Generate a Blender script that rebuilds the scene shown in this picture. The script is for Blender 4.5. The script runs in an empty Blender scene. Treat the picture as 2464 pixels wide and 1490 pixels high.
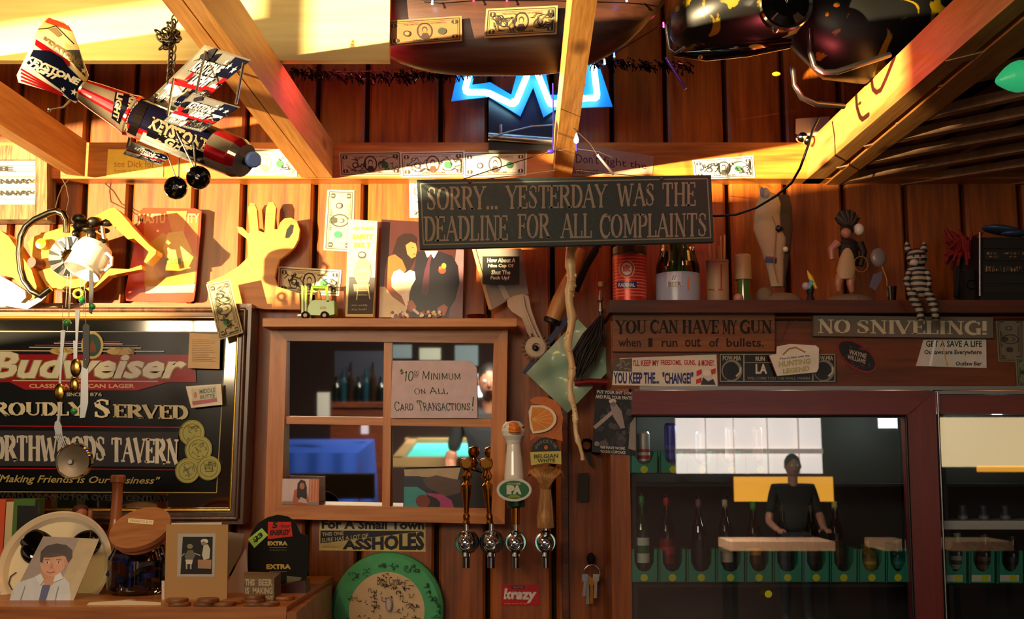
import bpy, math, random
from mathutils import Vector as V, Matrix
random.seed(7)
SC = bpy.context.scene
COL = SC.collection
PI = math.pi
# ------------------------------------------------------------------ camera
F = 2600.0; CAMZ = 1.6; D = 2.6
HOR = 1100                                  # picture row of the horizon
PITCH = math.atan((HOR - 745) / F)
cd = bpy.data.cameras.new('camera'); cam = bpy.data.objects.new('camera', cd); COL.objects.link(cam)
cam.location = (0, -D, CAMZ); cam.rotation_euler = (PI / 2 + PITCH, 0, 0)
cd.sensor_width = 36; cd.lens = 36 * F / 2464; cd.clip_start = 0.05
cd.dof.use_dof = True; cd.dof.focus_distance = 2.05; cd.dof.aperture_fstop = 9
SC.camera = cam
CP = V((0, -D, CAMZ)); FW = V((0, math.cos(PITCH), math.sin(PITCH))); UP = V((0, -math.sin(PITCH), math.cos(PITCH)))
def ray(px, py): return FW + V((1, 0, 0)) * ((px - 1232) / F) + UP * ((745 - py) / F)
def P(px, py, Y=0.0):
    r = ray(px, py); return CP + r * ((Y + D) / r.y)
def Pz(px, py, z):
    r = ray(px, py); return CP + r * ((z - CAMZ) / r.z)
def S(Y=0.0): return (Y + D) / F            # metres per picture pixel at depth Y
# ------------------------------------------------------------------ light
w = bpy.data.worlds.new('world'); SC.world = w; w.use_nodes = True
w.node_tree.nodes['Background'].inputs[0].default_value = (0.9, 0.75, 0.6, 1)
w.node_tree.nodes['Background'].inputs[1].default_value = 0.35
def lamp(kind, name, loc, energy, color, **k):
    d = bpy.data.lights.new(name, kind); d.energy = energy; d.color = color
    for a, b in k.items():
        if a != 'aim': setattr(d, a, b)
    o = bpy.data.objects.new(name, d); COL.objects.link(o); o.location = loc
    if 'aim' in k: o.rotation_euler = (V(k['aim']) - V(loc)).to_track_quat('-Z', 'Y').to_euler()
    return o
SUND = V((0.66, 0.75, 0.10))     # low sun reflected upward off something outside
sun = lamp('SUN', 'evening_sun', (-6, -6, 1), 22, (1.0, 0.75, 0.38), angle=0.012)
sun.rotation_euler = SUND.to_track_quat('-Z', 'Y').to_euler()
lamp('AREA', 'bar_fill_light', (-1.1, -3.3, 2.27), 25, (1.0, 0.77, 0.52), shape='RECTANGLE', size=1.6, size_y=0.5, aim=(0, -0.1, 1.35))  # added fill for the bar wall, no fixture behind it
lamp('AREA', 'rear_fill_light', (0.6, -6.4, 2.9), 260, (1.0, 0.86, 0.7), shape='RECTANGLE', size=2.4, size_y=0.8, aim=(0.6, -6.8, 0), spread=1.9)  # added fill over the rear room, no lamp modelled
lamp('AREA', 'mirror_scene_fill', (0.3, -3.0, 3.1), 110, (1.0, 0.88, 0.74), shape='RECTANGLE', size=2.0, size_y=0.4, aim=(0.5, -6.0, 0.6), spread=1.7)  # added light facing backwards to brighten what the mirror shows
lamp('POINT', 'red_string_glow', P(850, 130, -0.55), 1.0, (1.0, 0.07, 0.12), shadow_soft_size=0.02)
lamp('POINT', 'red_string_glow_right', P(1960, 190, -0.70), 1.1, (1.0, 0.12, 0.12), shadow_soft_size=0.02)
lamp('POINT', 'blue_string_glow', P(1250, 60, -0.35), 0.3, (0.15, 0.2, 1.0), shadow_soft_size=0.02)
for _x in (1620, 1900, 2150, 2400): lamp('POINT', 'cooler_fill_light', P(_x, 1010, -0.16), 0.4, (0.85, 1.0, 0.9), shadow_soft_size=0.01)  # added point lights that brighten the cooler contents
lamp('POINT', 'unseen_board_lamp', P(-60, 60, -0.95), 7, (1.0, 0.72, 0.22), shadow_soft_size=0.03)  # unseen lamp added at left to brighten the pale board
SC.view_settings.view_transform = 'Standard'; SC.view_settings.look = 'None'
SC.view_settings.gamma = 1; SC.view_settings.use_curve_mapping = False
SC.view_settings.exposure = 0.35
SC.cycles.max_bounces = 8; SC.cycles.transparent_max_bounces = 16
try: SC.cycles.use_denoising = True
except Exception: pass
# ------------------------------------------------------------------ helpers
def hx(h):
    if not isinstance(h, str): return h
    h = h.lstrip('#'); r = [int(h[i:i + 2], 16) / 255 for i in (0, 2, 4)]
    return tuple((c / 12.92 if c <= .04045 else ((c + .055) / 1.055) ** 2.4) for c in r)
MC = {}
def mat(name, col='#808080', rough=.5, metal=0., emit=0., vc=False, trans=0., coat=0., bump=0., bs=60, alpha=1., spec=.5):
    if name in MC: return MC[name]
    m = bpy.data.materials.new(name); m.use_nodes = True; nt = m.node_tree; b = nt.nodes['Principled BSDF']
    c = hx(col); b.inputs['Base Color'].default_value = (*c, 1); b.inputs['Roughness'].default_value = rough
    b.inputs['Metallic'].default_value = metal; b.inputs['Transmission Weight'].default_value = trans
    b.inputs['Coat Weight'].default_value = coat; b.inputs['Alpha'].default_value = alpha
    b.inputs['Specular IOR Level'].default_value = spec
    if emit:
        b.inputs['Emission Color'].default_value = (*c, 1); b.inputs['Emission Strength'].default_value = emit
    if vc:
        a = nt.nodes.new('ShaderNodeAttribute'); a.attribute_name = 'Col'
        tc = nt.nodes.new('ShaderNodeTexCoord'); n = nt.nodes.new('ShaderNodeTexNoise'); n.inputs['Scale'].default_value = 45; n.inputs['Detail'].default_value = 5
        nt.links.new(tc.outputs['Object'], n.inputs['Vector'])
        mr = nt.nodes.new('ShaderNodeMapRange'); mr.inputs[3].default_value = .78; mr.inputs[4].default_value = 1.15
        nt.links.new(n.outputs['Fac'], mr.inputs[0])
        mx = nt.nodes.new('ShaderNodeVectorMath'); mx.operation = 'SCALE'
        nt.links.new(a.outputs['Color'], mx.inputs[0]); nt.links.new(mr.outputs[0], mx.inputs['Scale'])
        nt.links.new(mx.outputs[0], b.inputs['Base Color'])
    if bump:
        tc = nt.nodes.new('ShaderNodeTexCoord'); n = nt.nodes.new('ShaderNodeTexNoise'); n.inputs['Scale'].default_value = bs; n.inputs['Detail'].default_value = 5
        nt.links.new(tc.outputs['Object'], n.inputs['Vector'])
        bp = nt.nodes.new('ShaderNodeBump'); bp.inputs['Strength'].default_value = bump; bp.inputs['Distance'].default_value = .004
        nt.links.new(n.outputs['Fac'], bp.inputs['Height']); nt.links.new(bp.outputs['Normal'], b.inputs['Normal'])
    MC[name] = m; return m
def wood(name, c1, c2, rough=.5, axis='Z', sc=9., knots=True, kc='#2a1206', coat=0.15, vary=.3):
    if name in MC: return MC[name]
    m = bpy.data.materials.new(name); m.use_nodes = True; nt = m.node_tree; N = nt.nodes.new; L = nt.links.new
    b = nt.nodes['Principled BSDF']; b.inputs['Roughness'].default_value = rough; b.inputs['Coat Weight'].default_value = coat; b.inputs['Coat Roughness'].default_value = .25
    tc = N('ShaderNodeTexCoord'); oi = N('ShaderNodeObjectInfo'); ad = N('ShaderNodeVectorMath'); ad.operation = 'ADD'
    cx = N('ShaderNodeVectorMath'); cx.operation = 'SCALE'; cx.inputs['Scale'].default_value = 7
    cmb = N('ShaderNodeCombineXYZ'); L(oi.outputs['Random'], cmb.inputs[0]); L(oi.outputs['Random'], cmb.inputs[1]); L(oi.outputs['Random'], cmb.inputs[2])
    L(cmb.outputs[0], cx.inputs[0]); L(tc.outputs['Object'], ad.inputs[0]); L(cx.outputs[0], ad.inputs[1])
    mp = N('ShaderNodeMapping'); s = [sc, sc, sc]; s['XYZ'.index(axis)] = sc * .07
    mp.inputs['Scale'].default_value = s; L(ad.outputs[0], mp.inputs['Vector'])
    n1 = N('ShaderNodeTexNoise'); n1.inputs['Scale'].default_value = 2.2; n1.inputs['Detail'].default_value = 8; n1.inputs['Distortion'].default_value = 1.1; L(mp.outputs[0], n1.inputs['Vector'])
    n2 = N('ShaderNodeTexNoise'); n2.inputs['Scale'].default_value = 14; n2.inputs['Detail'].default_value = 6; L(mp.outputs[0], n2.inputs['Vector'])
    mx = N('ShaderNodeMath'); mx.operation = 'MULTIPLY_ADD'; mx.inputs[1].default_value = .45; L(n2.outputs['Fac'], mx.inputs[0])
    m2 = N('ShaderNodeMath'); m2.operation = 'MULTIPLY'; m2.inputs[1].default_value = .6; L(n1.outputs['Fac'], m2.inputs[0]); L(m2.outputs[0], mx.inputs[2])
    cr = N('ShaderNodeValToRGB'); cr.color_ramp.elements[0].position = .36; cr.color_ramp.elements[1].position = .66
    cr.color_ramp.elements[0].color = (*hx(c1), 1); cr.color_ramp.elements[1].color = (*hx(c2), 1); L(mx.outputs[0], cr.inputs[0])
    hs = N('ShaderNodeHueSaturation'); mr = N('ShaderNodeMapRange'); mr.inputs[3].default_value = 1 - vary; mr.inputs[4].default_value = 1 + vary * .6
    L(oi.outputs['Random'], mr.inputs[0]); L(mr.outputs[0], hs.inputs['Value']); L(cr.outputs[0], hs.inputs['Color'])
    out = hs.outputs[0]
    if knots:
        mk = N('ShaderNodeMapping'); s = [6, 6, 6]; s['XYZ'.index(axis)] = 2.6; mk.inputs['Scale'].default_value = s; L(ad.outputs[0], mk.inputs['Vector'])
        vo = N('ShaderNodeTexVoronoi'); vo.inputs['Scale'].default_value = 1.0; L(mk.outputs[0], vo.inputs['Vector'])
        kr = N('ShaderNodeValToRGB'); kr.color_ramp.elements[0].position = .05; kr.color_ramp.elements[1].position = .13
        kr.color_ramp.elements[0].color = (1, 1, 1, 1); kr.color_ramp.elements[1].color = (0, 0, 0, 1); L(vo.outputs['Distance'], kr.inputs[0])
        mm = N('ShaderNodeMix'); mm.data_type = 'RGBA'; L(kr.outputs[0], mm.inputs[0]); L(out, mm.inputs[6]); mm.inputs[7].default_value = (*hx(kc), 1); out = mm.outputs[2]
    L(out, b.inputs['Base Color'])
    bp = N('ShaderNodeBump'); bp.inputs['Strength'].default_value = .35; bp.inputs['Distance'].default_value = .002
    L(mx.outputs[0], bp.inputs['Height']); L(bp.outputs['Normal'], b.inputs['Normal'])
    MC[name] = m; return m
def glass(name, tint='#ffffff', refl=.12, rough=0.0, dens=0.0):
    """thin sheet of glass: a mirror coat over a clear, tinted body"""
    if name in MC: return MC[name]
    m = bpy.data.materials.new(name); m.use_nodes = True; nt = m.node_tree; N = nt.nodes.new; L = nt.links.new
    nt.nodes.remove(nt.nodes['Principled BSDF']); out = nt.nodes['Material Output']
    t = N('ShaderNodeBsdfTransparent'); t.inputs[0].default_value = (*hx(tint), 1)
    g = N('ShaderNodeBsdfGlossy'); g.inputs['Roughness'].default_value = rough; g.inputs[0].default_value = (1, 1, 1, 1)
    fr = N('ShaderNodeFresnel'); fr.inputs[0].default_value = 1.45
    a = N('ShaderNodeMath'); a.operation = 'ADD'; a.use_clamp = True; a.inputs[1].default_value = refl; L(fr.outputs[0], a.inputs[0])
    mx = N('ShaderNodeMixShader'); L(a.outputs[0], mx.inputs[0]); L(t.outputs[0], mx.inputs[1]); L(g.outputs[0], mx.inputs[2])
    L(mx.outputs[0], out.inputs['Surface']); MC[name] = m; return m
PRINT = mat('print_matt', rough=.75, vc=True)
PRINTG = mat('print_gloss', rough=.28, vc=True)
PRINTM = mat('print_metallic', rough=.25, vc=True, metal=.55)
TINT = mat('painted_surface', rough=.5, vc=True)
GLOSSY = mat('glossy_paint', rough=.15, vc=True, coat=.5)

class MB:
    def __init__(s): s.v = []; s.f = []; s.c = []; s.col = (.5, .5, .5); s.sm = []; s.smooth = False
    def C(s, h): s.col = hx(h); return s
    def add(s, vs, fs, col=None, smooth=None):
        n = len(s.v); s.v += [V(q) for q in vs]; c = hx(col) if col is not None else s.col
        sm = s.smooth if smooth is None else smooth
        for f in fs: s.f.append([i + n for i in f]); s.c.append(c); s.sm.append(sm)
        return s
    def box(s, c, d, R=None, col=None, bev=0):
        c = V(c); vs = []
        for z in (-.5, .5):
            for y in (-.5, .5):
                for x in (-.5, .5):
                    q = V((x * d[0], y * d[1], z * d[2])); vs.append(c + (R @ q if R else q))
        return s.add(vs, [(0, 1, 5, 4), (3, 2, 6, 7), (2, 0, 4, 6), (1, 3, 7, 5), (4, 5, 7, 6), (2, 3, 1, 0)], col, False)
    def hexa(s, a, b, col=None):
        """a: four corners of one face in order, b: the matching four of the opposite face"""
        return s.add(list(a) + list(b), [(3, 2, 1, 0), (4, 5, 6, 7), (0, 1, 5, 4), (1, 2, 6, 5), (2, 3, 7, 6), (3, 0, 4, 7)], col, False)
    def prism(s, pts, off, col=None, side=None):
        pts = [V(q) for q in pts]; n = len(pts); off = V(off)
        s.add(pts, [list(range(n))], col, False)
        s.add(pts + [q + off for q in pts], [list(range(n, 2 * n))[::-1]] + [(i, (i + 1) % n, n + (i + 1) % n, n + i) for i in range(n)], side if side is not None else col, False)
        return s
    def tube(s, pts, r, n=8, col=None, caps=True, smooth=True):
        pts = [V(q) for q in pts]; m = len(pts); rr = r if isinstance(r, (list, tuple)) else [r] * m
        vs = []; pu = None
        for i, q in enumerate(pts):
            t = (pts[min(i + 1, m - 1)] - pts[max(i - 1, 0)]).normalized()
            u = t.orthogonal().normalized() if pu is None else (pu - t * pu.dot(t)).normalized()
            pu = u; w_ = t.cross(u)
            for k in range(n):
                a = 2 * PI * k / n; vs.append(q + (u * math.cos(a) + w_ * math.sin(a)) * rr[i])
        fs = [(i * n + k, i * n + (k + 1) % n, (i + 1) * n + (k + 1) % n, (i + 1) * n + k) for i in range(m - 1) for k in range(n)]
        s.add(vs, fs, col, smooth)
        if caps: s.add(vs[:n], [list(range(n))[::-1]], col, False); s.add(vs[-n:], [list(range(n))], col, False)
        return s
    def lathe(s, prof, c, ax=(0, 0, 1), n=24, col=None, smooth=True, cols=None):
        """prof: (radius, height along axis)"""
        c = V(c); ax = V(ax).normalized(); u = ax.orthogonal().normalized(); w_ = ax.cross(u); m = len(prof)
        vs = [c + ax * h + (u * math.cos(2 * PI * k / n) + w_ * math.sin(2 * PI * k / n)) * max(r, 1e-5) for r, h in prof for k in range(n)]
        for i in range(m - 1):
            s.add(vs[i * n:(i + 2) * n], [(k, (k + 1) % n, n + (k + 1) % n, n + k) for k in range(n)], cols[i] if cols else col, smooth)
        return s
    def ell(s, c, r, R=None, n=16, m=10, col=None):
        c = V(c); r = (r, r, r) if not isinstance(r, (tuple, list)) else r; vs = []
        for i in range(m + 1):
            t = PI * i / m
            for k in range(n):
                a = 2 * PI * k / n; q = V((r[0] * math.sin(t) * math.cos(a), r[1] * math.sin(t) * math.sin(a), r[2] * math.cos(t)))
                vs.append(c + (R @ q if R else q))
        return s.add(vs, [(i * n + k, (i + 1) * n + k, (i + 1) * n + (k + 1) % n, i * n + (k + 1) % n) for i in range(m) for k in range(n)], col, True)
    def build(s, name, m, parent=None, weld=False, **tags):
        me = bpy.data.meshes.new(name)
        if parent is not None: L0 = V(parent['_o'])
        else:
            xs = [q.x for q in s.v]; ys = [q.y for q in s.v]; zs = [q.z for q in s.v]
            L0 = V(((min(xs) + max(xs)) / 2, (min(ys) + max(ys)) / 2, min(zs)))
        me.from_pydata([q - L0 for q in s.v], [], s.f)
        a = me.color_attributes.new('Col', 'FLOAT_COLOR', 'CORNER'); buf = []
        for c, f in zip(s.c, s.f): buf += [c[0], c[1], c[2], 1.0] * len(f)
        a.data.foreach_set('color', buf); me.polygons.foreach_set('use_smooth', s.sm)
        me.materials.append(m); me.update()
        o = bpy.data.objects.new(name, me); COL.objects.link(o); o['_o'] = tuple(L0)
        if parent is not None: o.parent = parent
        else: o.location = L0
        for k, v_ in tags.items(): o[k] = v_
        return o
def thing(name, loc, label, cat, group=None):
    o = bpy.data.objects.new(name, None); COL.objects.link(o); o.location = loc; o['_o'] = tuple(loc); o.empty_display_size = .02
    o['label'] = label; o['category'] = cat
    if group: o['group'] = group
    return o
def tag(o, label, cat, group=None):
    o['label'] = label; o['category'] = cat
    if group: o['group'] = group
    return o
def kids(o): return [c for c in COL.objects if c.parent is o]
def dup(o, dloc, label=None, scale=None, parent=None):
    c = o.copy(); COL.objects.link(c); c.parent = parent
    if parent is None:
        c.location = o.location + V(dloc)
        if scale: c.scale = scale
    for k in kids(o): dup(k, (0, 0, 0), parent=c)
    if label: c['label'] = label
    return c
# ------------------------------------------------------------------ lettering
TXC = {}
def sans(t, bold=0., shear=0., sp=1.):
    k = (t, bold, shear, sp)
    if k in TXC: return TXC[k]
    cu = bpy.data.curves.new('t', 'FONT'); cu.body = t; cu.resolution_u = 2; cu.offset = bold; cu.shear = shear; cu.space_character = sp; cu.fill_mode = 'FRONT'
    o = bpy.data.objects.new('t', cu); COL.objects.link(o); dg = bpy.context.evaluated_depsgraph_get(); dg.update()
    me = o.evaluated_get(dg).to_mesh(); vs = [(q.co.x, q.co.y) for q in me.vertices]; fs = [tuple(p.vertices) for p in me.polygons]
    o.evaluated_get(dg).to_mesh_clear(); bpy.data.objects.remove(o); bpy.data.curves.remove(cu)
    TXC[k] = norm(vs, fs); return TXC[k]
def norm(vs, fs):
    x0 = min(a for a, _ in vs); x1 = max(a for a, _ in vs); y0 = min(b for _, b in vs); y1 = max(b for _, b in vs)
    return [((a - x0) / (x1 - x0), (y1 - b) / (y1 - y0)) for a, b in vs], fs
def arc(cx, cy, rx, ry, a0, a1, n=9): return [(cx + rx * math.cos(math.radians(a0 + (a1 - a0) * i / n)), cy + ry * math.sin(math.radians(a0 + (a1 - a0) * i / n))) for i in range(n + 1)]
# glyph: width, thick strokes, thin strokes, serif spots (x, y)
GL = {'A': (.78, [[(.39, 1), (.7, 0)]], [[(.39, 1), (.08, 0)], [(.18, .36), (.6, .36)]], [(.08, 0), (.7, 0)]),
 'B': (.66, [[(.15, 0), (.15, 1)]], [[(.15, 1), (.36, 1)] + arc(.36, .76, .2, .24, 90, -90) + [(.15, .52)], [(.15, .52), (.36, .52)] + arc(.36, .26, .24, .26, 90, -90) + [(.15, 0)]], [(.1, 0), (.1, 1)]),
 'C': (.72, [arc(.42, .5, .32, .5, 80, 280, 14)], [arc(.42, .5, .3, .5, 80, 35, 4), arc(.42, .5, .3, .5, 280, 325, 4), [(.67, .98), (.67, .74)]], []),
 'D': (.72, [[(.15, 0), (.15, 1)], arc(.33, .5, .31, .48, 70, -70)], [[(.15, 1), (.33, 1), (.45, .96)], [(.15, 0), (.33, 0), (.45, .04)]], [(.1, 0), (.1, 1)]),
 'E': (.62, [[(.15, 0), (.15, 1)]], [[(.15, 1), (.54, 1), (.54, .8)], [(.15, .52), (.42, .52)], [(.42, .62), (.42, .42)], [(.15, 0), (.56, 0), (.56, .22)]], [(.1, 0), (.1, 1)]),
 'F': (.58, [[(.15, 0), (.15, 1)]], [[(.15, 1), (.52, 1), (.52, .8)], [(.15, .52), (.42, .52)], [(.42, .62), (.42, .42)]], [(.15, 0), (.1, 1)]),
 'G': (.76, [arc(.42, .5, .32, .5, 80, 280, 14), [(.64, 0), (.64, .42)]], [arc(.42, .5, .3, .5, 80, 35, 4), arc(.42, .5, .3, .5, 280, 318, 4), [(.66, .98), (.66, .76)]], [(.64, .42)]),
 'H': (.8, [[(.17, 0), (.17, 1)], [(.63, 0), (.63, 1)]], [[(.17, .52), (.63, .52)]], [(.17, 0), (.17, 1), (.63, 0), (.63, 1)]),
 'I': (.34, [[(.17, 0), (.17, 1)]], [], [(.17, 0), (.17, 1)]),
 'K': (.76, [[(.17, 0), (.17, 1)], [(.3, .55), (.66, 0)]], [[(.17, .4), (.6, 1)]], [(.17, 0), (.17, 1), (.66, 0), (.6, 1)]),
 'L': (.6, [[(.15, 0), (.15, 1)]], [[(.15, 0), (.54, 0), (.54, .26)]], [(.1, 0), (.15, 1)]),
 'M': (.96, [[(.8, 0), (.8, 1)], [(.17, 1), (.48, .15)]], [[(.15, 0), (.15, 1)], [(.48, .15), (.8, 1)]], [(.15, 0), (.15, 1), (.8, 0), (.8, 1)]),
 'N': (.82, [[(.16, 1), (.66, 0)]], [[(.16, 0), (.16, 1)], [(.66, 0), (.66, 1)]], [(.16, 0), (.14, 1), (.66, 1)]),
 'O': (.8, [arc(.4, .5, .3, .5, 130, 230, 8), arc(.4, .5, .3, .5, -50, 50, 8)], [arc(.4, .5, .3, .5, 130, 50, 6), arc(.4, .5, .3, .5, 230, 310, 6)], []),
 'P': (.64, [[(.15, 0), (.15, 1)], arc(.34, .74, .22, .25, 60, -60, 6)], [[(.15, 1), (.34, 1), (.45, .96)], [(.45, .53), (.34, .48), (.15, .48)]], [(.15, 0), (.1, 1)]),
 'R': (.74, [[(.15, 0), (.15, 1)], arc(.34, .76, .22, .23, 60, -60, 6), [(.34, .5), (.66, 0)]], [[(.15, 1), (.34, 1), (.45, .96)], [(.45, .56), (.34, .52), (.15, .52)]], [(.15, 0), (.1, 1), (.66, 0)]),
 'S': (.62, [[(.14, .8), (.17, .66), (.45, .4), (.5, .24)]], [[(.5, .74), (.5, .96)], [(.5, .86), (.42, .97), (.3, 1), (.18, .94), (.14, .8)], [(.5, .24), (.46, .06), (.32, 0), (.18, .03), (.1, .14)], [(.1, .04), (.1, .28)]], []),
 'T': (.7, [[(.35, 0), (.35, 1)]], [[(.06, .76), (.06, 1), (.64, 1), (.64, .76)]], [(.35, 0)]),
 'U': (.8, [[(.17, 1), (.17, .3)]], [[(.17, .3)] + arc(.4, .28, .23, .28, 180, 360) + [(.63, 1)]], [(.17, 1), (.63, 1)]),
 'V': (.76, [[(.08, 1), (.38, 0)]], [[(.38, 0), (.68, 1)]], [(.08, 1), (.68, 1)]),
 'W': (1.06, [[(.08, 1), (.31, 0)], [(.52, .9), (.74, 0)]], [[(.31, 0), (.52, .9)], [(.74, 0), (.96, 1)]], [(.08, 1), (.96, 1)]),
 'Y': (.74, [[(.08, 1), (.37, .48)], [(.37, 0), (.37, .48)]], [[(.37, .48), (.66, 1)]], [(.08, 1), (.66, 1), (.37, 0)]),
 '1': (.4, [[(.2, 0), (.2, 1)]], [[(.05, .85), (.2, 1)]], [(.2, 0)]), '0': (.62, [arc(.31, .5, .24, .5, 0, 360, 18)], [], []),
 '$': (.5, [[(.14, .74), (.17, .62), (.38, .42), (.42, .28)]], [[(.42, .74), (.3, .84), (.18, .82), (.14, .74)], [(.42, .28), (.34, .16), (.18, .16), (.1, .24)], [(.28, 1), (.28, 0)]], []),
 '.': (.26, [[(.13, 0), (.13, .07)]], [], []), '!': (.3, [[(.15, .3), (.15, 1)], [(.15, 0), (.15, .07)]], [], []), ' ': (.42, [], [], []),
 "'": (.2, [[(.1, .8), (.1, 1)]], [], []), '"': (.3, [[(.08, .8), (.08, 1)], [(.2, .8), (.2, 1)]], [], []), ',': (.25, [[(.13, .05), (.08, -.12)]], [], [])}
def serif(t, tk=.15, tn=.07, sf=.2, caps=1.0, jit=0., sc=.75):
    """stroke lettering with serifs; a word's first letter may stand taller (caps)"""
    vs = []; fs = []; x = 0.; R = random.Random(hash(t) % 999 if 0 else sum(map(ord, t)))
    def seg(a, b, w_):
        dx, dy = b[0] - a[0], b[1] - a[1]; l = math.hypot(dx, dy) or 1e-6; ux, uy = dx / l, dy / l; e = w_ * .28
        n = len(vs); a = (a[0] - ux * e, a[1] - uy * e); b = (b[0] + ux * e, b[1] + uy * e); px, py = -uy * w_ / 2, ux * w_ / 2
        vs.extend([(a[0] - px, a[1] - py), (b[0] - px, b[1] - py), (b[0] + px, b[1] + py), (a[0] + px, a[1] + py)]); fs.append((n, n + 1, n + 2, n + 3))
    for i, ch in enumerate(t):
        up = ch.upper(); k = 1.0
        if caps > 1 and (ch.isupper()): k = caps
        wd, th, tt, sr = GL.get(up, GL[' ']); j = lambda: R.uniform(-jit, jit); o = (j(), j())
        T = lambda q: (x + (q[0] + o[0]) * k, (q[1] + o[1]) * k)
        for st, w_ in [(q, tk) for q in th] + [(q, tn) for q in tt]:
            for a, b in zip(st, st[1:]): seg(T(a), T(b), w_)
        if sf:
            for q in sr: a = T(q); seg((a[0] - sf / 2, a[1]), (a[0] + sf / 2, a[1]), tn)
        x += wd * k
    return norm(vs, fs)
class Draw:
    """flat print on a plane; every point is given in picture pixels and dropped on that plane"""
    def __init__(s, Y=0.0, n=(0, -1, 0), at=None, mp=None):
        s.n = V(n).normalized(); s.o = V(at) if at is not None else V((0, Y, 1.6)); s.k = 0; s.mb = MB(); s.mp = mp; s.step = .00012
    def pt(s, x, y, k=None):
        if s.mp: x, y = s.mp(x, y)
        r = ray(x, y); o = s.o + s.n * (s.step * (s.k if k is None else k)); t = (o - CP).dot(s.n) / r.dot(s.n); return CP + r * t
    def slab(s, pts, th, col, side=None):
        s.mb.prism([s.pt(*q) for q in pts], -s.n * th, col, side); return s
    def poly(s, pts, col):
        s.k += 1; s.mb.add([s.pt(*q) for q in pts], [list(range(len(pts)))], col); return s
    def rect(s, x0, y0, x1, y1, col): return s.poly([(x0, y0), (x1, y0), (x1, y1), (x0, y1)], col)
    def ell(s, cx, cy, rx, ry, col, n=20, a0=0, a1=360, rot=0):
        c, q = math.cos(math.radians(rot)), math.sin(math.radians(rot)); pts = []
        for i in range(n + (0 if a1 - a0 == 360 else 1)):
            t = math.radians(a0 + (a1 - a0) * i / n); x, y = rx * math.cos(t), ry * math.sin(t); pts.append((cx + x * c - y * q, cy + x * q + y * c))
        return s.poly(pts, col)
    def line(s, pts, w_, col, same=False):
        if not same: s.k += 1
        for a, b in zip(pts, pts[1:]):
            s.j = (getattr(s, 'j', 0) + 1) % 7; kk = s.k + s.j * .12
            dx, dy = b[0] - a[0], b[1] - a[1]; l = math.hypot(dx, dy) or 1e-6; px, py = -dy / l * w_ / 2, dx / l * w_ / 2
            s.mb.add([s.pt(a[0] - px, a[1] - py, kk), s.pt(b[0] - px, b[1] - py, kk), s.pt(b[0] + px, b[1] + py, kk), s.pt(a[0] + px, a[1] + py, kk)], [(0, 1, 2, 3)], col)
        return s
    def frame(s, x0, y0, x1, y1, w_, col): return s.line([(x0, y0), (x1, y0), (x1, y1), (x0, y1), (x0, y0)], w_, col)
    def star(s, cx, cy, r, col, rot=0): return s.poly([(cx + (r if i % 2 == 0 else r * .42) * math.sin(PI * i / 5 + rot), cy - (r if i % 2 == 0 else r * .42) * math.cos(PI * i / 5 + rot)) for i in range(10)], col)
    def text(s, tm, q, col):
        """tm: (verts, faces) in the unit box; q: (x0,y0,x1,y1) or four corners TL TR BR BL"""
        if len(q) == 4 and not isinstance(q[0], (tuple, list)): x0, y0, x1, y1 = q; q = [(x0, y0), (x1, y0), (x1, y1), (x0, y1)]
        vs, fs = tm; s.k += 1; out = []; k0 = s.k
        for vi, (u, v_) in enumerate(vs):
            x = (1 - v_) * ((1 - u) * q[0][0] + u * q[1][0]) + v_ * ((1 - u) * q[3][0] + u * q[2][0])
            y = (1 - v_) * ((1 - u) * q[0][1] + u * q[1][1]) + v_ * ((1 - u) * q[3][1] + u * q[2][1]); out.append(s.pt(x, y, k0 + ((vi // 4) % 7) * .12 if len(vs) == 4 * len(fs) else k0))
        s.mb.add(out, fs, col); return s
    def scribble(s, x0, y0, x1, y1, n, col, w_=1.2, rnd=None, amp=6):
        r = rnd or random; s.k += 1
        for i in range(n):
            x, y = r.uniform(x0, x1), r.uniform(y0, y1); pts = [(x, y)]
            for k in range(r.randint(3, 7)): x = min(max(x + r.uniform(-amp * .3, amp), x0), x1); y = min(max(y + r.uniform(-amp, amp), y0), y1); pts.append((x, y))
            s.line(pts, w_, col, True)
        return s
    def build(s, name, m=None, parent=None): return s.mb.build(name, m or PRINT, parent)
def quadmap(q, W, H):
    def f(x, y):
        u, v_ = x / W, y / H
        return ((1 - v_) * ((1 - u) * q[0][0] + u * q[1][0]) + v_ * ((1 - u) * q[3][0] + u * q[2][0]), (1 - v_) * ((1 - u) * q[0][1] + u * q[1][1]) + v_ * ((1 - u) * q[3][1] + u * q[2][1]))
    return f
def rnd_poly(cx, cy, r, n, R, j=.3): return [(cx + r * (1 + R.uniform(-j, j)) * math.cos(2 * PI * i / n), cy + r * (1 + R.uniform(-j, j)) * math.sin(2 * PI * i / n)) for i in range(n)]
# ================================================================== STRUCTURE
PINE = wood('stained_pine', '#6a2c05', '#ae5c12', .42, 'Z', 9)
PINEX = wood('stained_pine_lengthwise', '#8a4812', '#c07a2c', .45, 'X', 9)
RAFT = wood('rafter_pine', '#b0702e', '#d89a52', .55, 'Y', 10, coat=.05, kc='#5a2c10')
DARKW = wood('dark_stained_wood', '#3a1606', '#6a2f10', .4, 'X', 10, knots=False)
SHELFW = wood('shelf_wood', '#a35f22', '#cf8e48', .45, 'X', 10, knots=False)
MAHOG = wood('mahogany_door_paint', '#5c0f12', '#74191a', .33, 'X', 14, knots=False, coat=.5, vary=.05)
BLACK = mat('black_plastic', '#0a0a0b', .35); BLACKM = mat('matt_black', '#070708', .8)
CHROME = mat('chrome', '#d8dadd', .12, 1); STEEL = mat('brushed_steel', '#9a9c9e', .35, 1); BRASS = mat('polished_brass', '#d0963a', .18, 1)
WIRE = mat('dull_wire', '#6a5a44', .5, .6)
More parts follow.
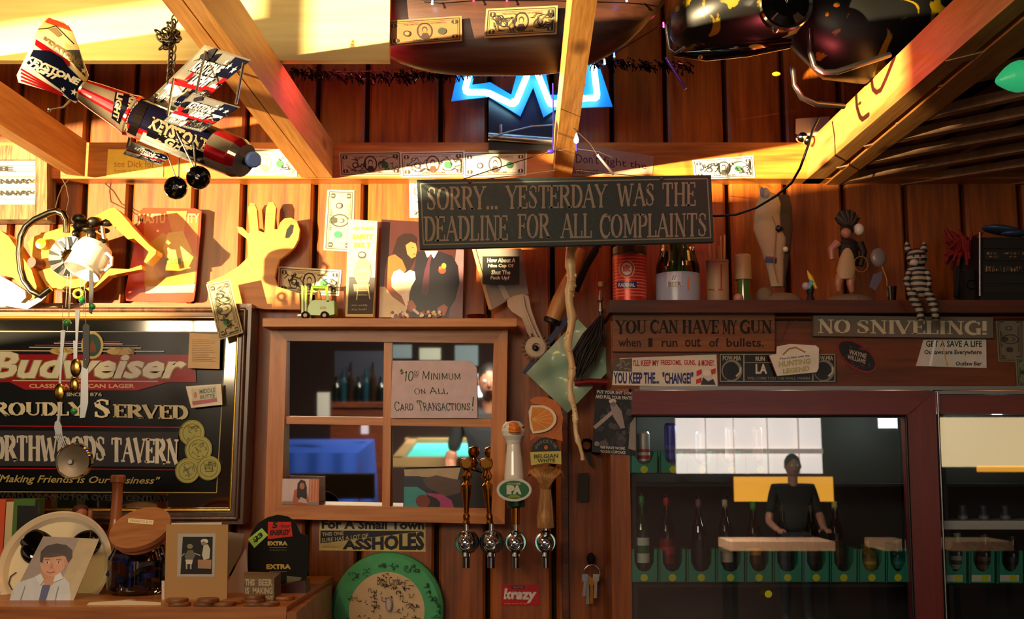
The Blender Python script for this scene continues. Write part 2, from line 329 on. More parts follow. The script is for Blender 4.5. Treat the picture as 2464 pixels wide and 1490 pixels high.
ZT = P(800, 357, 0).z; ZB = P(800, 430, -0.05).z; XL, XR, YB, ZC = -2.5, 6.2, -9.0, 3.35; XC = 2.7
def struct(name, mb, m): o = mb.build(name, m); o['kind'] = 'structure'; return o
fl = MB(); fl.box(((XL + XR) / 2, YB / 2, -.05), (XR - XL + .2, -YB + .2, .1)); struct('floor', fl, wood('floor_boards', '#1a0c06', '#2e170a', .5, 'Y', 6, knots=False))
ce = MB(); ce.box(((XL + XR) / 2, YB / 2, ZC + .05), (XR - XL + .2, -YB + .2, .1)); struct('ceiling', ce, mat('dark_ceiling', '#1c0f08', .9))
wb = MB(); wb.box(((XL + XR) / 2, .06, ZC / 2), (XR - XL, .06, ZC)); WB = struct('wall_back', wb, mat('groove_dark', '#1a0a03', .8))
seams = [18 - 140 * k for k in range(8, 0, -1)] + [18, 122, 189, 302, 462, 580, 753, 875, 1056, 1176, 1330, 1478, 1610, 1757, 1900, 2040, 2190, 2330, 2470, 2610, 2750, 2890]
for a, b in zip(seams, seams[1:]):
    x0, x1 = P(a + 6, 700).x, P(b - 6, 700).x; m = MB(); c = .006
    y0, y1 = .0, .03; pr = [(x0, y1), (x0, y0 + c), (x0 + c, y0), (x1 - c, y0), (x1, y0 + c), (x1, y1)]
    m.prism([(x, y, .0) for x, y in pr], (0, 0, ZC)); m.build('plank', PINE, WB)
# left wall; unseen sun window, opening shaped to place the sunlit patch
wz0, wz1, wy0, wy1 = 1.66, 2.20, -3.02, -1.15
zu0, zu1, yu0 = 1.75, wz1, -4.45
for (ya, yb, za, zb) in ((YB, yu0, 0, ZC), (wy1, .09, 0, ZC), (wy0, wy1, 0, wz0), (yu0, wy0, 0, zu0), (yu0, wy1, wz1, ZC)):
    m = MB(); m.box((XL - .05, (ya + yb) / 2, (za + zb) / 2), (.1, yb - ya, zb - za))
    o = struct('wall_left', m, mat('dark_wall', '#3a1e0c', .8))
m = MB()
for q in (wy0 + .03, wy1 - .03): m.box((XL - .05, q, (wz0 + wz1) / 2), (.06, .045, wz1 - wz0))
m.box((XL - .05, (yu0 + wy0) / 2, zu0 + .01), (.06, wy0 - yu0, .02))
struct('window_1', m, DARKW)
m = MB(); m.box((XR + .05, YB / 2, ZC / 2), (.1, -YB + .2, ZC)); struct('wall_right', m, mat('dark_wall', '#3a1e0c', .8))
m = MB(); m.box(((XL + XR) / 2, YB - .05, ZC / 2), (XR - XL + .2, .1, ZC)); WF = struct('wall_front', m, mat('brick_red_wall', '#2c1610', .85, bump=.5, bs=12))
# header beam that carries the rafters
m = MB(); m.box(((XL + XR) / 2, -.02, (ZT + ZB) / 2), (XR - XL, .06, ZT - ZB)); struct('trim_1', m, PINEX)
# ---- rafters (rest on the header, run towards the viewer)
def rafter(name, a0, a1, b0, b1, ztop, label, mt=RAFT, ext=1.5, zb=ZB, grp=None):
    """a0,a1: bottom corners at the wall (px), b0,b1: bottom corners at the near end (px)"""
    A0, A1 = [Pz(*q, zb) for q in (a0, a1)]; B0, B1 = [Pz(*q, zb) for q in (b0, b1)]
    B0 = A0 + (B0 - A0) * ext; B1 = A1 + (B1 - A1) * ext
    A0 -= (B0 - A0).normalized() * .0; up = V((0, 0, ztop))
    m = MB(); m.hexa([A0, A1, B1, B0], [q + up for q in (A0, A1, B1, B0)]); o = m.build(name, mt); tag(o, label, 'rafter', grp); return o
rafter('rafter', (726, 428), (762, 428), (389, 0), (437, 0), .088, 'left plank of the doubled rafter above the toy biplane')
rafter('rafter', (764, 428), (800, 428), (441, 0), (483, 0), .088, 'right plank of the doubled rafter, with a pink-lit side face')
rafter('rafter', (1331, 428), (1375, 428), (1377, 0), (1437, 0), .088, 'narrow centre rafter running down to the hanging complaint sign')
rafter('rafter', (1928, 443), (1966, 447), (2442, 0), (2494, 0), .088, 'right rafter with a red-lit side face beside the slatted rack')
rafter('rafter', (160, 420), (204, 425), (-40, 300), (0, 300), .088, 'far left rafter ending above the chainsaw', ext=3)
# ---- things laid on top of the rafters
ZR = ZB + .09
def onz(px, py): return Pz(px, py, ZR + .001)
q0 = onz(-200, 122); q1 = onz(932, 124); yb = -.605
m = MB(); xa = -1.9; xb = P(935, 124, yb).x
m.box(((xa + xb) / 2, yb + .02, ZR + .002 + .085), (xb - xa, .02, .17)); o = m.build('pale_board', wood('pale_board_wood', '#d6bd7a', '#e8d79a', .5, 'X', 6, knots=False, vary=.05)); tag(o, 'pale yellow plank lying on edge across the rafters above the biplane', 'board')
# dark boat hull with the tinsel edge
m = MB(); hull = wood('hull_brown', '#2c1610', '#4a2a1c', .35, 'X', 8, knots=False)
rows = []; xs0 = P(690, 100, -.5).x; xs1 = P(1700, 100, -.5).x; N = 26
for i in range(N + 1):
    t = i / N; x = xs0 + (xs1 - xs0) * t; s_ = max(0.02, (1 - abs(2 * t - 1) ** 3.2)); zb = ZR + .004 + .05 * (1 - s_); dp = .065 * s_; row = []
    for k in range(13):
        a = PI * k / 12; row.append(V((x, -.505 - dp * math.cos(a), zb + .26 - .26 * s_ * math.sin(a) ** .6)))
    rows.append(row)
vs = [q for r in rows for q in r]; m.add(vs, [(i * 13 + k, i * 13 + k + 1, (i + 1) * 13 + k + 1, (i + 1) * 13 + k) for i in range(N) for k in range(12)], None, True)
HT = thing('hanging_canoe', (P(1200, 100, -.4).x, -.4, ZR), 'dark brown canoe hull stored upright on the rafters, tinsel along its edge', 'canoe')
m.build('hull', hull, HT)
m = MB(); g0 = P(700, 100, -.42)
gun = [V((x, -.61, 0)) for x in ()]
def gw(name, pts, r, mt, par): mm = MB(); mm.tube(pts, r); return mm.build(name, mt, par)
gw('gunwale', [V((xs0 + (xs1 - xs0) * t, -.505 - .065 * max(.02, 1 - abs(2 * t - 1) ** 3.2), ZR + .27)) for t in [i / 20 for i in range(21)]], .008, DARKW, HT)
# tinsel
R = random.Random(3); m = MB()
for i in range(1500):
    px = R.uniform(700, 1660); py = 178 + 10 * math.sin(px / 120) - (px - 700) * .014 - (14 if px > 1400 else 0)
    a = P(px, py + R.uniform(-10, 8), -.455 + R.uniform(-.01, .01)); b = a + V((R.uniform(-.010, .010), R.uniform(-.01, .01), R.uniform(-.014, .006)))
    w_ = V((.0012, 0, .0008)); m.add([a - w_, a + w_, b + w_, b - w_], [(0, 1, 2, 3)], R.choice(['#0a0614', '#120a20', '#2a1030', '#0c0c0c']))
o = m.build('tinsel', mat('tinsel_foil', vc=True, rough=.2, metal=.7)); tag(o, 'dark tinsel garland along the lower edge of the canoe', 'tinsel'); o['kind'] = 'stuff'
def bulb(px, py, Y, col, st, lab, r=.0024, name='string_light', grp='tiny string lights along the canoe'):
    mm = MB(); mm.ell(P(px, py, Y), r, n=8, m=6); mm.tube([P(px, py, Y) + V((0, 0, r)), P(px, py, Y) + V((0, .004, r + .008))], .0016, 6)
    o = mm.build(name, mat('glow_' + col.strip('#') + str(st), col, .4, emit=st)); tag(o, lab, 'light', grp)
for (x, y, c, l) in [(1040, 9, '#a8d8ff', 'white-blue'), (1143, 160, '#d8f0ff', 'white'), (1432, 140, '#8ab8ff', 'pale blue'), (1455, 153, '#9ad0ff', 'icy blue'), (1478, 136, '#3048ff', 'deep blue'), (1280, 172, '#c02048', 'dim red'), (1190, 178, '#e04060', 'pink'), (1336, 148, '#d02060', 'dark pink'), (1508, 2, '#5878ff', 'violet blue'), (1220, 2, '#d01030', 'red'), (1140, 2, '#b01028', 'dull red'), (1597, 64, '#ff3070', 'hot pink')]:
    bulb(x, y, -.465 if y > 20 else -.59, c, 14, {9: 'white-blue string light on the canoe rim above the left dollar bill', 160: 'bright white string light at the left tip of the neon star'}.get(y, '%s string light %s' % (l, 'at the top of the picture above the canoe' if y < 5 else ('in the tinsel left of the centre rafter' if x < 1330 else 'in the tinsel right of the centre rafter'))))
m = MB(); m.tube([P(x, y - 7, -.455) for x, y in ((700, 182), (900, 178), (1143, 160), (1190, 178), (1280, 172), (1336, 148), (1432, 140), (1478, 136), (1597, 64), (1640, 20))], .0011, 5); m.tube([P(x, y - 7, -.582) for x, y in ((1000, 5), (1040, 9), (1140, 2), (1220, 2), (1400, 4), (1508, 2), (1600, 0))], .0011, 5)
tag(m.build('string_light_wire', mat('black_wire', '#0a0a0c', .5)), 'thin black wire of the string lights along the canoe', 'wire')
# ---- slatted rack at right
RK = thing('slatted_rack', P(2200, 350, -.3), 'slatted wooden rack of thin battens hung between the rafters at right', 'rack')
SLW = wood('slat_wood', '#8a5c38', '#b88860', .6, 'X', 10, knots=False, vary=.2)
sl = [((2290, 150), (2464, 108)), ((2274, 211), (2464, 168)), ((2177, 299), (2464, 235)), ((2103, 352), (2464, 282)), ((2040, 403), (2464, 327)), ((1979, 450), (2464, 366)), ((2043, 467), (2464, 403)), ((2163, 478), (2464, 443)), ((2230, 486), (2464, 466))]
for (a, b) in sl:
    A = Pz(*a, ZB - .002); B = Pz(*b, ZB - .002); d = B - A; B = A + d * 1.7; w_ = d.cross(V((0, 0, 1))).normalized() * .011; A -= d * .06
    m = MB(); m.hexa([A - w_, A + w_, B + w_, B - w_], [q + V((0, 0, .02)) for q in (A - w_, A + w_, B + w_, B - w_)]); m.build('slat', SLW, RK)
for k in range(9):
    A = Pz(2030 + 105 * k, 455 - 6 * k, ZB + .022); d = V((-.42, -.75, 0)) if False else V((.10, -.9, 0)); B = A + d * (1.0); w_ = d.cross(V((0, 0, 1))).normalized() * .024
    A += V((0, 0, .0)); m = MB(); m.hexa([A - w_, A + w_, B + w_, B - w_], [q + V((0, 0, .018)) for q in (A - w_, A + w_, B + w_, B - w_)]); m.build('cross_board', wood('cross_board_wood', '#5a3015', '#854a20', .6, 'Y', 8, knots=False), RK)
A0, A1, B1, B0 = Pz(1975, 452, ZB), Pz(2006, 452, ZB), Pz(2464, 110, ZB), Pz(2464, 40, ZB)
m = MB(); m.hexa([q + V((0, 0, -.003)) for q in (A0, A1, A1 + (B1 - A1) * 1.8, A0 + (B0 - A0) * 1.8)], [q + V((0, 0, .045)) for q in (A0, A1, A1 + (B1 - A1) * 1.8, A0 + (B0 - A0) * 1.8)]); m.build('side_rail', RAFT, RK)
e0, e1 = A1 + V((.02, 0, .10)), A1 + (B1 - A1) * 1.8 + V((.02, 0, .10)); m = MB(); m.hexa([e0, V((XC, e0.y, e0.z)), V((XC, e1.y, e0.z)), e1], [q + V((0, 0, .015)) for q in (e0, V((XC, e0.y, e0.z)), V((XC, e1.y, e0.z)), e1)]); m.build('gap_darkening_panel', BLACKM, RK)  # black sheet added so the gaps between slats stay dark
# ---- right back-bar cabinet
ZS1, ZS0 = P(2000, 722, -.28).z, P(2000, 752, -.28).z
xs = P(1466, 735, -.28).x
CB = thing('bar_cabinet', (1.2, -.2, 1.4), 'dark stained cabinet over the coolers with a ledge of knick-knacks and signs on its face', 'cabinet')
m = MB(); m.box(((xs + XC) / 2, -.14, (ZS1 + ZS0) / 2), (XC - xs, .28, ZS1 - ZS0)); m.build('ledge', DARKW, CB)
YF = -.235; z0 = P(1800, 936, YF).z; xf = P(1470, 800, YF).x
HEAD = wood('cabinet_face_wood', '#4e240c', '#7a3c16', .45, 'X', 8, knots=True)
m = MB(); m.box(((xf + XC) / 2, YF / 2 + .0, (ZS0 + z0) / 2), (XC - xf, -YF, ZS0 - z0 - .0006)); m.build('face_board', HEAD, CB)
m = MB(); m.tube([(xf, YF - .004, ZS0 - .006), (XC, YF - .004, ZS0 - .006)], .007, 8); m.build('moulding', DARKW, CB)
m = MB(); zz = P(1800, 937, YF).z; m.box(((xf + XC) / 2 + .03, YF - .006, zz + .002), (XC - xf - .06, .012, .008)); m.build('metal_strip', STEEL, CB)
# lower wood stile between the taps and the cooler
m = MB()
a, b = P(1368, 1200, -.02).x, P(1468, 1200, -.02).x; m.box(((a + b) / 2, -.012, .9), (b - a, .024, 1.55)); struct('trim_2', m, PINE)
m = MB(); a, b = P(1470, 1200, -.24).x, P(1517, 1200, -.24).x; m.box(((a + b) / 2, -.12, (z0) / 2), (b - a, .24, z0 - .001)); struct('trim_3', m, PINE)
m = MB(); a, b = P(1352, 1200, -.02).x, P(1366, 1200, -.02).x; m.box(((a + b) / 2, -.018, .95), (b - a, .036, 1.9)); struct('trim_4', m, DARKW)
# ---- coolers
def cooler(x0, x1, yf, lab, doorx=None, par=None):
    pass
YD = -.27
FR = thing('glass_door_cooler', (P(1890, 1200, YD).x, -.1, .6), 'bar cooler with a mahogany red framed glass door, stocked with bottles', 'refrigerator')
def qd(pts, Y0, th, mt, name, par, col=None):
    mm = MB(); mm.prism([P(x, y, Y0) for x, y in pts], (0, th, 0)); return mm.build(name, mt, par)
dr = qd([(1522, 941), (2250, 941), (2190, 1000), (1522, 998)], YD, .035, MAHOG, 'door_rail', FR)
dr2 = qd([(2250, 941), (2278, 1640), (2212, 1640), (2180, 1000)], YD, .035, wood('mahogany_upright_paint', '#5c0f12', '#74191a', .33, 'Z', 14, knots=False, coat=.5, vary=.05), 'door_stile', FR)
m = MB(); m.tube([P(2180, 1001, YD - .002), P(2204, 1640, YD - .002)], .003); m.tube([P(1524, 1001, YD - .002), P(2180, 1001, YD - .002)], .003); m.build('door_seal', BLACK, FR)
CG = glass('cooler_glass', '#eef2f0', .15)
mm = MB(); mm.add([P(1518, 996, YD + .02), P(2186, 996, YD + .02), P(2212, 1640, YD + .02), P(1518, 1640, YD + .02)], [(0, 1, 2, 3)]); mm.build('door_glass', CG, FR)
F2 = thing('glass_door_cooler', (P(2400, 1200, YD).x, -.1, .6), 'second cooler at the right edge with a misted glass door and steel top strip', 'refrigerator')
qd([(2262, 951), (2620, 951), (2620, 998), (2262, 996)], YD + .012, .03, MAHOG, 'door_rail', F2)
qd([(2256, 941), (2620, 941), (2620, 949), (2256, 949)], YD + .006, .04, STEEL, 'steel_trim', F2)
mm = MB(); mm.add([P(2258, 996, YD + .02), P(2620, 996, YD + .02), P(2620, 1640, YD + .02), P(2270, 1640, YD + .02)], [(0, 1, 2, 3)]); mm.build('door_glass', CG, F2)
mm = MB(); mm.tube([P(2256, 945, YD), P(2284, 1640, YD)], .0025); mm.build('steel_edge', STEEL, F2)
# interior box shared: back, sides
INT = mat('cooler_lining', '#20221f', .6)
for par, a, b in ((FR, 1520, 2262), (F2, 2268, 2640)):
    xa, xb = P(a, 1300, -.2).x, P(b, 1300, -.2).x; zl = P(1800, 1640, YD).z; mm = MB(); zh = z0 - .002
    mm.box(((xa + xb) / 2, -.006, (zl + zh) / 2), (xb - xa, .01, zh - zl)); mm.box((xa + .004, -.12, (zl + zh) / 2), (.008, .2, zh - zl)); mm.box((xb - .004, -.12, (zl + zh) / 2), (.008, .2, zh - zl)); mm.box(((xa + xb) / 2, -.12, zl), (xb - xa, .22, .01))
    mm.build('lining', INT, par)
    for y in (1168, 1410):
        mm = MB(); zs = P(1800, y, -.22).z; mm.box(((xa + xb) / 2, -.115, zs), (xb - xa - .018, .2, .006)); mm.build('wire_shelf', mat('cooler_shelf', '#22241f', .4, .5), par)
TEAL = mat('teal_plastic', '#1a8c78', .45); YEL = mat('yellow_sticker', '#c8d020', .6)
def rack_pocket(x0, x1, ytop, ybase, lip, Y, lab, sx=None, white=False):
    T = thing('bottle_glide', P((x0 + x1) / 2, ybase, Y), lab, 'bottle rack', 'teal bottle glides in the coolers')
    w_ = (x1 - x0); c = (x0 + x1) / 2; m = MB(); o = 10
    def sidep(xa, xb): return [(xa, ytop), (xb, ytop)]
    # U shaped front with a rounded inner bottom
    out = [(x0 + 1, ytop), (x0 + o, ytop), (x0 + o + 1, lip - 22), (x0 + o + 10, lip - 5), (x0 + o + 20, lip), (x1 - o - 20, lip), (x1 - o - 10, lip - 5), (x1 - o - 1, lip - 22), (x1 - o, ytop), (x1 - 1, ytop), (x1 - 1, ybase), (x0 + 1, ybase)]
    m.prism([P(x, y, Y) for x, y in out], (0, .004, 0)); m.build('front', TEAL, T)
    for xx in (x0 + 3, x1 - 3):
        mm = MB(); A = P(xx, ytop, Y); B = P(xx, ybase, Y); mm.prism([A, B, B + V((0, .16, 0)), A + V((0, .16, 0))], (.0015, 0, 0)); mm.build('divider', TEAL, T)
    mm = MB(); A = P(x0 + 2, ybase, Y); B = P(x1 - 2, ybase, Y); mm.prism([A, B, B + V((0, .17, 0)), A + V((0, .17, 0))], (0, 0, .002)); mm.build('track', TEAL, T)
    d = Draw(Y - .0006)
    if white: d.rect(x0 + 6, lip + 8, x1 - 12, ybase - 6, '#d8d8d0'); d.build('price_card', PRINT, T); d = Draw(Y - .0012)
    d.ell((x0 + x1) / 2 + (6 if white else 0), (lip + ybase) / 2 + 1, 9, 9, '#c8d020', 16); d.build('sticker', YEL, T)
YS = -.235
edges = [1516, 1584, 1652, 1723, 1793, 1860, 1931, 1997, 2064, 2132, 2190]
ordn = ['first', 'second', 'third', 'fourth', 'fifth', 'sixth', 'seventh', 'eighth', 'ninth', 'tenth']
for i, (a, b) in enumerate(zip(edges, edges[1:])): rack_pocket(a, b, 1322, 1403, 1376, YS, 'teal plastic bottle glide with yellow dot, %s from left, lower cooler row' % ordn[i])
for i in range(5): rack_pocket(1516 + i * 70, 1584 + i * 70, 1085, 1140, 1118, YS, 'teal bottle glide with yellow dot, %s from left, top cooler row' % ordn[i])
for i, (a, b) in enumerate([(2272, 2328), (2332, 2396), (2400, 2464)]): rack_pocket(a, b, 1326, 1406, 1376, YS, 'teal bottle glide with white price card, %s in the right cooler' % ordn[i], white=True)
def bottle(px, ybase, ytop, wpx, Y, body, label, neck, lab, lc='#d8d8d0', can=False):
    s_ = S(Y); b = P(px, ybase, Y); h = (ybase - ytop) * s_; r = wpx * s_ / 2
    T = thing('beer_can' if can else 'beer_bottle', b, lab, 'can' if can else 'bottle')
    if can: m = MB(); m.lathe([(r * .8, 0), (r, .04 * h), (r, .93 * h), (r * .8, h), (0, h * .99)], b, n=20, col=body); m.build('can_body', mat('can_print', rough=.3, metal=.4, vc=True), T); 
    else:
        m = MB(); m.lathe([(0, 0), (r, 0), (r, .52 * h), (r * .85, .6 * h), (r * .42, .72 * h), (r * .38, .96 * h), (r * .42, h), (0, h)], b, n=18, col=body); m.build('glass_body', mat('bottle_glass_' + body.strip('#'), body, .08, trans=.0, coat=1), T)
        m = MB(); m.lathe([(r * .4, .74 * h), (r * .4, .95 * h)], b, n=14, col=neck); m.build('neck_label', PRINTG, T)
    m = MB(); m.lathe([(r * 1.01, .1 * h), (r * 1.01, .42 * h)], b, n=20, col=label); m.lathe([(r * 1.018, .22 * h), (r * 1.018, .32 * h)], b, n=20, col=lc); m.build('label_band', PRINTG, T)
yb_ = -.20
for a in [(1546, 1372, 1192, 36, '#0c3a1a', '#d8e0d8', '#2a9a4a', 'green beer bottle with white oval label, far left of the lower cooler row', '#1a6a3a'), (1606, 1374, 1196, 36, '#1a0c08', '#7a1418', '#c02838', 'dark beer bottle with red label in the second glide of the lower row', '#a83038'), (1684, 1376, 1200, 34, '#120c0c', '#1a1414', '#8a6a70', 'nearly black beer bottle in the third glide of the lower row', '#2a1c1c'), (1748, 1370, 1200, 34, '#1a1008', '#c8bcae', '#cfcabc', 'brown beer bottle with a broad off-white label in the fourth glide', '#a89c8e'), (1816, 1374, 1206, 34, '#2a1608', '#5a3c10', '#3ab04a', 'amber beer bottle with a green neck label in the fifth glide', '#c08a20'), (1886, 1374, 1214, 34, '#170d08', '#241408', '#3a2a20', 'dark brown beer bottle in the sixth glide behind the reflected person', '#3a2a18'), (1955, 1374, 1214, 34, '#170d08', '#2a1c10', '#4a3a2a', 'dark brown beer bottle in the seventh glide', '#40301c'), (2014, 1374, 1204, 34, '#1a1208', '#3a2c14', '#c8c070', 'brown beer bottle with a pale yellow neck label in the eighth glide', '#4a3c1a'), (2090, 1374, 1300, 40, '#6a5a10', '#7a6a14', '#7a6a14', 'olive yellow beer bottle in the ninth glide', '#b0982a'), (2160, 1374, 1300, 40, '#0c4a44', '#12605a', '#12605a', 'teal green bottle in the last glide of the lower row', '#1a8078')]: bottle(a[0], a[1], a[2], a[3], yb_, a[4], a[5], a[6], a[7], a[8])
for a in [(1549, 1112, 1040, 30, '#c8c4c0', '#c83030', 'silver beer can with a red swirl on the top row', '#e8e0dc'), (1615, 1112, 1020, 30, '#3a40a0', '#4a50b8', 'tall violet blue can on the top row', '#2a3080'), (1688, 1110, 1040, 26, '#98b4c8', '#a8c8dc', 'pale ice blue can on the top row', '#88a8c0'), (1758, 1112, 1030, 24, '#b0a8b0', '#c8c0c8', 'silver grey can on the top row', '#d8d4d8'), (1824, 1112, 1030, 24, '#b89a9c', '#c8b0b0', 'pinkish can on the top row', '#d0b8b8')]: bottle(a[0], a[1], a[2], a[3], yb_, a[4], a[5], '#000000', a[6], a[7], can=True)
for i, (px, yt, c, lc, lab) in enumerate([(2308, 1222, '#3a3c3a', '#8a8c8a', 'squat grey capped bottle in the first glide of the right cooler'), (2374, 1226, '#2a221c', '#5a4a44', 'brown bottle in the second glide of the right cooler'), (2440, 1230, '#141414', '#2a2a30', 'black bottle in the last glide at the right edge')]): bottle(px, 1380, yt + 60, 42, yb_, c, lc, lc, lab, c)
for i, px in enumerate([2318, 2368, 2420]): bottle(px, 1256, 1216, 22, yb_, '#3a4048', '#505860', '#9098a0', 'small dark bottle on the upper shelf of the right cooler, %s' % ['nearest its frame', 'in the middle of three', 'nearest the picture edge'][i], '#788088', can=True)
m = MB(); A = P(2268, 1254, YS); B = P(2620, 1254, YS); m.prism([A, B, B + V((0, 0, -.018)), A + V((0, 0, -.018))], (0, .12, 0)); o = m.build('shelf_reflection_strip', mat('white_shelf_reflection', '#c8c4c4', .3), F2)  # shelf front coloured white in place of a bright reflection
d = Draw(YD - .0004); d.ell(1849, 1430, 9, 9, '#c8d020', 16); o = d.build('round_sticker', YEL); tag(o, 'round yellow sticker on the cooler door glass below the bottle row', 'sticker')
# ================================================================== FLAT PRINTED THINGS
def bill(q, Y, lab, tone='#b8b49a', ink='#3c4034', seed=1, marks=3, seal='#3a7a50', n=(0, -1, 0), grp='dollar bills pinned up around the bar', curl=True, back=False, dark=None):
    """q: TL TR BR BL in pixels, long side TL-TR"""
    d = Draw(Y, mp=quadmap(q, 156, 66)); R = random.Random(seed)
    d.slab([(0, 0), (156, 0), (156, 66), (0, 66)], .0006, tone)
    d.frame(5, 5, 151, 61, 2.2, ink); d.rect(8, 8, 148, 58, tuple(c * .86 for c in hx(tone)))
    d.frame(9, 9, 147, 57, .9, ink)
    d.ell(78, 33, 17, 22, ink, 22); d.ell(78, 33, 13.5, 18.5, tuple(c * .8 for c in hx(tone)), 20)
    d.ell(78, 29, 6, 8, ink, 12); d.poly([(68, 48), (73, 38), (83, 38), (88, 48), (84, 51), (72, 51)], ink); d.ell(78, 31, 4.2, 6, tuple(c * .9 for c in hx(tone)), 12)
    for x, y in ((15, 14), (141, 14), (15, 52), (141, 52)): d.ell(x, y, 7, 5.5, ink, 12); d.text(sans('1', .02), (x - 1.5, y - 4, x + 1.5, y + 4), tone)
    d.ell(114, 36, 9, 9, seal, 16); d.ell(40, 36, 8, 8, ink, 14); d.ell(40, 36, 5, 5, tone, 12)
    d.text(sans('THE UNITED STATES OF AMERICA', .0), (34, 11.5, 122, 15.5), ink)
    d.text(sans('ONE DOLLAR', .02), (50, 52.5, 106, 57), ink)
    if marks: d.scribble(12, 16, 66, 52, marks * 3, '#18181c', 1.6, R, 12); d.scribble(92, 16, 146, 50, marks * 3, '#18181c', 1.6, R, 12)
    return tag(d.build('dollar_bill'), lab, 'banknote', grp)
def Q(x0, y0, x1, y1): return [(x0, y0), (x1, y0), (x1, y1), (x0, y1)]
TY = -.0518
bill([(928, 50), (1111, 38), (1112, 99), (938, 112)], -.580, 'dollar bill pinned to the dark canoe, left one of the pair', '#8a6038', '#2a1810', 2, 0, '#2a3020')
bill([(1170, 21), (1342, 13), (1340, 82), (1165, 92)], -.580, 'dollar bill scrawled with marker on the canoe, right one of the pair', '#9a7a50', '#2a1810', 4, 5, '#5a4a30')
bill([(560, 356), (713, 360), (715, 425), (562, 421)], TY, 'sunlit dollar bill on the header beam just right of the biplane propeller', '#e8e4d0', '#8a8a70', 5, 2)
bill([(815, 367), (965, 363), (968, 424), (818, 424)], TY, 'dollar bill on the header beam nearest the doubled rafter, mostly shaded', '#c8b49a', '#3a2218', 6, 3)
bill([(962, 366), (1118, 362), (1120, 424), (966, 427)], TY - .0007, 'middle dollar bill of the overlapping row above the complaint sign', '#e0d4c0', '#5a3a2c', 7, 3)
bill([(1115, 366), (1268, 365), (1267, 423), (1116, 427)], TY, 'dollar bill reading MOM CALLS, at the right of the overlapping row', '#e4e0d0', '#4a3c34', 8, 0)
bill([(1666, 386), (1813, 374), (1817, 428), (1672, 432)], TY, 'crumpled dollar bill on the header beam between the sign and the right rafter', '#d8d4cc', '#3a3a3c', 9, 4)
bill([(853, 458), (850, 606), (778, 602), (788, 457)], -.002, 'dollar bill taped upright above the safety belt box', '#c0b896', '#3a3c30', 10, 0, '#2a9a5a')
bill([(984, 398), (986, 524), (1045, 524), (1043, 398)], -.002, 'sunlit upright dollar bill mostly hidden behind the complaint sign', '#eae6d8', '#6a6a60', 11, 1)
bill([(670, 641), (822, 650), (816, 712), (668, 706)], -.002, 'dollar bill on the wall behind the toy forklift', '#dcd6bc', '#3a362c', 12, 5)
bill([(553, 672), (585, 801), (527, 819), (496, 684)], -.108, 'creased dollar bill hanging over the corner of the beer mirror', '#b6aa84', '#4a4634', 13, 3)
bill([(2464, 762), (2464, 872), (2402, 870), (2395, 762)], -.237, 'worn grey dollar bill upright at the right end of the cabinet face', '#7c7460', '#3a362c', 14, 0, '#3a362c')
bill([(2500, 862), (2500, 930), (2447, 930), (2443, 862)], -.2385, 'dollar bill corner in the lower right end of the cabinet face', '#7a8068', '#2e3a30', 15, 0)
# notes on the header
d = Draw(TY); d.slab([(260, 359), (395, 361), (392, 426), (256, 426)], .0006, '#f0c850'); d.text(sans('see Dick for'), [(275, 386), (372, 388), (372, 404), (275, 402)], '#b87a18'); d.text(sans('keep it here'), [(276, 406), (350, 408), (350, 420), (276, 418)], '#c88a20')
tag(d.build('yellow_note'), 'yellow handwritten paper note on the header beam behind the biplane', 'note')
d = Draw(TY); d.slab([(395, 364), (470, 372), (470, 427), (395, 427)], .0006, '#e07020'); d.rect(425, 392, 470, 420, '#f0a030'); d.ell(447, 404, 10, 8, '#f4d060'); tag(d.build('orange_card'), 'orange card with a yellow patch beside the yellow note', 'card')
d = Draw(TY); d.slab([(1379, 345), (1573, 376), (1570, 419), (1377, 424)], .0006, '#b08a70')
T1 = serif("DON'T ", .1, .1, 0, jit=.05)
for t, q in (("Don't", [(1386, 370), (1440, 372), (1440, 395), (1386, 392)]), ('fight the', [(1452, 376), (1556, 392), (1556, 412), (1452, 402)]), ('Internet', [(1380, 402), (1440, 404), (1440, 420), (1380, 418)])): d.text(sans(t), q, '#5a2010')
tag(d.build('handwritten_note'), "pale card hand-lettered Don't fight the, pinned right of the centre rafter", 'note')
# text on the MOM bill
# ---- signs on the cabinet face
YC = -.2365
def board(q, Y, th, mt, name, par=None):
    m = MB(); m.prism([P(x, y, Y) for x, y in q], (0, th, 0)); return m.build(name, mt, par)
T = thing('wooden_sign', P(1670, 845, YC), 'dark wooden sign carved YOU CAN HAVE MY GUN, left on the cabinet face', 'sign')
board(Q(1474, 754, 1864, 846), YC - .014, .013, wood('gun_sign_wood', '#5c3012', '#8a5424', .5, 'X', 8, knots=False), 'board', T)
d = Draw(YC - .0145)
xs = 1482
for wd, a, b in (('YOU', 1480, 1556), ('CAN', 1564, 1632), ('HAVE', 1642, 1730), ('MY', 1738, 1774), ('GUN', 1780, 1858)): d.text(serif(wd, .2, .08, .24), (a, 769, b, 804), '#140a04')
d.build('lettering', PRINT, T); d = Draw(YC - .0145)
for wd, a, b in (('when', 1488, 1542), ('I', 1560, 1570), ('run', 1592, 1630), ('out', 1648, 1686), ('of', 1706, 1730), ('bullets.', 1748, 1838)): d.text(sans(wd, .015), (a, 814 if wd not in ('run',) else 820, b, 835), '#1c0e06')
d.build('small_lettering', PRINT, T)
T = thing('wooden_sign', P(2170, 812, YC), 'long weathered grey sign painted NO SNIVELING!, below the striped cat', 'sign')
board([(1958, 759), (2390, 764), (2390, 814), (1958, 809)], YC - .016, .015, mat('weathered_grey', '#6a6258', .8, bump=.6, bs=90), 'board', T)
d = Draw(YC - .0165)
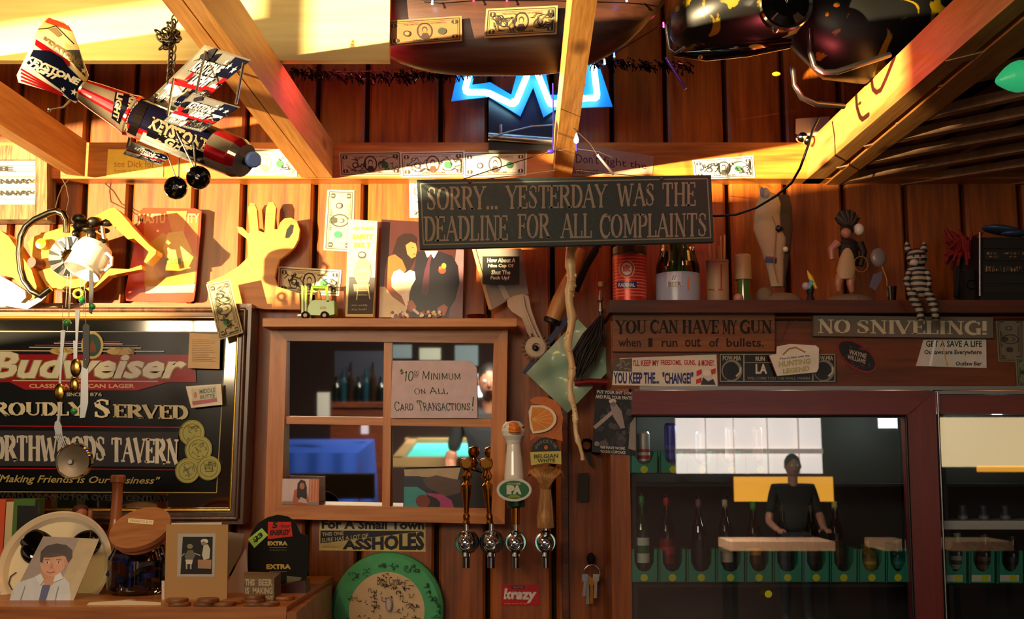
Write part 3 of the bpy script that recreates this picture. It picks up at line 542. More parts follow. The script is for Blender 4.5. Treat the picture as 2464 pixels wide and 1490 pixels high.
for wd, a, b in (('NO', 1968, 2046), ('SNIVELING!', 2062, 2374)): d.text(serif(wd, .19, .07, .22), [(a, 767 + (a - 1960) * .011), (b, 767 + (b - 1960) * .011), (b, 803 + (b - 1960) * .011), (a, 803 + (a - 1960) * .011)], '#c8c0a4')
d.build('lettering', PRINT, T)
d = Draw(YC); d.slab([(1492, 862), (1724, 853), (1727, 932), (1473, 927), (1476, 893)], .001, '#e6ddc8'); d.poly([(1480, 866), (1521, 862), (1521, 895), (1474, 893)], '#5a5048'); d.scribble(1482, 868, 1518, 892, 8, '#8a7c70', 3)
for wd, a, b in (("I'LL KEEP MY", 1523, 1586), ('FREEDOMS,', 1590, 1640), ('GUNS,', 1646, 1674), ('& MONEY.', 1680, 1720)): d.text(sans(wd, .03), (a, 866, b, 881), '#c02028')
for wd, a, b in (('YOU KEEP THE...', 1476, 1586), ('"CHANGE!"', 1594, 1668)): d.text(sans(wd, .035), (a, 896, b, 924), '#242a78')
d.poly([(1676, 893), (1688, 888), (1690, 900), (1676, 906)], '#c8282c'); d.poly([(1710, 890), (1722, 886), (1722, 898), (1712, 902)], '#c8282c'); d.poly([(1675, 914), (1688, 908), (1688, 920), (1675, 924)], '#c8282c'); d.ell(1700, 905, 13, 14, '#d8d4cc'); d.poly([(1686, 926), (1692, 908), (1704, 918), (1716, 912), (1722, 926)], '#2a2a34'); d.ell(1700, 898, 9, 7, '#f0ece0')
tag(d.build('bumper_sticker', PRINTG), "cream bumper sticker reading I'LL KEEP MY FREEDOMS, GUNS, & MONEY", 'sticker')
d = Draw(YC - .002); d.slab([(1730, 850), (2011, 852), (2014, 920), (1730, 922)], .0018, '#0c0c0c'); d.frame(1733, 853, 2009, 918, 2.2, '#a8a288')
for x in (1790, 1956): d.line([(x, 853), (x, 918)], 2.5, '#b0aa90')
for x in (1761, 1983):
    d.ell(x, 892, 25, 26, '#8a8672', 22); d.ell(x - 2, 893, 20, 22, '#101010', 20); d.poly([(x - 12, 914), (x - 8, 896), (x - 16, 884), (x - 4, 872), (x + 8, 878), (x + 8, 892), (x + 2, 914)], '#000000'); d.line([(x + 10, 906), (x + 20, 896), (x + 21, 884)], 4, '#c8c4ac'); d.text(sans('POW-MIA', .03), (x - 22, 856, x + 22, 868), '#b8b49c')
d.text(sans('RUN', .03), (1818, 858, 1840, 869), '#c8c4ac'); d.text(sans('LA', .04), (1818, 876, 1846, 900), '#d8d4c0'); d.line([(1792, 873), (1954, 873)], 1.5, '#9a967e'); d.text(sans('WELCOME YOU THE WALL WHERE', .02), (1798, 907, 1950, 914), '#8a866e')
tag(d.build('licence_plate', PRINTG), 'black plate with two silhouette roundels and RUN LA, below the gun sign', 'plate')
# house-shaped plaque on a string
T = thing('hanging_plaque', P(1912, 905, YC - .02), 'white house-shaped plaque hung by a string triangle over the black plate', 'plaque')
ol = [(1869, 834), (1900, 828), (1962, 831), (1971, 838), (1970, 886), (1965, 896), (1870, 905), (1851, 856), (1868, 852)]
m = MB(); m.prism([P(x, y, YC - .018) for x, y in ol], (0, .008, 0), '#e6e2d0', '#a02028'); m.build('plaque_board', PRINTG, T)
d = Draw(YC - .0185); d.line([(1884, 854), (1898, 840), (1914, 836), (1938, 848)], 3.5, '#a8793a'); d.text(sans("There's bliss with the", .02), [(1876, 861), (1948, 853), (1948, 858), (1876, 866)], '#3858a8'); d.text(sans('HUNTING', .04), [(1874, 870), (1950, 862), (1950, 876), (1874, 884)], '#b8b878'); d.text(sans('LEGEND', .04), [(1884, 888), (1948, 880), (1948, 893), (1884, 900)], '#b8b878'); d.build('plaque_lettering', PRINT, T)
m = MB(); m.tube([P(1870, 833, YC - .012), P(1907, 759, YC - .003), P(1956, 832, YC - .012)], .0009, 5); m.build('string', WIRE, T)
d = Draw(YC - .001); d.slab([(2066 + 0, 857)] and [(2062 + 48 * math.cos(a) * .96 + 8 * math.sin(a), 857 + 38 * math.sin(a) + 16 * math.cos(a)) for a in [2 * PI * i / 28 for i in range(28)]], .004, '#8a1410')
d.poly([(2062 + 43 * math.cos(a) + 8 * math.sin(a), 857 + 33 * math.sin(a) + 15 * math.cos(a)) for a in [2 * PI * i / 28 for i in range(28)]], '#120706'); d.scribble(2028, 832, 2092, 885, 12, '#7a1a12', 2)
d.poly([(2036, 834), (2092, 850), (2086, 882), (2032, 864)], '#080404'); d.text(sans('WAYNE', .03), [(2044, 840), (2086, 852), (2084, 864), (2042, 852)], '#b8a8a0'); d.text(sans('WILLIAMS', .03), [(2040, 853), (2084, 866), (2082, 876), (2038, 863)], '#b8a8a0')
tag(d.build('oval_badge', PRINTG), 'small tilted oval badge, black with a red rim, on the cabinet face', 'badge')
d = Draw(YC - .0015); d.slab([(2222, 818), (2373, 817), (2374, 886), (2204, 881)], .0015, '#d8d4cc'); d.text(sans('GET A SAVE A LIFE', .02), (2228, 820, 2363, 835), '#2a2a2c'); d.text(sans('Outlaws are Everywhere', .02), (2224, 842, 2362, 856), '#2a2a2c'); d.text(sans('Outlaw Bar', .02), (2300, 870, 2362, 880), '#2a2a2c'); d.line([(2250, 819), (2238, 881)], 6, '#f8fcff'); d.line([(2266, 819), (2280, 882)], 3, '#c8a878')
tag(d.build('licence_plate', mat('white_plate_gloss', rough=.12, vc=True)), 'glossy white plate reading AVE A LIFE, below the NO SNIVELING! sign', 'plate')
# poster beside the cooler
d = Draw(-.2455); d.slab([(1434, 937), (1534, 945), (1531, 1096), (1424, 1088)], .001, '#1a181a'); R = random.Random(5)
for k in range(46): d.poly(rnd_poly(R.uniform(1436, 1522), R.uniform(968, 1070), R.uniform(4, 11), 7, R), R.choice(['#2c282a', '#3a3638', '#0c0b0c', '#4c484a']))
d.line([(1430, 1030), (1482, 985)], 9, '#a89a98'); d.poly([(1468, 975), (1480, 968), (1496, 990), (1504, 1030), (1494, 1032), (1476, 1004)], '#9a908e'); d.ell(1474, 966, 9, 6, '#c8c0bc'); d.ell(1476, 973, 6, 6, '#7a6e6a'); d.poly([(1516, 1020), (1530, 1000), (1530, 1085), (1512, 1080)], '#9a9088'); d.ell(1452, 1070, 12, 10, '#565052'); d.ell(1436, 1068, 6, 6, '#8a8486')
for t, q in (('PUT YOUR SHIT DOWN', [(1437, 939), (1530, 944), (1530, 951), (1437, 947)]), ('AND PULL YOUR PANTS UP', [(1433, 950), (1532, 955), (1532, 963), (1433, 959)]), ('WE HAVE WORK', [(1444, 1073), (1505, 1076), (1505, 1083), (1444, 1080)]), ('TO DO CUPCAKE', [(1444, 1083), (1505, 1086), (1505, 1093), (1444, 1090)])): d.text(sans(t, .03), q, '#d0ccc8')
tag(d.build('black_and_white_poster', PRINTG), 'black and white poster of a helmeted worker, taped left of the cooler door', 'poster')
# ---- lower wall stickers
d = Draw(-.002); d.slab([(769, 1257), (1024, 1260), (1024, 1328), (768, 1325)], .001, '#e0c47c'); d.rect(772, 1259, 1022, 1275, '#d8d2ae')
d.text(sans('For A Small Town', .04), [(774, 1250), (1021, 1252), (1021, 1275), (774, 1273)], '#14140f')
d.poly([(771, 1277), (1022, 1278), (771, 1308)], '#0c1014'); d.text(sans('THIS ONE', .02), [(775, 1282), (827, 1279), (827, 1288), (775, 1291)], '#c8bc90'); d.text(sans('SURE HAS A LOT OF', .02), [(774, 1296), (886, 1284), (886, 1295), (774, 1306)], '#c8bc90')
tA = sans('ASSHOLES', .05); d.text(tA, [(824, 1302), (1021, 1278), (1021, 1325), (824, 1323)], '#10140f'); d.text(sans('Humor Imports'), (776, 1314, 816, 1320), '#8a7040')
tag(d.build('bumper_sticker', PRINTG), 'yellowed sticker beginning For A Small Town, just under the mirror frame', 'sticker')
d = Draw(-.0245 if False else -.002); d.slab([(1207, 1408), (1299, 1407), (1298, 1458), (1206, 1457)], .001, '#c01824'); d.text(sans('krazy', .05, .1), [(1212, 1416), (1292, 1417), (1290, 1452), (1212, 1450)], '#e8dcd4'); d.rect(1231, 1411, 1262, 1417, '#3a0c10'); d.text(sans('WHISTLER'), (1234, 1412, 1259, 1416), '#c8b0a8'); d.text(sans('krazy sound & light', .02), (1214, 1451, 1270, 1455), '#d8a040')
tag(d.build('red_sticker', PRINTG), 'small red sticker with slanted white lettering, under the tap handles', 'sticker')
# green signed disc
T = thing('signed_flying_disc', P(935, 1460, -.03), 'mint green disc with a cream centre covered in signatures, low on the wall', 'disc')
c = P(934, 1466, -.012); r = S(-.02) * 132; m = MB(); m.lathe([(r * .66, .028), (r * .93, .026), (r * .99, .018), (r, 0), (r * .96, 0), (r * .9, .018), (0, .02)], c, (0, -1, 0), n=56, col='#4fae78'); m.lathe([(0, .029), (r * .665, .0285)], c, (0, -1, 0), n=56, col='#d8bc98'); m.build('disc', PRINT, T)
d = Draw(-.0415); R = random.Random(11)
for k in range(46):
    a = R.uniform(0, 2 * PI); rr = R.uniform(94, 118); x, y = 934 + rr * math.cos(a), 1462 + rr * math.sin(a)
    if y < 1500: d.scribble(x - 9, y - 5, x + 9, y + 5, 2, '#10502c', 1.6, R, 8)
for k in range(52):
    a = R.uniform(0, 2 * PI); rr = R.uniform(20, 78); x, y = 934 + rr * math.cos(a), 1462 + rr * math.sin(a)
    if y < 1500: d.scribble(x - 9, y - 5, x + 9, y + 5, 2, '#1a1818', 1.3, R, 7)
d.text(sans('Birt 2 Cards'), (908, 1388, 962, 1408), '#181614'); d.ell(935, 1455, 8, 18, '#8a86a8'); d.ell(935, 1455, 5, 14, '#c8b498'); d.build('signatures', PRINT, T)
# ---- stuff on the upper wall: red tin sign
T = thing('tin_sign', P(400, 727, -.03), 'red tin sign with a worn yellow centre, leaning on the wall behind the chainsaw', 'sign')
ol = [(345, 500), (470, 502), (485, 508), (482, 560), (470, 700), (466, 724), (458, 728), (304, 724), (300, 706), (330, 560), (332, 512)]
m = MB(); m.prism([P(x, y, -.028) for x, y in ol], (0, .006, 0), '#c23a20', '#7a1a10'); m.build('sign_plate', mat('tin_sign_paint', rough=.22, vc=True), T)
d = Draw(-.0285); d.poly([(346, 520), (478, 522), (470, 680), (346, 682)], '#cc6026'); d.poly([(352, 590), (392, 560), (448, 590), (474, 620), (466, 690), (348, 690)], '#c88c2c'); d.text(sans('MASTU', .03), [(334, 514), (398, 514), (397, 538), (334, 538)], '#f0b070'); d.text(sans('ITY', .03), [(452, 514), (480, 514), (479, 536), (451, 536)], '#f0b070'); d.poly([(400, 508), (450, 508), (442, 560), (430, 590), (414, 560)], '#d88a40'); d.ell(410, 640, 40, 46, '#b87a20'); d.poly([(350, 690), (470, 684), (466, 704), (350, 706)], '#e8c890'); d.poly([(392, 600), (404, 560), (440, 556), (462, 604), (452, 628), (404, 632)], '#e0b050')  # orange wedge between the letter groups is painted glare
for k in range(4): d.rect(398 + k * 10, 622, 405 + k * 10, 636, '#5a8030')
d.build('worn_glare_print', PRINTG, T)
# carved OK hand
T = thing('wooden_hand', P(600, 740, -.03), 'flat wooden cut-out of a hand making an OK gesture, leaning on the wall', 'cutout')
HW = wood('hand_cutout_wood', '#9a5614', '#c2802c', .5, 'X', 6, knots=False)
hand = [(497, 680), (540, 662), (575, 640), (598, 618), (594, 575), (574, 560), (570, 545), (584, 548), (597, 562), (601, 560), (596, 500), (602, 488), (612, 490), (618, 505), (622, 555), (636, 560), (640, 500), (647, 486), (658, 487), (664, 500), (660, 552), (668, 552), (674, 536), (684, 526), (700, 524), (714, 532), (721, 552), (718, 575), (708, 595), (690, 612), (672, 625), (664, 648), (660, 668), (668, 690), (720, 706), (722, 745), (640, 744), (560, 735)]
m = MB(); m.prism([P(x, y, -.042) for x, y in hand], (0, .014, 0)); ho = m.build('hand_board', HW, T)
# no cut-out between thumb and finger: dark patch painted as the shaded hole
d = Draw(-.0423); d.poly([(686, 570), (690, 552), (700, 540), (707, 542), (704, 560), (696, 572), (688, 574)], '#2a0f03'); d.build('painted_finger_hole', BLACKM, T)
m = MB(); m.prism([P(x, y, -.032) for x, y in Q(560, 662, 640, 700)], (0, .02, 0)); m.build('support_block', HW, T)
# safety belt box
T = thing('safety_belt_box', P(870, 765, -.06), 'tall cream box printed SAFETY BELT with a drawing of a seated person', 'box')
m = MB(); m.prism([P(x, y, -.065) for x, y in [(838, 528), (908, 532), (898, 763), (831, 762)]], (0, .035, 0)); m.build('carton', mat('cream_carton', '#d8c890', .6), T)
d = Draw(-.0654); d.poly([(840, 666), (902, 668), (897, 756), (836, 756)], '#4c4a48')
d.text(sans('HAVE YOURSELF', .02), (850, 546, 898, 554), '#c0963c'); d.text(sans('SAFETY', .04), (848, 564, 898, 576), '#c89a30'); d.text(sans('BELT', .04), (852, 584, 892, 596), '#c89a30')
d.ell(871, 614, 10, 9, '#3a3c40'); d.ell(871, 613, 7, 5, '#d8cc98'); d.poly([(856, 632), (866, 622), (878, 622), (890, 634), (894, 660), (886, 684), (860, 684), (850, 660)], '#8a8870'); d.poly([(850, 684), (890, 684), (886, 700), (852, 702)], '#9a9880'); d.frame(860, 652, 886, 676, 2, '#c8c4a0')
for y in (690, 700, 710): d.line([(858, y), (884, y)], 2, '#c8c4a0')
for a in ((862, 684, 858, 722), (884, 684, 890, 720)): d.line([a[:2], a[2:]], 3, '#c8c4a0')
d.text(sans('one weddy'), (846, 732, 884, 738), '#c8c4a0'); d.text(sans('any bolt!'), (846, 742, 882, 748), '#c8c4a0'); d.build('box_print', PRINT, T)
# wedding photograph
d = Draw(-.034); d.slab([(918, 528), (1116, 540), (1113, 766), (912, 764)], .003, '#3a1a18'); d.poly([(1098, 600), (1116, 601), (1113, 765), (1080, 765)], '#7a5a62')
d.poly([(1004, 606), (1030, 602), (1060, 606), (1088, 616), (1102, 640), (1106, 680), (1096, 720), (1070, 764), (990, 764), (984, 730), (986, 690), (996, 650)], '#12101a')
d.poly([(1022, 604), (1054, 604), (1044, 622), (1038, 614), (1028, 620)], '#e8e0d0'); d.poly([(1034, 612), (1040, 612), (1034, 640), (1032, 700), (1026, 712), (1012, 706), (1022, 650)], '#4a2430')
d.ell(1064, 650, 9, 9, '#d03a20'); d.ell(1068, 640, 6, 7, '#6a8028'); d.ell(1060, 645, 4, 4, '#f05a30')
d.poly([(950, 592), (956, 572), (972, 562), (990, 562), (1002, 572), (1000, 620), (984, 650), (974, 660), (966, 640), (952, 620), (944, 610)], '#1c0c08')
d.poly([(976, 590), (988, 582), (1000, 586), (1004, 600), (1000, 618), (990, 622), (980, 612)], '#b06a3c'); d.ell(993, 596, 2, 1.2, '#2a1008', 8); d.line([(994, 612), (1000, 611)], 1.6, '#8a2820')
d.poly([(934, 618), (950, 612), (968, 626), (978, 650), (966, 664), (952, 660), (944, 690), (962, 712), (984, 730), (998, 746), (990, 752), (968, 738), (938, 712), (924, 690), (926, 650)], '#9c5426')
d.poly([(948, 654), (962, 648), (974, 658), (986, 650), (998, 654), (1000, 672), (990, 690), (984, 712), (984, 728), (958, 706), (942, 690), (942, 668)], '#ece4b8'); d.poly([(914, 690), (926, 690), (944, 714), (980, 740), (972, 764), (912, 764)], '#e2d8a4'); d.poly([(966, 712), (986, 690), (984, 726), (978, 740)], '#f8f4dc')
d.poly([(980, 726), (992, 722), (1002, 738), (998, 752), (986, 744)], '#b8704a'); d.line([(994, 744), (1008, 756)], 6, '#f0e8d8'); d.poly([(1052, 742), (1068, 732), (1078, 740), (1070, 760), (1054, 760)], '#b8705a')
R = random.Random(2)
for cx, k in ((960, 26), (1036, 22)):
    for i in range(k): d.ell(cx + R.uniform(-24, 24), 757 + R.uniform(-7, 6), 4, 4, R.choice(['#f4e8c8', '#e8c848', '#8a1838', '#f8f4ec', '#6a1030']), 8)
tag(d.build('wedding_photograph', PRINTG), 'photograph of a bride and a dark-suited groom cutting flowers, on the mirror shelf', 'photograph')
# navy letter board at the far left
T = thing('letter_board', P(60, 530, -.07), 'weathered frame with white slats lettered NAVY at the far left', 'sign')
OLD = wood('weathered_frame_wood', '#3a2c1e', '#a08258', .85, 'Z', 34, knots=False)
for q in ([(84, 360), (144, 360), (110, 530), (84, 530)][:0] or Q(84, 352, 113, 528), Q(-120, 350, 84, 384), Q(-120, 492, 84, 528)): board(q, -.075, .05, OLD, 'frame_rail' if q[0][0] < 0 else 'frame_stile', T)
for i in range(8):
    y = 386 + i * 13.5; m = MB(); m.prism([P(x, yy, -.055 - (.008 if i % 2 == 0 else 0)) for x, yy in Q(-120, y, 84, y + 11.5)], (0, .012, 0)); m.build('slat', mat('slat_white', '#c8c4ac', .6), T)
d = Draw(-.0645); d.text(sans('E', .05), (-2, 400, 20, 412), '#22262a')
for t, a, b, y in (('NAVY', 0, 76, 430), ('NAVY', 0, 76, 458)): d.text(sans(t, .06), (a, y, b, y + 13), '#1c2024')
d.build('slat_letters', PRINT, T)
# ================================================================== BEER MIRROR (left)
T = thing('framed_beer_mirror', P(200, 1260, -.04), 'large wood-framed mirror with red and gold brewery lettering and a tavern name', 'mirror')
FRW = wood('mirror_frame_wood', '#4a2a12', '#8a5c2c', .35, 'X', 12, knots=False, coat=.5); FRD = wood('mirror_frame_shaded_wood', '#2c1810', '#5a3824', .3, 'Z', 12, knots=False, coat=.5)  # second wood is a darker copy, shade put into its colour
def fr(q, Y, th, mt, nm): return board(q, Y, th, mt, nm, T)
yo = -.085
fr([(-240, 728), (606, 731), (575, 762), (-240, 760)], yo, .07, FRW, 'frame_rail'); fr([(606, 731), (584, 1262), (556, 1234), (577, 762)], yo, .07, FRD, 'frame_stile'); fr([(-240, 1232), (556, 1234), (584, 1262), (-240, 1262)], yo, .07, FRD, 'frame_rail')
m = MB(); 
for a, b in (((-240, 745), (590, 746)), ((590, 746), (570, 1248)), ((-240, 1248), (570, 1248))): m.tube([P(*a, yo - .002), P(*b, yo - .002)], .006, 8)
m.build('frame_bead', FRD, T)
GOLD = mat('gilt_edge', '#d8a840', .2, .9)
m = MB()
for a, b in (((-240, 763), (575, 765)), ((575, 765), (554, 1228)), ((-240, 1228), (554, 1228))): m.tube([P(*a, yo + .006), P(*b, yo + .006)], .0042, 6)
m.build('gilt_slip', GOLD, T)
MIR = mat('mirror_silver', '#b0aca0', .07, 1)
fr([(-240, 760), (578, 762), (558, 1236), (-240, 1236)], yo + .02, .01, MIR, 'mirror_glass')
YM = yo + .0195
d = Draw(YM); d.poly([(-240, 798), (543, 800), (520, 1185), (-240, 1182)], '#040506'); d.line([(-240, 797), (544, 799), (521, 1186), (-240, 1183)], 2, '#b8a870')
d.k = 30; d.poly([(-240, 852), (470, 854), (472, 920), (-240, 920)], '#960c16'); d.poly([(20, 918), (410, 918), (330, 940), (60, 938)], '#a01018')
for a, b, y in ((130, 295, 826), (70, 340, 836), (0, 395, 844), (30, 380, 916)): d.line([(a, y), (b, y + 2)], 2.4, '#d8d0b4')
for a, b, y in ((140, 290, 822), (84, 332, 831)): d.line([(a, y), (b, y + 1)], 2.2, '#b81820')
d.line([(-240, 1023), (440, 1029)], 2.5, '#b01020'); d.poly([(-240, 1034), (430, 1040), (424, 1124), (-240, 1120)], '#34343a'); d.line([(-240, 1125), (424, 1131)], 2.5, '#a0101c')
d.ell(222, 831, 27, 33, '#c8b878'); d.ell(222, 831, 21, 27, '#2a5048'); d.poly([(212, 848), (216, 830), (222, 818), (230, 832), (232, 848)], '#7a4a30')
d.ell(150, 845, 30, 9, '#c8b070'); d.ell(290, 846, 34, 9, '#c8b070'); d.scribble(120, 838, 178, 852, 6, '#8a7838', 1.5); d.scribble(258, 838, 322, 854, 8, '#8a7838', 1.5)
d.build('printed_panel', mat('panel_print', rough=.22, vc=True, spec=.25), T)
d = Draw(YM); d.k = 42; W_ = sans('Budweiser', .06, .3); d.text(W_, [(-28, 845), (452, 852), (452, 914), (-28, 914)], '#8a7a3c'); d.k = 46; d.text(sans('Budweiser', .035, .3), [(-24, 846), (448, 853), (448, 911), (-24, 911)], '#dcdcc8'); d.build('brand_lettering', PRINTG, T)
d = Draw(YM); d.k = 42; d.text(sans('CLASSIC AMERICAN LAGER', .03), (70, 924, 324, 934), '#d8a878'); d.text(sans('SINCE', .02), (160, 945, 196, 954), '#b8b49c'); d.text(sans('1876', .02), (210, 945, 245, 954), '#b8b49c')
d.text(serif('PROUDLY', .22, .1, .2), (-50, 967, 206, 1002), '#d8d4b8'); d.text(serif('S', .22, .1, .2), (226, 960, 266, 1006), '#e0dcc0'); d.text(serif('ERVED', .22, .1, .2), [(272, 972), (453, 975), (453, 1012), (272, 1006)], '#c8c098')
d.text(serif('NORTHWOODS', .24, .09, .22), [(-52, 1044), (254, 1047), (254, 1114), (-52, 1112)], '#c8c6c0'); d.text(serif('TAVERN', .24, .09, .22), [(268, 1050), (430, 1054), (428, 1120), (268, 1115)], '#d4d2cc')
d.text(sans('"Making Friends Is Our Business"', .015, .35), [(-8, 1142), (386, 1148), (386, 1170), (-8, 1166)], '#b0a060'); d.text(sans('AWARD WINNING FOR OVER A CENTURY', .025), [(-26, 1184), (404, 1194), (404, 1208), (-26, 1200)], '#1a1a14'); d.build('panel_lettering', PRINTG, T)
# things stuck on the mirror
d = Draw(yo - .001); d.slab([(456, 801), (530, 805), (528, 888), (452, 886)], .001, '#d8bc98'); R = random.Random(1)
for i in range(13): d.line([(462, 818 + i * 4.2), (462 + R.uniform(40, 60), 819 + i * 4.2)], .9, '#9a8468')
tag(d.build('typed_note'), 'small cream typed note stuck to the upper right of the beer mirror', 'note')
d = Draw(yo - .001); d.slab([(447, 930), (532, 924), (535, 974), (460, 982)], .001, '#d8d0c0'); d.poly([(460, 936), (520, 928), (523, 966), (464, 974)], '#b8b898'); d.poly([(462, 966), (522, 958), (523, 967), (464, 976)], '#a01c28'); d.ell(470, 951, 4, 8, '#b84830'); d.text(sans('MIDDLE', .03), [(480, 938), (518, 933), (518, 944), (480, 948)], '#2a3a20'); d.text(sans('BUTTE', .03), [(482, 952), (517, 947), (517, 957), (482, 961)], '#2a3a20')
tag(d.build('small_card', PRINTG), 'small white and red name card on the right side of the beer mirror', 'card')
for i, (x, y, r) in enumerate(((462, 1042, 31), (478, 1082, 33), (452, 1133, 30), (503, 1127, 29))):
    T2 = thing('token_coin', P(x, y, yo + .015), ['top pale green gold token stuck on the beer mirror', 'second pale green gold token, under the top one', 'lower left pale green gold token on the beer mirror', 'lower right pale green gold token with a building emblem'][i], 'token', 'gold tokens on the beer mirror')
    rr = r * S(yo); cc = P(x, y, YM - .002 - .0012 * i); m = MB(); m.lathe([(0, .0008), (rr * .68, .0008), (rr * .7, .002), (rr * .74, .0008), (rr * .92, .0008), (rr * .95, .0022), (rr, .0018), (rr, 0)], cc, (0, -1, 0), n=32, col='#8a8a50'); m.build('token', mat('token_metal', '#9a9858', .5, .3), T2)
    d = Draw(cc.y - .001); d.scribble(x - r * .55, y - r * .55, x + r * .55, y + r * .55, 12, '#5a5a30', 1.3)
    if i == 3: d.frame(x - 8, y - 8, x + 8, y + 8, 2, '#4a4c28')
    d.build('relief', PRINT, T2)
# ================================================================== WINDOW-SHAPED MIRROR (centre)
T = thing('window_frame_mirror', P(920, 1255, -.03), 'four-pane wooden window frame fitted with mirror glass, in the middle of the wall', 'mirror')
y1 = -.075; CW = wood('cabinet_pine', '#a85a1c', '#d08a44', .4, 'X', 9, knots=False); CWZ = wood('cabinet_pine_upright', '#a85a1c', '#d08a44', .4, 'Z', 9, knots=False)
fr([(652, 782), (1222, 782), (1188, 826), (690, 820)], y1, .07, CW, 'top_rail'); fr([(652, 782), (690, 820), (678, 1214), (636, 1248)], y1, .07, CWZ, 'side_stile'); fr([(1222, 782), (1214, 1262), (1176, 1224), (1188, 826)], y1, .07, CWZ, 'side_stile'); fr([(636, 1248), (678, 1214), (1176, 1224), (1214, 1262)], y1, .07, CW, 'bottom_rail')
fr([(924, 822), (943, 822), (938, 1222), (919, 1221)], y1 + .008, .012, CWZ, 'muntin'); fr([(684, 1002), (1182, 1008), (1182, 1028), (684, 1020)], y1 + .01, .012, CW, 'muntin')
MN = V((0, -1, -.062)).normalized(); M0 = P(930, 1020, -.045)
def mray(px, py): r = ray(px, py); return CP + r * ((M0 - CP).dot(MN) / r.dot(MN))
ax_, bx_, cx_, dx_ = 692, 931, 929, 1186
for (a, b, c_, d_) in ((686, 822, 930, 1006), (930, 822, 1190, 1010), (680, 1006, 930, 1222), (928, 1012, 1186, 1228)):
    m = MB(); m.add([mray(a, b), mray(c_, b), mray(c_, d_), mray(a, d_)], [(3, 2, 1, 0)]); m.build('pane', mat('mirror_pane', '#cfcfca', .02, 1), T)
T = thing('mirror_shelf', P(937, 790, -.1), 'honey pine shelf running along the top of the window-frame mirror', 'shelf')
m = MB(); a, b = P(632, 775, -.13), P(1243, 775, -.13); zt, zb2 = P(900, 766, -.13).z, P(900, 786, -.13).z
m.prism([V((a.x, -.13, zb2)), V((b.x, -.13, zb2)), V((b.x, -.13, zt)), V((a.x, -.13, zt))], (0, .129, 0)); m.build('shelf_board', SHELFW, T)
# notes on that mirror
d = Draw(y1 - .002); d.slab([(944, 868), (1132, 868), (1147, 885), (1149, 1006), (940, 1006)], .001, '#d8c8d4'); HG = '#0c4a34'
def hand(t, q): d.text(serif(t, .10, .095, 0, caps=1.25, jit=.03), q, HG)
hand('$', [(961, 889), (971, 887), (972, 901), (962, 903)]); hand('10', [(974, 893), (996, 893), (994, 917), (971, 919)]); hand('00', [(996, 892), (1008, 892), (1008, 902), (996, 903)]); d.line([(996, 905), (1007, 904)], 1.4, HG); d.line([(997, 908), (1006, 907)], 1.4, HG)
hand('Minimum', [(1018, 893), (1106, 894), (1108, 914), (1016, 915)]); hand('On', [(996, 936), (1022, 932), (1024, 948), (998, 950)]); hand('All', [(1032, 932), (1076, 932), (1078, 949), (1034, 949)])
hand('Card', [(948, 966), (994, 968), (994, 988), (950, 990)]); hand('Transactions', [(1002, 964), (1131, 966), (1130, 988), (1008, 990)]); d.line([(1139, 955), (1137, 978)], 2.2, HG); d.line([(1137, 985), (1137, 988)], 2.2, HG)
tag(d.build('handwritten_note'), 'white card hand-lettered $10.00 MINIMUM ON ALL CARD TRANSACTIONS! on the mirror', 'note')
d = Draw(y1 - .003); d.slab([(680, 1152), (768, 1153), (767, 1216), (678, 1213)], .001, '#d8c4cc'); d.poly([(680, 1206), (768, 1208), (767, 1216), (678, 1213)], '#9a8080'); d.poly([(744, 1153), (768, 1153), (767, 1208), (742, 1206)], '#c87a58')
for x in (748, 755, 762): d.line([(x, 1156), (x - 2, 1206)], 2, '#e0a080')
d.poly([(704, 1210), (708, 1180), (720, 1174), (736, 1178), (744, 1206), (738, 1215), (712, 1215)], '#b8604c'); d.poly([(714, 1196), (716, 1164), (724, 1154), (734, 1158), (738, 1172), (738, 1200), (730, 1204), (720, 1202)], '#20100e'); d.ell(727, 1170, 6, 8, '#c07058'); d.poly([(716, 1208), (724, 1196), (736, 1202), (740, 1212)], '#c8b8b0')
tag(d.build('portrait_photograph', PRINTG), 'small photograph of a long-haired woman tucked in the lower left mirror pane', 'photograph')
d = Draw(y1 + .016); d.slab([(972, 1128), (1112, 1124), (1190, 1150), (1190, 1228), (970, 1226)], .001, '#1a1a1e'); d.poly([(972, 1130), (1108, 1126), (1100, 1158), (1060, 1150), (974, 1146)], '#b8a888'); d.poly([(972, 1146), (1010, 1146), (1030, 1164), (1040, 1184), (972, 1176)], '#232c40')
d.poly([(972, 1172), (1004, 1172), (1026, 1186), (1030, 1226), (972, 1226)], '#3a9aa0'); d.poly([(1016, 1152), (1050, 1144), (1078, 1150), (1108, 1156), (1108, 1186), (1070, 1196), (1050, 1184), (1026, 1172)], '#5a463c'); d.poly([(1026, 1186), (1064, 1190), (1086, 1204), (1094, 1226), (1052, 1226)], '#a83c78'); d.ell(1030, 1210, 30, 17, '#1c0e0a', rot=10); d.ell(1018, 1206, 17, 15, '#7a3428', rot=20)
tag(d.build('snapshot', PRINTG), 'snapshot of a child lying asleep on teal and pink, in the lower right mirror pane', 'photograph')
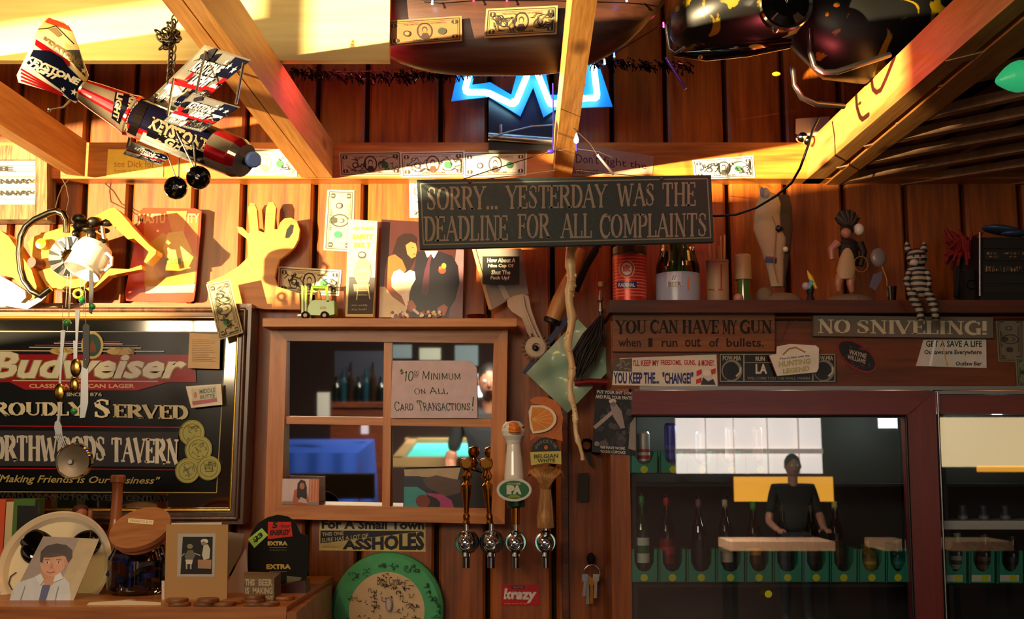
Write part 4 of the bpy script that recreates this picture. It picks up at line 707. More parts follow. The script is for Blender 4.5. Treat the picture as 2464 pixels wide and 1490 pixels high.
# ================================================================== HANGING COMPLAINT SIGN
YG = -.46
T = thing('complaint_sign', P(1360, 600, YG), 'long dark green hanging sign reading SORRY... YESTERDAY WAS THE DEADLINE FOR ALL COMPLAINTS', 'sign')
q = [(1003, 433), (1711, 421), (1718, 582), (1010, 599)]
board(q, YG, .016, mat('sign_green', '#16292a', .55, bump=.25, bs=70), 'board', T)
d = Draw(YG - .0004); d.line([(1012, 442), (1702, 430), (1710, 572), (1019, 589), (1012, 442)], 3.2, '#7a7a6c')
GY = '#8a8274'; sy = lambda x: -.0155 * (x - 1030)
for wd, a, b, y0, y1_ in (('SORRY...', 1028, 1197, 448, 508), ('YESTERDAY', 1216, 1462, 448, 508), ('WAS', 1484, 1574, 448, 505), ('THE', 1594, 1674, 448, 506), ('DEADLINE', 1019, 1222, 519, 583), ('FOR', 1245, 1325, 518, 580), ('ALL', 1348, 1424, 518, 580), ('COMPLAINTS', 1443, 1700, 520, 582)):
    d.text(serif(wd, .155, .075, .2), [(a, y0 + sy(a)), (b, y0 + sy(b)), (b, y1_ + sy(b)), (a, y1_ + sy(a))], GY)
d.build('lettering', mat('sign_letter_paint', rough=.8, vc=True), T)
m = MB()
for x, tx, ty in ((1130, 1128, 380), (1592, 1480, 360)):
    m.tube([P(x, 436 if x < 1300 else 429, YG + .002), P(1338 if x < 1300 else 1385, 410, YG)], .0009, 5); m.ell(P(x, 437 if x < 1300 else 429, YG - .002), .004, n=8, m=6)
m.build('hanging_cord', WIRE, T)
# ================================================================== TOY BIPLANE made of beer cans
YB_ = -.90
def L3(px, py, dy=0.): return P(px, py, YB_ + dy)
T = thing('can_biplane', L3(430, 480), 'hanging toy biplane folded from red, white and blue beer cans, with black wheels', 'toy airplane')
CAN = mat('can_print_metal', rough=.16, metal=.6, vc=True)
def canbody(a, b, r0, r1, nm, pal, n=40):
    r0 *= .95; r1 *= .95; ax = (b - a); h = ax.length; m = MB(); u = ax.normalized()
    side = u.cross(V((0, 0, 1))).normalized(); top = side.cross(u)
    prof = [(r0 * .8, -.006), (r0, .004), (r1, h - .012), (r1 * .82, h)] ; seg = []
    rings = [0, .004 / h, .25, .5, .75, (h - .012) / h, 1]; rad = [r0 * .86, r0, r0 + (r1 - r0) * .25, r0 + (r1 - r0) * .5, r0 + (r1 - r0) * .75, r1, r1 * .84]
    for i in range(len(rings) - 1):
        for k in range(n):
            pts = []
            for (t, rr) in ((rings[i], rad[i]), (rings[i + 1], rad[i + 1])):
                for kk in (k, k + 1):
                    an = 2 * PI * kk / n; pts.append(a + ax * t + (side * math.cos(an) + top * math.sin(an)) * rr)
            m.add(pts, [(0, 1, 3, 2)], pal(k / n, rings[i]), True)
    m.add([a + (side * math.cos(2 * PI * k / n) + top * math.sin(2 * PI * k / n)) * rad[0] for k in range(n)], [list(range(n))[::-1]], '#a8a8a8'); m.add([b + (side * math.cos(2 * PI * k / n) + top * math.sin(2 * PI * k / n)) * rad[-1] for k in range(n)], [list(range(n))], '#a8a8a8')
    return m.build(nm, CAN, T)
RED, WHT, NAV, TAN = '#a8141c', '#c8c4bc', '#0c0f28', '#8a7a68'
def stripes(u, t):
    k = int(u * 10) % 2; return RED if k else TAN
# tail cone, mid can, nose can
canbody(L3(196, 216, .0), L3(336, 287, .02), .020, .038, 'tail_cone', stripes)
ax0, ax1 = L3(325, 282, .02), L3(560, 375, -.04); canbody(ax0, ax1, .0345, .0345, 'fuselage', lambda u, t: '#14122a' if u < .5 or u > .9 else (TAN if int(u * 16) % 2 else RED))
canbody(L3(520, 358, -.035), L3(588, 387, -.052), .0350, .0335, 'nose_can', stripes)
def patch(pts, dy, th, col, nm, draw=None, lift=None, mt=CAN):
    """pts in px with optional per-point depth: (x, y, dy)"""
    P3 = [L3(x, y, e) for x, y, e in pts]; m = MB(); nrm = V((0, 0, 0)); cc = V((0, 0, 0))
    for a, b in zip(P3, P3[1:] + P3[:1]): nrm += a.cross(b) ; cc += a / len(P3)
    nrm.normalize()
    if nrm.dot(cc - CP) > 0: nrm = -nrm
    pl = Draw(at=cc, n=nrm); P3 = [pl.pt(x, y, 0) for x, y, e in pts]
    m.prism(P3, -nrm * th, col, '#a0a0a0'); o = m.build(nm, mt, T)
    d = Draw(at=P3[0] + nrm * .0003, n=nrm)
    if draw: draw(d); d.build(nm + '_print', CAN, o if False else T)
    return o
def p_fin(d):
    d.poly([(86, 94), (168, 148), (168, 160), (150, 158), (84, 108)], RED); d.poly([(80, 120), (120, 122), (150, 140), (163, 160), (200, 196), (192, 246), (180, 240), (118, 196), (64, 152)], '#101432')
    for i in range(4): d.line([(50, 166 + i * 9), (150, 226 + i * 1)], 4.5, RED)
    d.poly([(118, 188), (198, 200), (192, 244), (168, 240)], '#101432')
    d.text(sans('KEYSTONE', .06, .25), [(62, 128), (196, 192), (190, 208), (62, 146)], '#f0f0f0'); d.text(sans('LIGHT', .07, .25), [(72, 148), (148, 184), (136, 196), (64, 160)], '#f0f0f0')
    d.star(152, 215, 7, '#f0f0f0', .3); d.star(178, 222, 9, '#f0f0f0', .3)
def p_fin2(d):
    d.poly([(108, 52), (118, 42), (166, 62), (174, 76), (110, 54)], '#8a3020'); d.line([(92, 70), (116, 68), (134, 62), (156, 84), (178, 106)], 2.5, '#2a241e'); d.poly([(116, 70), (134, 66), (150, 84), (140, 90)], '#5a4c3a')
    d.poly([(190, 120), (206, 186), (190, 170), (150, 120)], '#241c24'); d.text(sans('KEYSTONE', .06, .25), [(104, 84), (200, 146), (196, 166), (98, 104)], '#4a3a2a'); d.star(202, 170, 8, '#b8a080', .3)
patch([(112, 43, .03), (152, 52, .03), (174, 74, .03), (213, 182, .01), (206, 200, .01), (150, 150, .03), (76, 108, .04), (92, 68, .04)], 0, .0012, '#a08a6c', 'vertical_fin', p_fin2)
patch([(86, 90, -.005), (106, 96, -.005), (168, 148, -.0), (201, 200, .0), (193, 235, .0), (182, 248, .0), (148, 227, .0), (44, 198, -.02), (40, 181, -.02), (66, 128, -.02)], 0, .0012, '#dcdcdc', 'tailplane', p_fin)
def wingprint(q, seed, big=True):
    def f(d):
        R = random.Random(seed); d.mp = quadmap(q, 100, 60); d.rect(2, 2, 98, 58, '#7a7672')
        for k in range(26): d.poly(rnd_poly(R.uniform(6, 94), R.uniform(6, 54), R.uniform(3, 9), 6, R, .5), R.choice([NAV, RED, '#d8d8d8', '#101018', '#8a8680', '#2a2430']))
        d.rect(70, 2, 98, 24, NAV); d.star(76, 12, 4, '#e8e8e8'); d.star(90, 14, 4.5, '#e8e8e8'); d.star(64, 9, 3, '#e8e8e8')
        d.rect(2, 36, 98, 42, RED); d.rect(2, 42, 40, 48, '#e0e0e0'); d.text(sans('KEYSTONE', .07, .2), (14, 12, 72, 27), '#101018'); d.text(sans('KEYSTONE', .03, .2), (15, 13, 71, 26), '#e8e8e8'); d.text(sans('LIGHT', .07, .2), (36, 27, 74, 38), '#e8e8e8'); d.text(sans('DIECUT', .03), (10, 46, 36, 56), '#e8e8e8'); d.scribble(50, 40, 96, 56, 14, '#18181c', 1.4, R, 8)
        for x in range(4, 98, 5): d.ell(x, 57, .8, .8, '#f0f0f0', 6)
    return f
patch([(357, 240, .06), (493, 108, -.06), (604, 144, -.10), (497, 232, -.03), (410, 268, .04)], 0, .0012, '#6a6660', 'upper_wing', wingprint([(493, 108), (604, 144), (470, 262), (366, 240)], 3))
patch([(391, 293, -.035), (463, 224, -.085), (577, 258, -.125), (483, 318, -.07)], 0, .0012, '#6a6660', 'lower_wing', wingprint([(463, 224), (577, 258), (483, 318), (391, 293)], 5))
patch([(317, 342, .05), (408, 378, .03), (386, 398, .05), (296, 371, .08)], 0, .0012, '#8a8680', 'lower_wing', wingprint([(317, 342), (408, 378), (386, 396), (296, 371)], 8))
STR = mat('strut_metal', '#b8c0c4', .25, 1)
for (a, b) in (((495, 124, -.06), (472, 222, -.085)), ((586, 152, -.10), (568, 250, -.12)), ((418, 190, .0), (404, 276, -.045)), ((374, 226, .04), (372, 246, .05)), ((312, 330, .06), (306, 356, .07))):
    m = MB(); m.tube([L3(*a), L3(*b)], .0022, 8); m.build('strut', STR, T)
# lettering on the fuselage: drawn on a plane just in front of the can, facing the viewer
axd = (ax1 - ax0).normalized(); nf = (-V((0, 1, 0)) + axd * axd.y).normalized()
def wrap(d, tm, q, col, rad=.0352):
    vs, fs = tm; out = []
    for u, v_ in vs:
        x = (1 - v_) * ((1 - u) * q[0][0] + u * q[1][0]) + v_ * ((1 - u) * q[3][0] + u * q[2][0]); y = (1 - v_) * ((1 - u) * q[0][1] + u * q[1][1]) + v_ * ((1 - u) * q[3][1] + u * q[2][1])
        r = ray(x, y); o = CP - ax0; a_ = r - axd * r.dot(axd); b_ = o - axd * o.dot(axd); A = a_.dot(a_); B = 2 * a_.dot(b_); C_ = b_.dot(b_) - (rad * .95) ** 2; dd = B * B - 4 * A * C_; t = (-B - math.sqrt(max(dd, 0))) / (2 * A); out.append(CP + r * t)
    d.add(out, fs, col)
def qm(n, m_): return [(i / n, j / m_) for j in range(m_ + 1) for i in range(n + 1)], [(j * (n + 1) + i, j * (n + 1) + i + 1, (j + 1) * (n + 1) + i + 1, (j + 1) * (n + 1) + i) for j in range(m_) for i in range(n)]
GR = qm(10, 8)
m = MB(); wrap(m, GR, [(333, 246), (356, 254), (325, 328), (305, 318)], '#1a1414', .0354); wrap(m, GR, [(345, 318), (470, 368), (462, 392), (335, 340)], '#c8c8c8', .0350)
wrap(m, GR, [(362, 282), (500, 336), (488, 388), (352, 326)], '#121018', .0353); wrap(m, GR, [(465, 316), (540, 344), (516, 404), (448, 380)], '#10122e', .0352)
wrap(m, sans('KEYSTONE', .05, .2), [(364, 278), (504, 338), (496, 370), (356, 308)], '#a08c70', .0357); wrap(m, sans('LIGHT', .06, .2), [(378, 318), (464, 356), (456, 378), (370, 338)], '#b8a890', .0357)
star = ([(.5 + (.5 if i % 2 == 0 else .2) * math.sin(PI * i / 5), .5 - (.5 if i % 2 == 0 else .2) * math.cos(PI * i / 5)) for i in range(10)], [list(range(10))])
for x, y, s_ in ((520, 334, 8), (522, 363, 10), (478, 384, 7), (502, 385, 8), (500, 345, 5)): wrap(m, star, [(x - s_, y - s_), (x + s_, y - s_ + 2), (x + s_, y + s_), (x - s_, y + s_)], '#d8d0c0', .0357)
m.build('fuselage_print', CAN, T)
# the tail-cone label reads sideways
dA = L3(196, 216, .0); 
m = MB(); _ax0, _axd = ax0, axd; ax0 = L3(240, 238, .006); axd = (L3(336, 287, .02) - L3(196, 216, 0)).normalized()
wrap(m, GR, [(278, 220), (352, 240), (322, 326), (268, 284)], '#14101a', .0362); wrap(m, sans('KEYSTONE', .05, .1), [(334, 238), (314, 322), (296, 312), (312, 226)], '#b8a488', .0366); wrap(m, sans('LIGHT', .05, .1), [(298, 224), (284, 292), (270, 286), (282, 222)], '#b8a488', .0366)
wrap(m, GR, [(216, 222), (276, 254), (268, 262), (206, 228)], '#e8e4dc', .0362) if 0 else None
m.build('tail_label', CAN, T); ax0, axd = _ax0, _axd
m = MB(); m.tube([L3(172, 238, 0), L3(152, 258, -.01), L3(118, 265, -.02)], .0016, 6); m.ell(L3(118, 265, -.02), .003, n=8, m=6); m.build('tail_skid', STR, T)
m = MB(); m.lathe([(0, 0), (.0065, 0), (.0065, .014), (.009, .018)], L3(584, 385, -.05), (ax1 - ax0), n=16); m.build('hub', BLACK, T)
m = MB(); ez = L3(606, 384, -.06); m.lathe([(.0095, 0), (.0125, .003), (.0125, .008), (.0100, .011), (0, .011)], ez, (axd + V((0, -.9, 0))), n=22); m.build('cap', mat('cap_blue_white', '#7a9ae0', .35), T)
for i, (x, y, r, e) in enumerate(((425, 453, 28, -.03), (478, 428, 29, -.09))):
    cc = L3(x, y, e); rr = r * S(YB_ + e); m = MB(); m.lathe([(0, 0), (rr * .2, 0), (rr * .55, -.002), (rr * .8, -.004), (rr * .95, -.002), (rr, .003), (rr, .008), (rr * .8, .012), (0, .012)], cc - V((0, .006, 0)), (.05 if i else -.2, 1, .05), n=36); wh = m.build('wheel', mat('black_gloss_wheel', '#060606', .12, coat=.6), T)
    m = MB(); m.lathe([(0, -.008), (rr * .1, -.007), (rr * .14, 0)], cc - V((0, .006, 0)), (0, 1, .05), n=12); m.build('wheel_nut', CHROME, T)
for a, b in (((402, 370, .01), (427, 440, -.035)), ((431, 382, .0), (430, 425, -.035)), ((425, 318, -.045), (466, 402, -.10)), ((465, 340, -.05), (470, 398, -.10))):
    m = MB(); m.tube([L3(*a), L3(*b)], .0013, 6); m.build('wheel_strut', STR, T)
# chain: knot and links
T = thing('hanging_chain', P(405, 170, -.88), 'rusty chain bunched in a knot, holding up the toy biplane', 'chain')
m = MB(); R = random.Random(4); LK = mat('rusty_chain', '#1e1710', .5, .5)
def link(m, c, u, v_, rr, w_): m.tube([c + u * (rr * math.cos(a)) + v_ * (rr * .6 * math.sin(a)) for a in [2 * PI * i / 12 for i in range(13)]], w_, 5, caps=False)
def rv(R): return V((R.uniform(-1, 1), R.uniform(-1, 1), R.uniform(-1, 1))).normalized()
for i in range(46):
    u = rv(R); v_ = u.orthogonal().normalized(); t = R.random(); c = P(408 + R.gauss(0, 10), 88 + R.gauss(0, 9), -.88 + R.uniform(-.015, .015)); link(m, c, u, v_, .008, .0017)
m.build('knotted_links', LK, T, )
pts = [(422, 40), (418, 60)] + [(410 - i * .9, 108 + i * 10.5) for i in range(9)]
for i, (x, y) in enumerate([(426, 4), (425, 16), (424, 28), (421, 46), (418, 58), (411, 64)] + [(414 + (2 if j % 2 else -2) - j * .6, 108 + j * 10) for j in range(10)]):
    m = MB(); link(m, P(x, y, -.88), V((.1, 0, 1)), V((1, .2, 0)) if i % 2 else V((.3, 1, 0)), .0085, .0015); m.build('link', LK, T)
# ================================================================== NEON STAR
T = thing('neon_star', P(1280, 280, -.10), 'pale blue neon sign shaped like a jagged star, half hidden by the canoe', 'neon sign')
NEO = mat('neon_tube', '#9fdcff', .3, emit=9); YN = -.12
def neon(pts, r=.0075): mm = MB(); mm.smooth = True; mm.tube([P(x, y, YN) for x, y in pts], r, 10); return mm.build('tube', NEO, T)
def rc(pts, k=4):
    out = []
    for i, q in enumerate(pts):
        if i in (0, len(pts) - 1): out.append(q); continue
        a, b = pts[i - 1], pts[i + 1]
        for t in (-.22, -.12, 0, .12, .22):
            s_ = a if t < 0 else b; f = abs(t) * .55; o = (q[0] + (s_[0] - q[0]) * f, q[1] + (s_[1] - q[1]) * f)
            if t == 0: o = (q[0] * .82 + (a[0] + b[0]) * .09, q[1] * .82 + (a[1] + b[1]) * .09)
            out.append(o)
    return out
neon(rc([(1131, 165), (1118, 222), (1172, 222), (1238, 254), (1272, 172)])); neon(rc([(1292, 172), (1324, 252), (1350, 246), (1412, 236), (1438, 236), (1428, 155), (1424, 140)]))
NB = mat('neon_backing_glow', '#1a78c8', .4, emit=.55)  # backing made to glow, standing in for light from the tubes
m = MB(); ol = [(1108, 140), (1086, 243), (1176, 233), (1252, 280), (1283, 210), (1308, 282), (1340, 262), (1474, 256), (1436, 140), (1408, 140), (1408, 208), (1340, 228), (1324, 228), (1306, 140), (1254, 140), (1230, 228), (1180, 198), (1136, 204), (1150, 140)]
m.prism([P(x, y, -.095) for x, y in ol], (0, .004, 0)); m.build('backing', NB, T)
m = MB(); m.tube([P(1120, 60, -.09), P(1280, 130, -.09), P(1430, 60, -.09)], .005, 6); m.build('upper_bar', BLACK, T)
T = thing('neon_transformer', P(1250, 350, -.05), 'black transformer box with a metal clip and grey wire, under the neon star', 'transformer')
m = MB(); m.box((P(1275, 300, -.045).x, -.045, P(1275, 300, -.045).z), (.20, .07, .15)); m.build('housing', BLACK, T)
m = MB(); m.tube([P(1175, 328, -.09), P(1330, 340, -.09)], .010, 10); m.tube([P(1204, 330, -.095), P(1204, 300, -.095)], .005, 8); m.build('clip', STEEL, T)
m = MB(); m.tube([P(1180, 330, -.11), P(1230, 316, -.11), P(1280, 304, -.11), P(1340, 300, -.11)], .0022, 6); m.build('wire', STEEL, T)
# ================================================================== MACHINE ON THE RAFTERS (right)
T = thing('stored_snow_machine', P(1850, 180, -.6), 'black and yellow snow machine body stored on the rafters at upper right', 'vehicle')
BY = None
def camo(nm):
    m = bpy.data.materials.new(nm); m.use_nodes = True; nt = m.node_tree; b = nt.nodes['Principled BSDF']; N = nt.nodes.new; L = nt.links.new
    tc = N('ShaderNodeTexCoord'); n = N('ShaderNodeTexNoise'); n.inputs['Scale'].default_value = 14; n.inputs['Detail'].default_value = 6; n.inputs['Distortion'].default_value = 1.5; L(tc.outputs['Object'], n.inputs['Vector'])
    cr = N('ShaderNodeValToRGB'); cr.color_ramp.elements[0].position = .60; cr.color_ramp.elements[0].color = (.004, .004, .004, 1); cr.color_ramp.elements[1].position = .64; cr.color_ramp.elements[1].color = (*hx('#7a640c'), 1); L(n.outputs['Fac'], cr.inputs[0]); L(cr.outputs[0], b.inputs['Base Color']); b.inputs['Roughness'].default_value = .38; return m
CAMO = camo('black_yellow_bodywork')
def loft(secs, nm, mt, par, n=14):
    m = MB(); rows = []
    for (cx, cy, Y, rx, rz) in secs: c = P(cx, cy, Y); s_ = S(Y); rows.append([c + V((0, rx * s_ * math.cos(2 * PI * k / n), rz * s_ * math.sin(2 * PI * k / n))) for k in range(n)])
    vs = [q for r in rows for q in r]; m.add(vs, [(i * n + k, i * n + (k + 1) % n, (i + 1) * n + (k + 1) % n, (i + 1) * n + k) for i in range(len(secs) - 1) for k in range(n)], None, True)
    m.add(rows[0], [list(range(n))]); m.add(rows[-1], [list(range(n))[::-1]]); return m.build(nm, mt, par)
loft([(1612, 60, -.62, 20, 30), (1640, 60, -.62, 90, 72), (1720, 40, -.62, 120, 90), (1820, 20, -.62, 130, 96), (1920, 0, -.62, 120, 80)], 'hood', CAMO, T)
loft([(1900, 30, -.5, 60, 90), (1980, 50, -.5, 100, 150), (2080, 70, -.5, 100, 140), (2200, 40, -.5, 90, 120), (2280, 0, -.5, 60, 60)], 'rear_body', CAMO, T)
loft([(1620, 128, -.60, 12, 8), (1700, 126, -.62, 22, 22), (1800, 118, -.62, 26, 20), (1900, 104, -.6, 20, 14)], 'belly_pan', mat('black_gloss_pan', '#050606', .1, coat=1), T)
m = MB(); c = P(1893, 8, -.76); m.lathe([(.040, 0), (.046, -.004), (.048, .004), (.044, .03), (.03, .06), (0, .07)], c, (0, 1, .1), n=32); m.build('headlight_shell', CHROME, T)
m = MB(); m.lathe([(0, 0), (.025, -.004), (.041, 0)], c, (0, 1, .1), n=28); m.build('headlight_lens', mat('dark_lens', '#0a0a0c', .05, coat=1), T)
m = MB(); m.ell(P(1866, 62, -.74), (.008, .01, .014), n=10, m=8); m.build('knob', STEEL, T)
BAR = mat('dark_bar_metal', '#6a6460', .25, .9)
m = MB(); m.tube([P(1950, 70, -.70), P(1951, 130, -.70), P(1960, 160, -.70), P(1982, 174, -.70), P(2010, 174, -.70), P(2060, 158, -.68), P(2140, 132, -.64)], .0055, 10); m.build('front_bar', BAR, T)
m = MB(); m.tube([P(1908, 162, -.62), P(1912, 205, -.62), P(1930, 235, -.62), P(1962, 250, -.6), P(2030, 256, -.56)], .0055, 10); m.build('lower_bar', BAR, T)
m = MB(); m.tube([P(1603, 60, -.66), P(1612, 118, -.66), P(1624, 128, -.66), P(1646, 112, -.66)], .004, 8); m.build('brake_lever', STEEL, T)
for x, y, w_ in ((1685, 138, 12), (1820, 112, 40), (1868, 178, 22), (1990, 34, 10), (2013, 12, 18)):
    m = MB(); m.ell(P(x, y, -.70), (w_ * S(-.7) / 2, .006, .004), n=10, m=6); m.build('yellow_trim', mat('yellow_trim_paint', '#b8a820', .25), T)
m = MB(); m.tube([P(1603, 138, -.5), P(1622, 170, -.5), P(1650, 214, -.5)], .0035, 8); o = m.build('wire_tube', mat('violet_tube', '#5a3aa8', .3, .3)); tag(o, 'short slanting tube end glowing violet, right of the canoe tip', 'tube')
# small white fixture and cable
T = thing('emergency_light', P(1955, 345, -.12), 'small white wall fixture with chrome lamp tucked behind the right rafter', 'light')
m = MB(); m.hexa([P(x, y, -.13) for x, y in ((1915, 286), (1996, 280), (1996, 330), (1914, 322))], [P(x, y, -.02) for x, y in ((1915, 286), (1996, 280), (1996, 330), (1914, 322))]); m.build('housing', mat('dirty_white_plastic', '#b8aaa0', .5), T)
m = MB(); m.ell(P(1930, 330, -.12), (.016, .014, .014)); m.ell(P(1944, 338, -.12), (.014, .014, .013)); m.build('lamp_head', CHROME, T)
m = MB(); m.tube([P(*q, e) for q, e in (((1970, 284), -.30), ((1956, 312), -.34), ((1944, 352), -.36), ((1925, 405), -.34), ((1905, 440), -.30), ((1870, 470), -.28), ((1820, 500), -.24), ((1770, 517), -.2), ((1720, 520), -.18), ((1600, 500), -.16))], .0028, 8); tag(m.build('black_cable', BLACK), 'black cable sweeping from the right rafter down behind the complaint sign', 'cable')
# green lamp bulb
T = thing('green_bulb', P(2424, 224, -1.0), 'large mint green teardrop bulb hanging at the upper right edge', 'bulb')
ax = (P(2385, 196, -1.0) - P(2464, 176, -1.0)).normalized(); c = P(2470, 180, -1.0); m = MB(); rr = S(-1.0)
m.lathe([(22 * rr, -10 * rr), (36 * rr, 0), (40 * rr, 16 * rr), (38 * rr, 32 * rr), (30 * rr, 50 * rr), (20 * rr, 66 * rr), (10 * rr, 80 * rr), (0, 88 * rr)], c, ax + V((0, -.1, 0)), n=28); m.build('shade', mat('mint_green_glass', '#2fae70', .35, emit=.5), T)
m = MB(); m.lathe([(18 * rr, -40 * rr), (22 * rr, -10 * rr)], c, ax, n=16); m.build('socket', BLACK, T)
# string-light bulb and wires near the centre rafter
T = thing('clear_string_bulb', P(1387, 360, -.5), 'tiny clear flame-shaped bulb right of the centre rafter above the sign', 'light')
m = MB(); m.lathe([(0, .022), (.003, .016), (.0055, .008), (.005, .002), (.002, 0)], P(1387, 345, -.5), n=12); m.build('flame_bulb', mat('clear_bulb', '#e8ecf8', .1, emit=.6), T)
m = MB(); m.tube([P(1387, 346, -.5), P(1387, 364, -.5)], .002, 8); m.build('socket', mat('violet_plastic', '#3a28a0', .3), T)
m = MB(); m.tube([P(1112, 432, -.45), P(1180, 410, -.42), P(1262, 384, -.44), P(1325, 364, -.48), P(1386, 358, -.5), P(1440, 365, -.5), P(1475, 380, -.5)], .0011, 6); m.tube([P(1380, 308, -.52), P(1420, 345, -.5), P(1437, 372, -.5)], .0012, 6); o = m.build('light_wire', mat('brown_wire', '#3a2418', .6)); tag(o, 'thin dark light wire sagging across the centre rafter', 'wire')
m = MB(); m.tube([P(1438, 373, -.5), P(1476, 420, -.47)], .0028, 8); tag(m.build('white_hook_rod', mat('white_rod', '#d8d4d8', .3)), 'short white rod slanting down to the top of the complaint sign', 'rod')
m = MB(); m.tube([P(1330, 200, -.62), P(1332, 300, -.58), P(1330, 358, -.5)], .0014, 6); m.ell(P(1326, 364, -.5), (.008, .004, .004)); tag(m.build('violet_clip', mat('violet_plastic', '#3a28a0', .3)), 'dark violet wire and clip along the left edge of the centre rafter', 'clip')
# ================================================================== CHAINSAW
T = thing('chainsaw', P(190, 740, -.16), 'old yellow chainsaw with chrome handlebar hanging on the wall at left', 'chainsaw')
SAWY = mat('saw_yellow', '#c07f16', .35, coat=.3); YW = -.16
def pr(pts, Y, th, mt, nm, par=None): 
    m = MB(); m.prism([P(x, y, Y) for x, y in pts], (0, th, 0)); return m.build(nm, mt, par)
pr([(66, 584), (78, 570), (160, 544), (196, 548), (232, 560), (240, 600), (232, 650), (200, 690), (150, 697), (112, 690), (92, 655), (78, 620)], YW, .07, SAWY, 'engine_cover', T)
pr([(180, 546), (262, 502), (276, 500), (292, 514), (320, 548), (360, 590), (376, 602), (374, 612), (352, 634), (346, 630), (358, 606), (322, 574), (308, 576), (274, 545), (262, 530), (254, 527), (216, 545), (196, 553)], YW + .01, .045, SAWY, 'rear_handle', T)
pr([(200, 690), (262, 646), (310, 648), (340, 638), (342, 648), (300, 656), (262, 664), (232, 690), (214, 700)], YW + .02, .03, SAWY, 'lower_handle_bar', T)
pr([(-60, 540), (0, 554), (22, 570), (48, 610), (76, 650), (88, 690), (82, 720), (68, 722), (60, 690), (30, 668), (-60, 650)], YW + .005, .06, SAWY, 'front_cover', T)
m = MB(); hb = [(160, 560), (160, 530), (152, 514), (136, 508), (120, 512), (84, 528), (62, 545), (50, 570), (46, 610), (50, 650), (58, 676), (76, 700), (98, 712), (122, 694)]
m.tube([P(*q, YW - .03) for q in hb], .0078, 12); m.build('handlebar', mat('worn_chrome_bar', '#8a8578', .18, 1), T)
m = MB(); c = P(172, 620, YW - .004); r = .050; m.lathe([(r * .3, -.004), (r * .5, .004), (r * .95, .0), (r, .012), (r * 1.02, .03)], c - V((0, .012, 0)), (0, 1, 0), n=32); m.build('flywheel_ring', STEEL, T)
for k in range(11):
    a = 2 * PI * k / 11; m = MB(); u = V((math.cos(a), 0, math.sin(a))); t = V((-math.sin(a), 0, math.cos(a))); m.hexa([c + u * r * .34 - t * .003 - V((0, .017, 0)), c + u * r * .34 + t * .003 - V((0, .017, 0)), c + u * r * .92 + t * .008 - V((0, .013, 0)), c + u * r * .92 - t * .002 - V((0, .02, 0))], [c + u * r * .34 - t * .003, c + u * r * .34 + t * .003, c + u * r * .92 + t * .008, c + u * r * .92 - t * .002]); m.build('fin', STEEL, T)
m = MB(); m.lathe([(0, -.02), (.012, -.018), (.0125, 0)], P(106, 590, YW), (0, 1, 0), n=20); m.build('fuel_cap', SAWY, T)
m = MB(); m.lathe([(0, -.030), (.012, -.030), (.0128, -.02), (.0128, 0)], P(98, 637, YW), (.3, 1, 0), n=20); m.build('oil_cap', mat('dark_red_cap', '#6a1c14', .5), T)
R = random.Random(9); m = MB()
for k in range(16): m.ell(P(R.uniform(176, 256), R.uniform(530, 590), YW + .02 + R.uniform(-.03, .02)), (R.uniform(.008, .018), .012, R.uniform(.006, .014)), n=10, m=6)
m.build('engine_block', mat('oily_engine', '#2a2622', .4, .6), T)
m = MB(); m.ell(P(190, 528, YW), (.017, .017, .013)); m.build('air_filter_knob', BLACK, T)
m = MB(); m.tube([P(246, 545, YW - .01), P(252, 590, YW - .01), P(262, 640, YW - .01)], .005, 8); m.build('throttle_lever', STEEL, T)
pr([(10, 735), (28, 727), (60, 730), (92, 716), (122, 692), (126, 698), (100, 724), (66, 744), (40, 741)], YW - .01, .004, STEEL, 'guide_bar_tip', T)
pr([(-60, 660), (0, 664), (30, 680), (60, 700), (62, 716), (48, 730), (10, 738), (-60, 738)], YW - .006, .02, mat('white_guard', '#d8d4c4', .5), 'chain_guard', T)
m = MB(); m.tube([P(133, 505, YW), P(140, 475, -.1), P(150, 450, -.09), P(166, 432, -.08)], .0013, 6); m.tube([P(160, 508, YW), P(166, 480, -.1), P(160, 450, -.09), P(150, 430, -.08)], .0013, 6); m.build('hanging_wire', WIRE, T)
# ================================================================== CUTLERY WIND CHIME
YK = -.42
T = thing('enamel_mug', P(212, 675, YK), 'white enamel mug hanging tilted, top of the cutlery wind chime', 'mug')
WE = mat('white_enamel', '#e8e4dc', .25, coat=.4); mc = P(196, 655, YK); ma = (P(214, 590, YK) - P(186, 660, YK)).normalized() + V((0, .35, 0)); ma.normalize(); sK = S(YK); rr = 44 * sK; hh = 82 * sK
m = MB(); m.lathe([(rr * .9, .002), (rr, 0), (rr * 1.03, .004), (rr, .01), (rr, hh * .8), (rr * .9, hh * .95), (rr * .6, hh), (0, hh)], mc, ma, n=36); m.build('cup_body', WE, T)
m = MB(); m.lathe([(rr * .9, .002), (rr * .9, hh * .9), (0, hh * .92)], mc, ma, n=30); m.build('cup_inside', WE, T)
m = MB(); m.tube([P(*q, YK) for q in ((240, 614), (258, 610), (269, 620), (268, 638), (254, 650), (234, 652))], .0036, 8); m.build('handle', WE, T)
GRN = mat('green_glass_bead', '#1f8a4a', .15, coat=1); LIME = mat('lime_ring_bead', '#8a9a20', .2, coat=1); STRG = mat('nylon_line', '#b8b49c', .4)
m = MB()
for (x0, y0, x1, y1_) in ((163, 660, 158, 740), (172, 665, 166, 770), (170, 650, 162, 800), (194, 672, 192, 760), (204, 676, 200, 755), (219, 672, 214, 735), (206, 700, 206, 800), (226, 676, 222, 730), (150, 735, 152, 800), (146, 960, 144, 1020)): m.tube([P(x0, y0, YK), P(x1, y1_, YK)], .0006, 4)
o = m.build('chime_lines', STRG); tag(o, 'thin nylon lines hanging from the enamel mug', 'strings', ); o['kind'] = 'stuff'
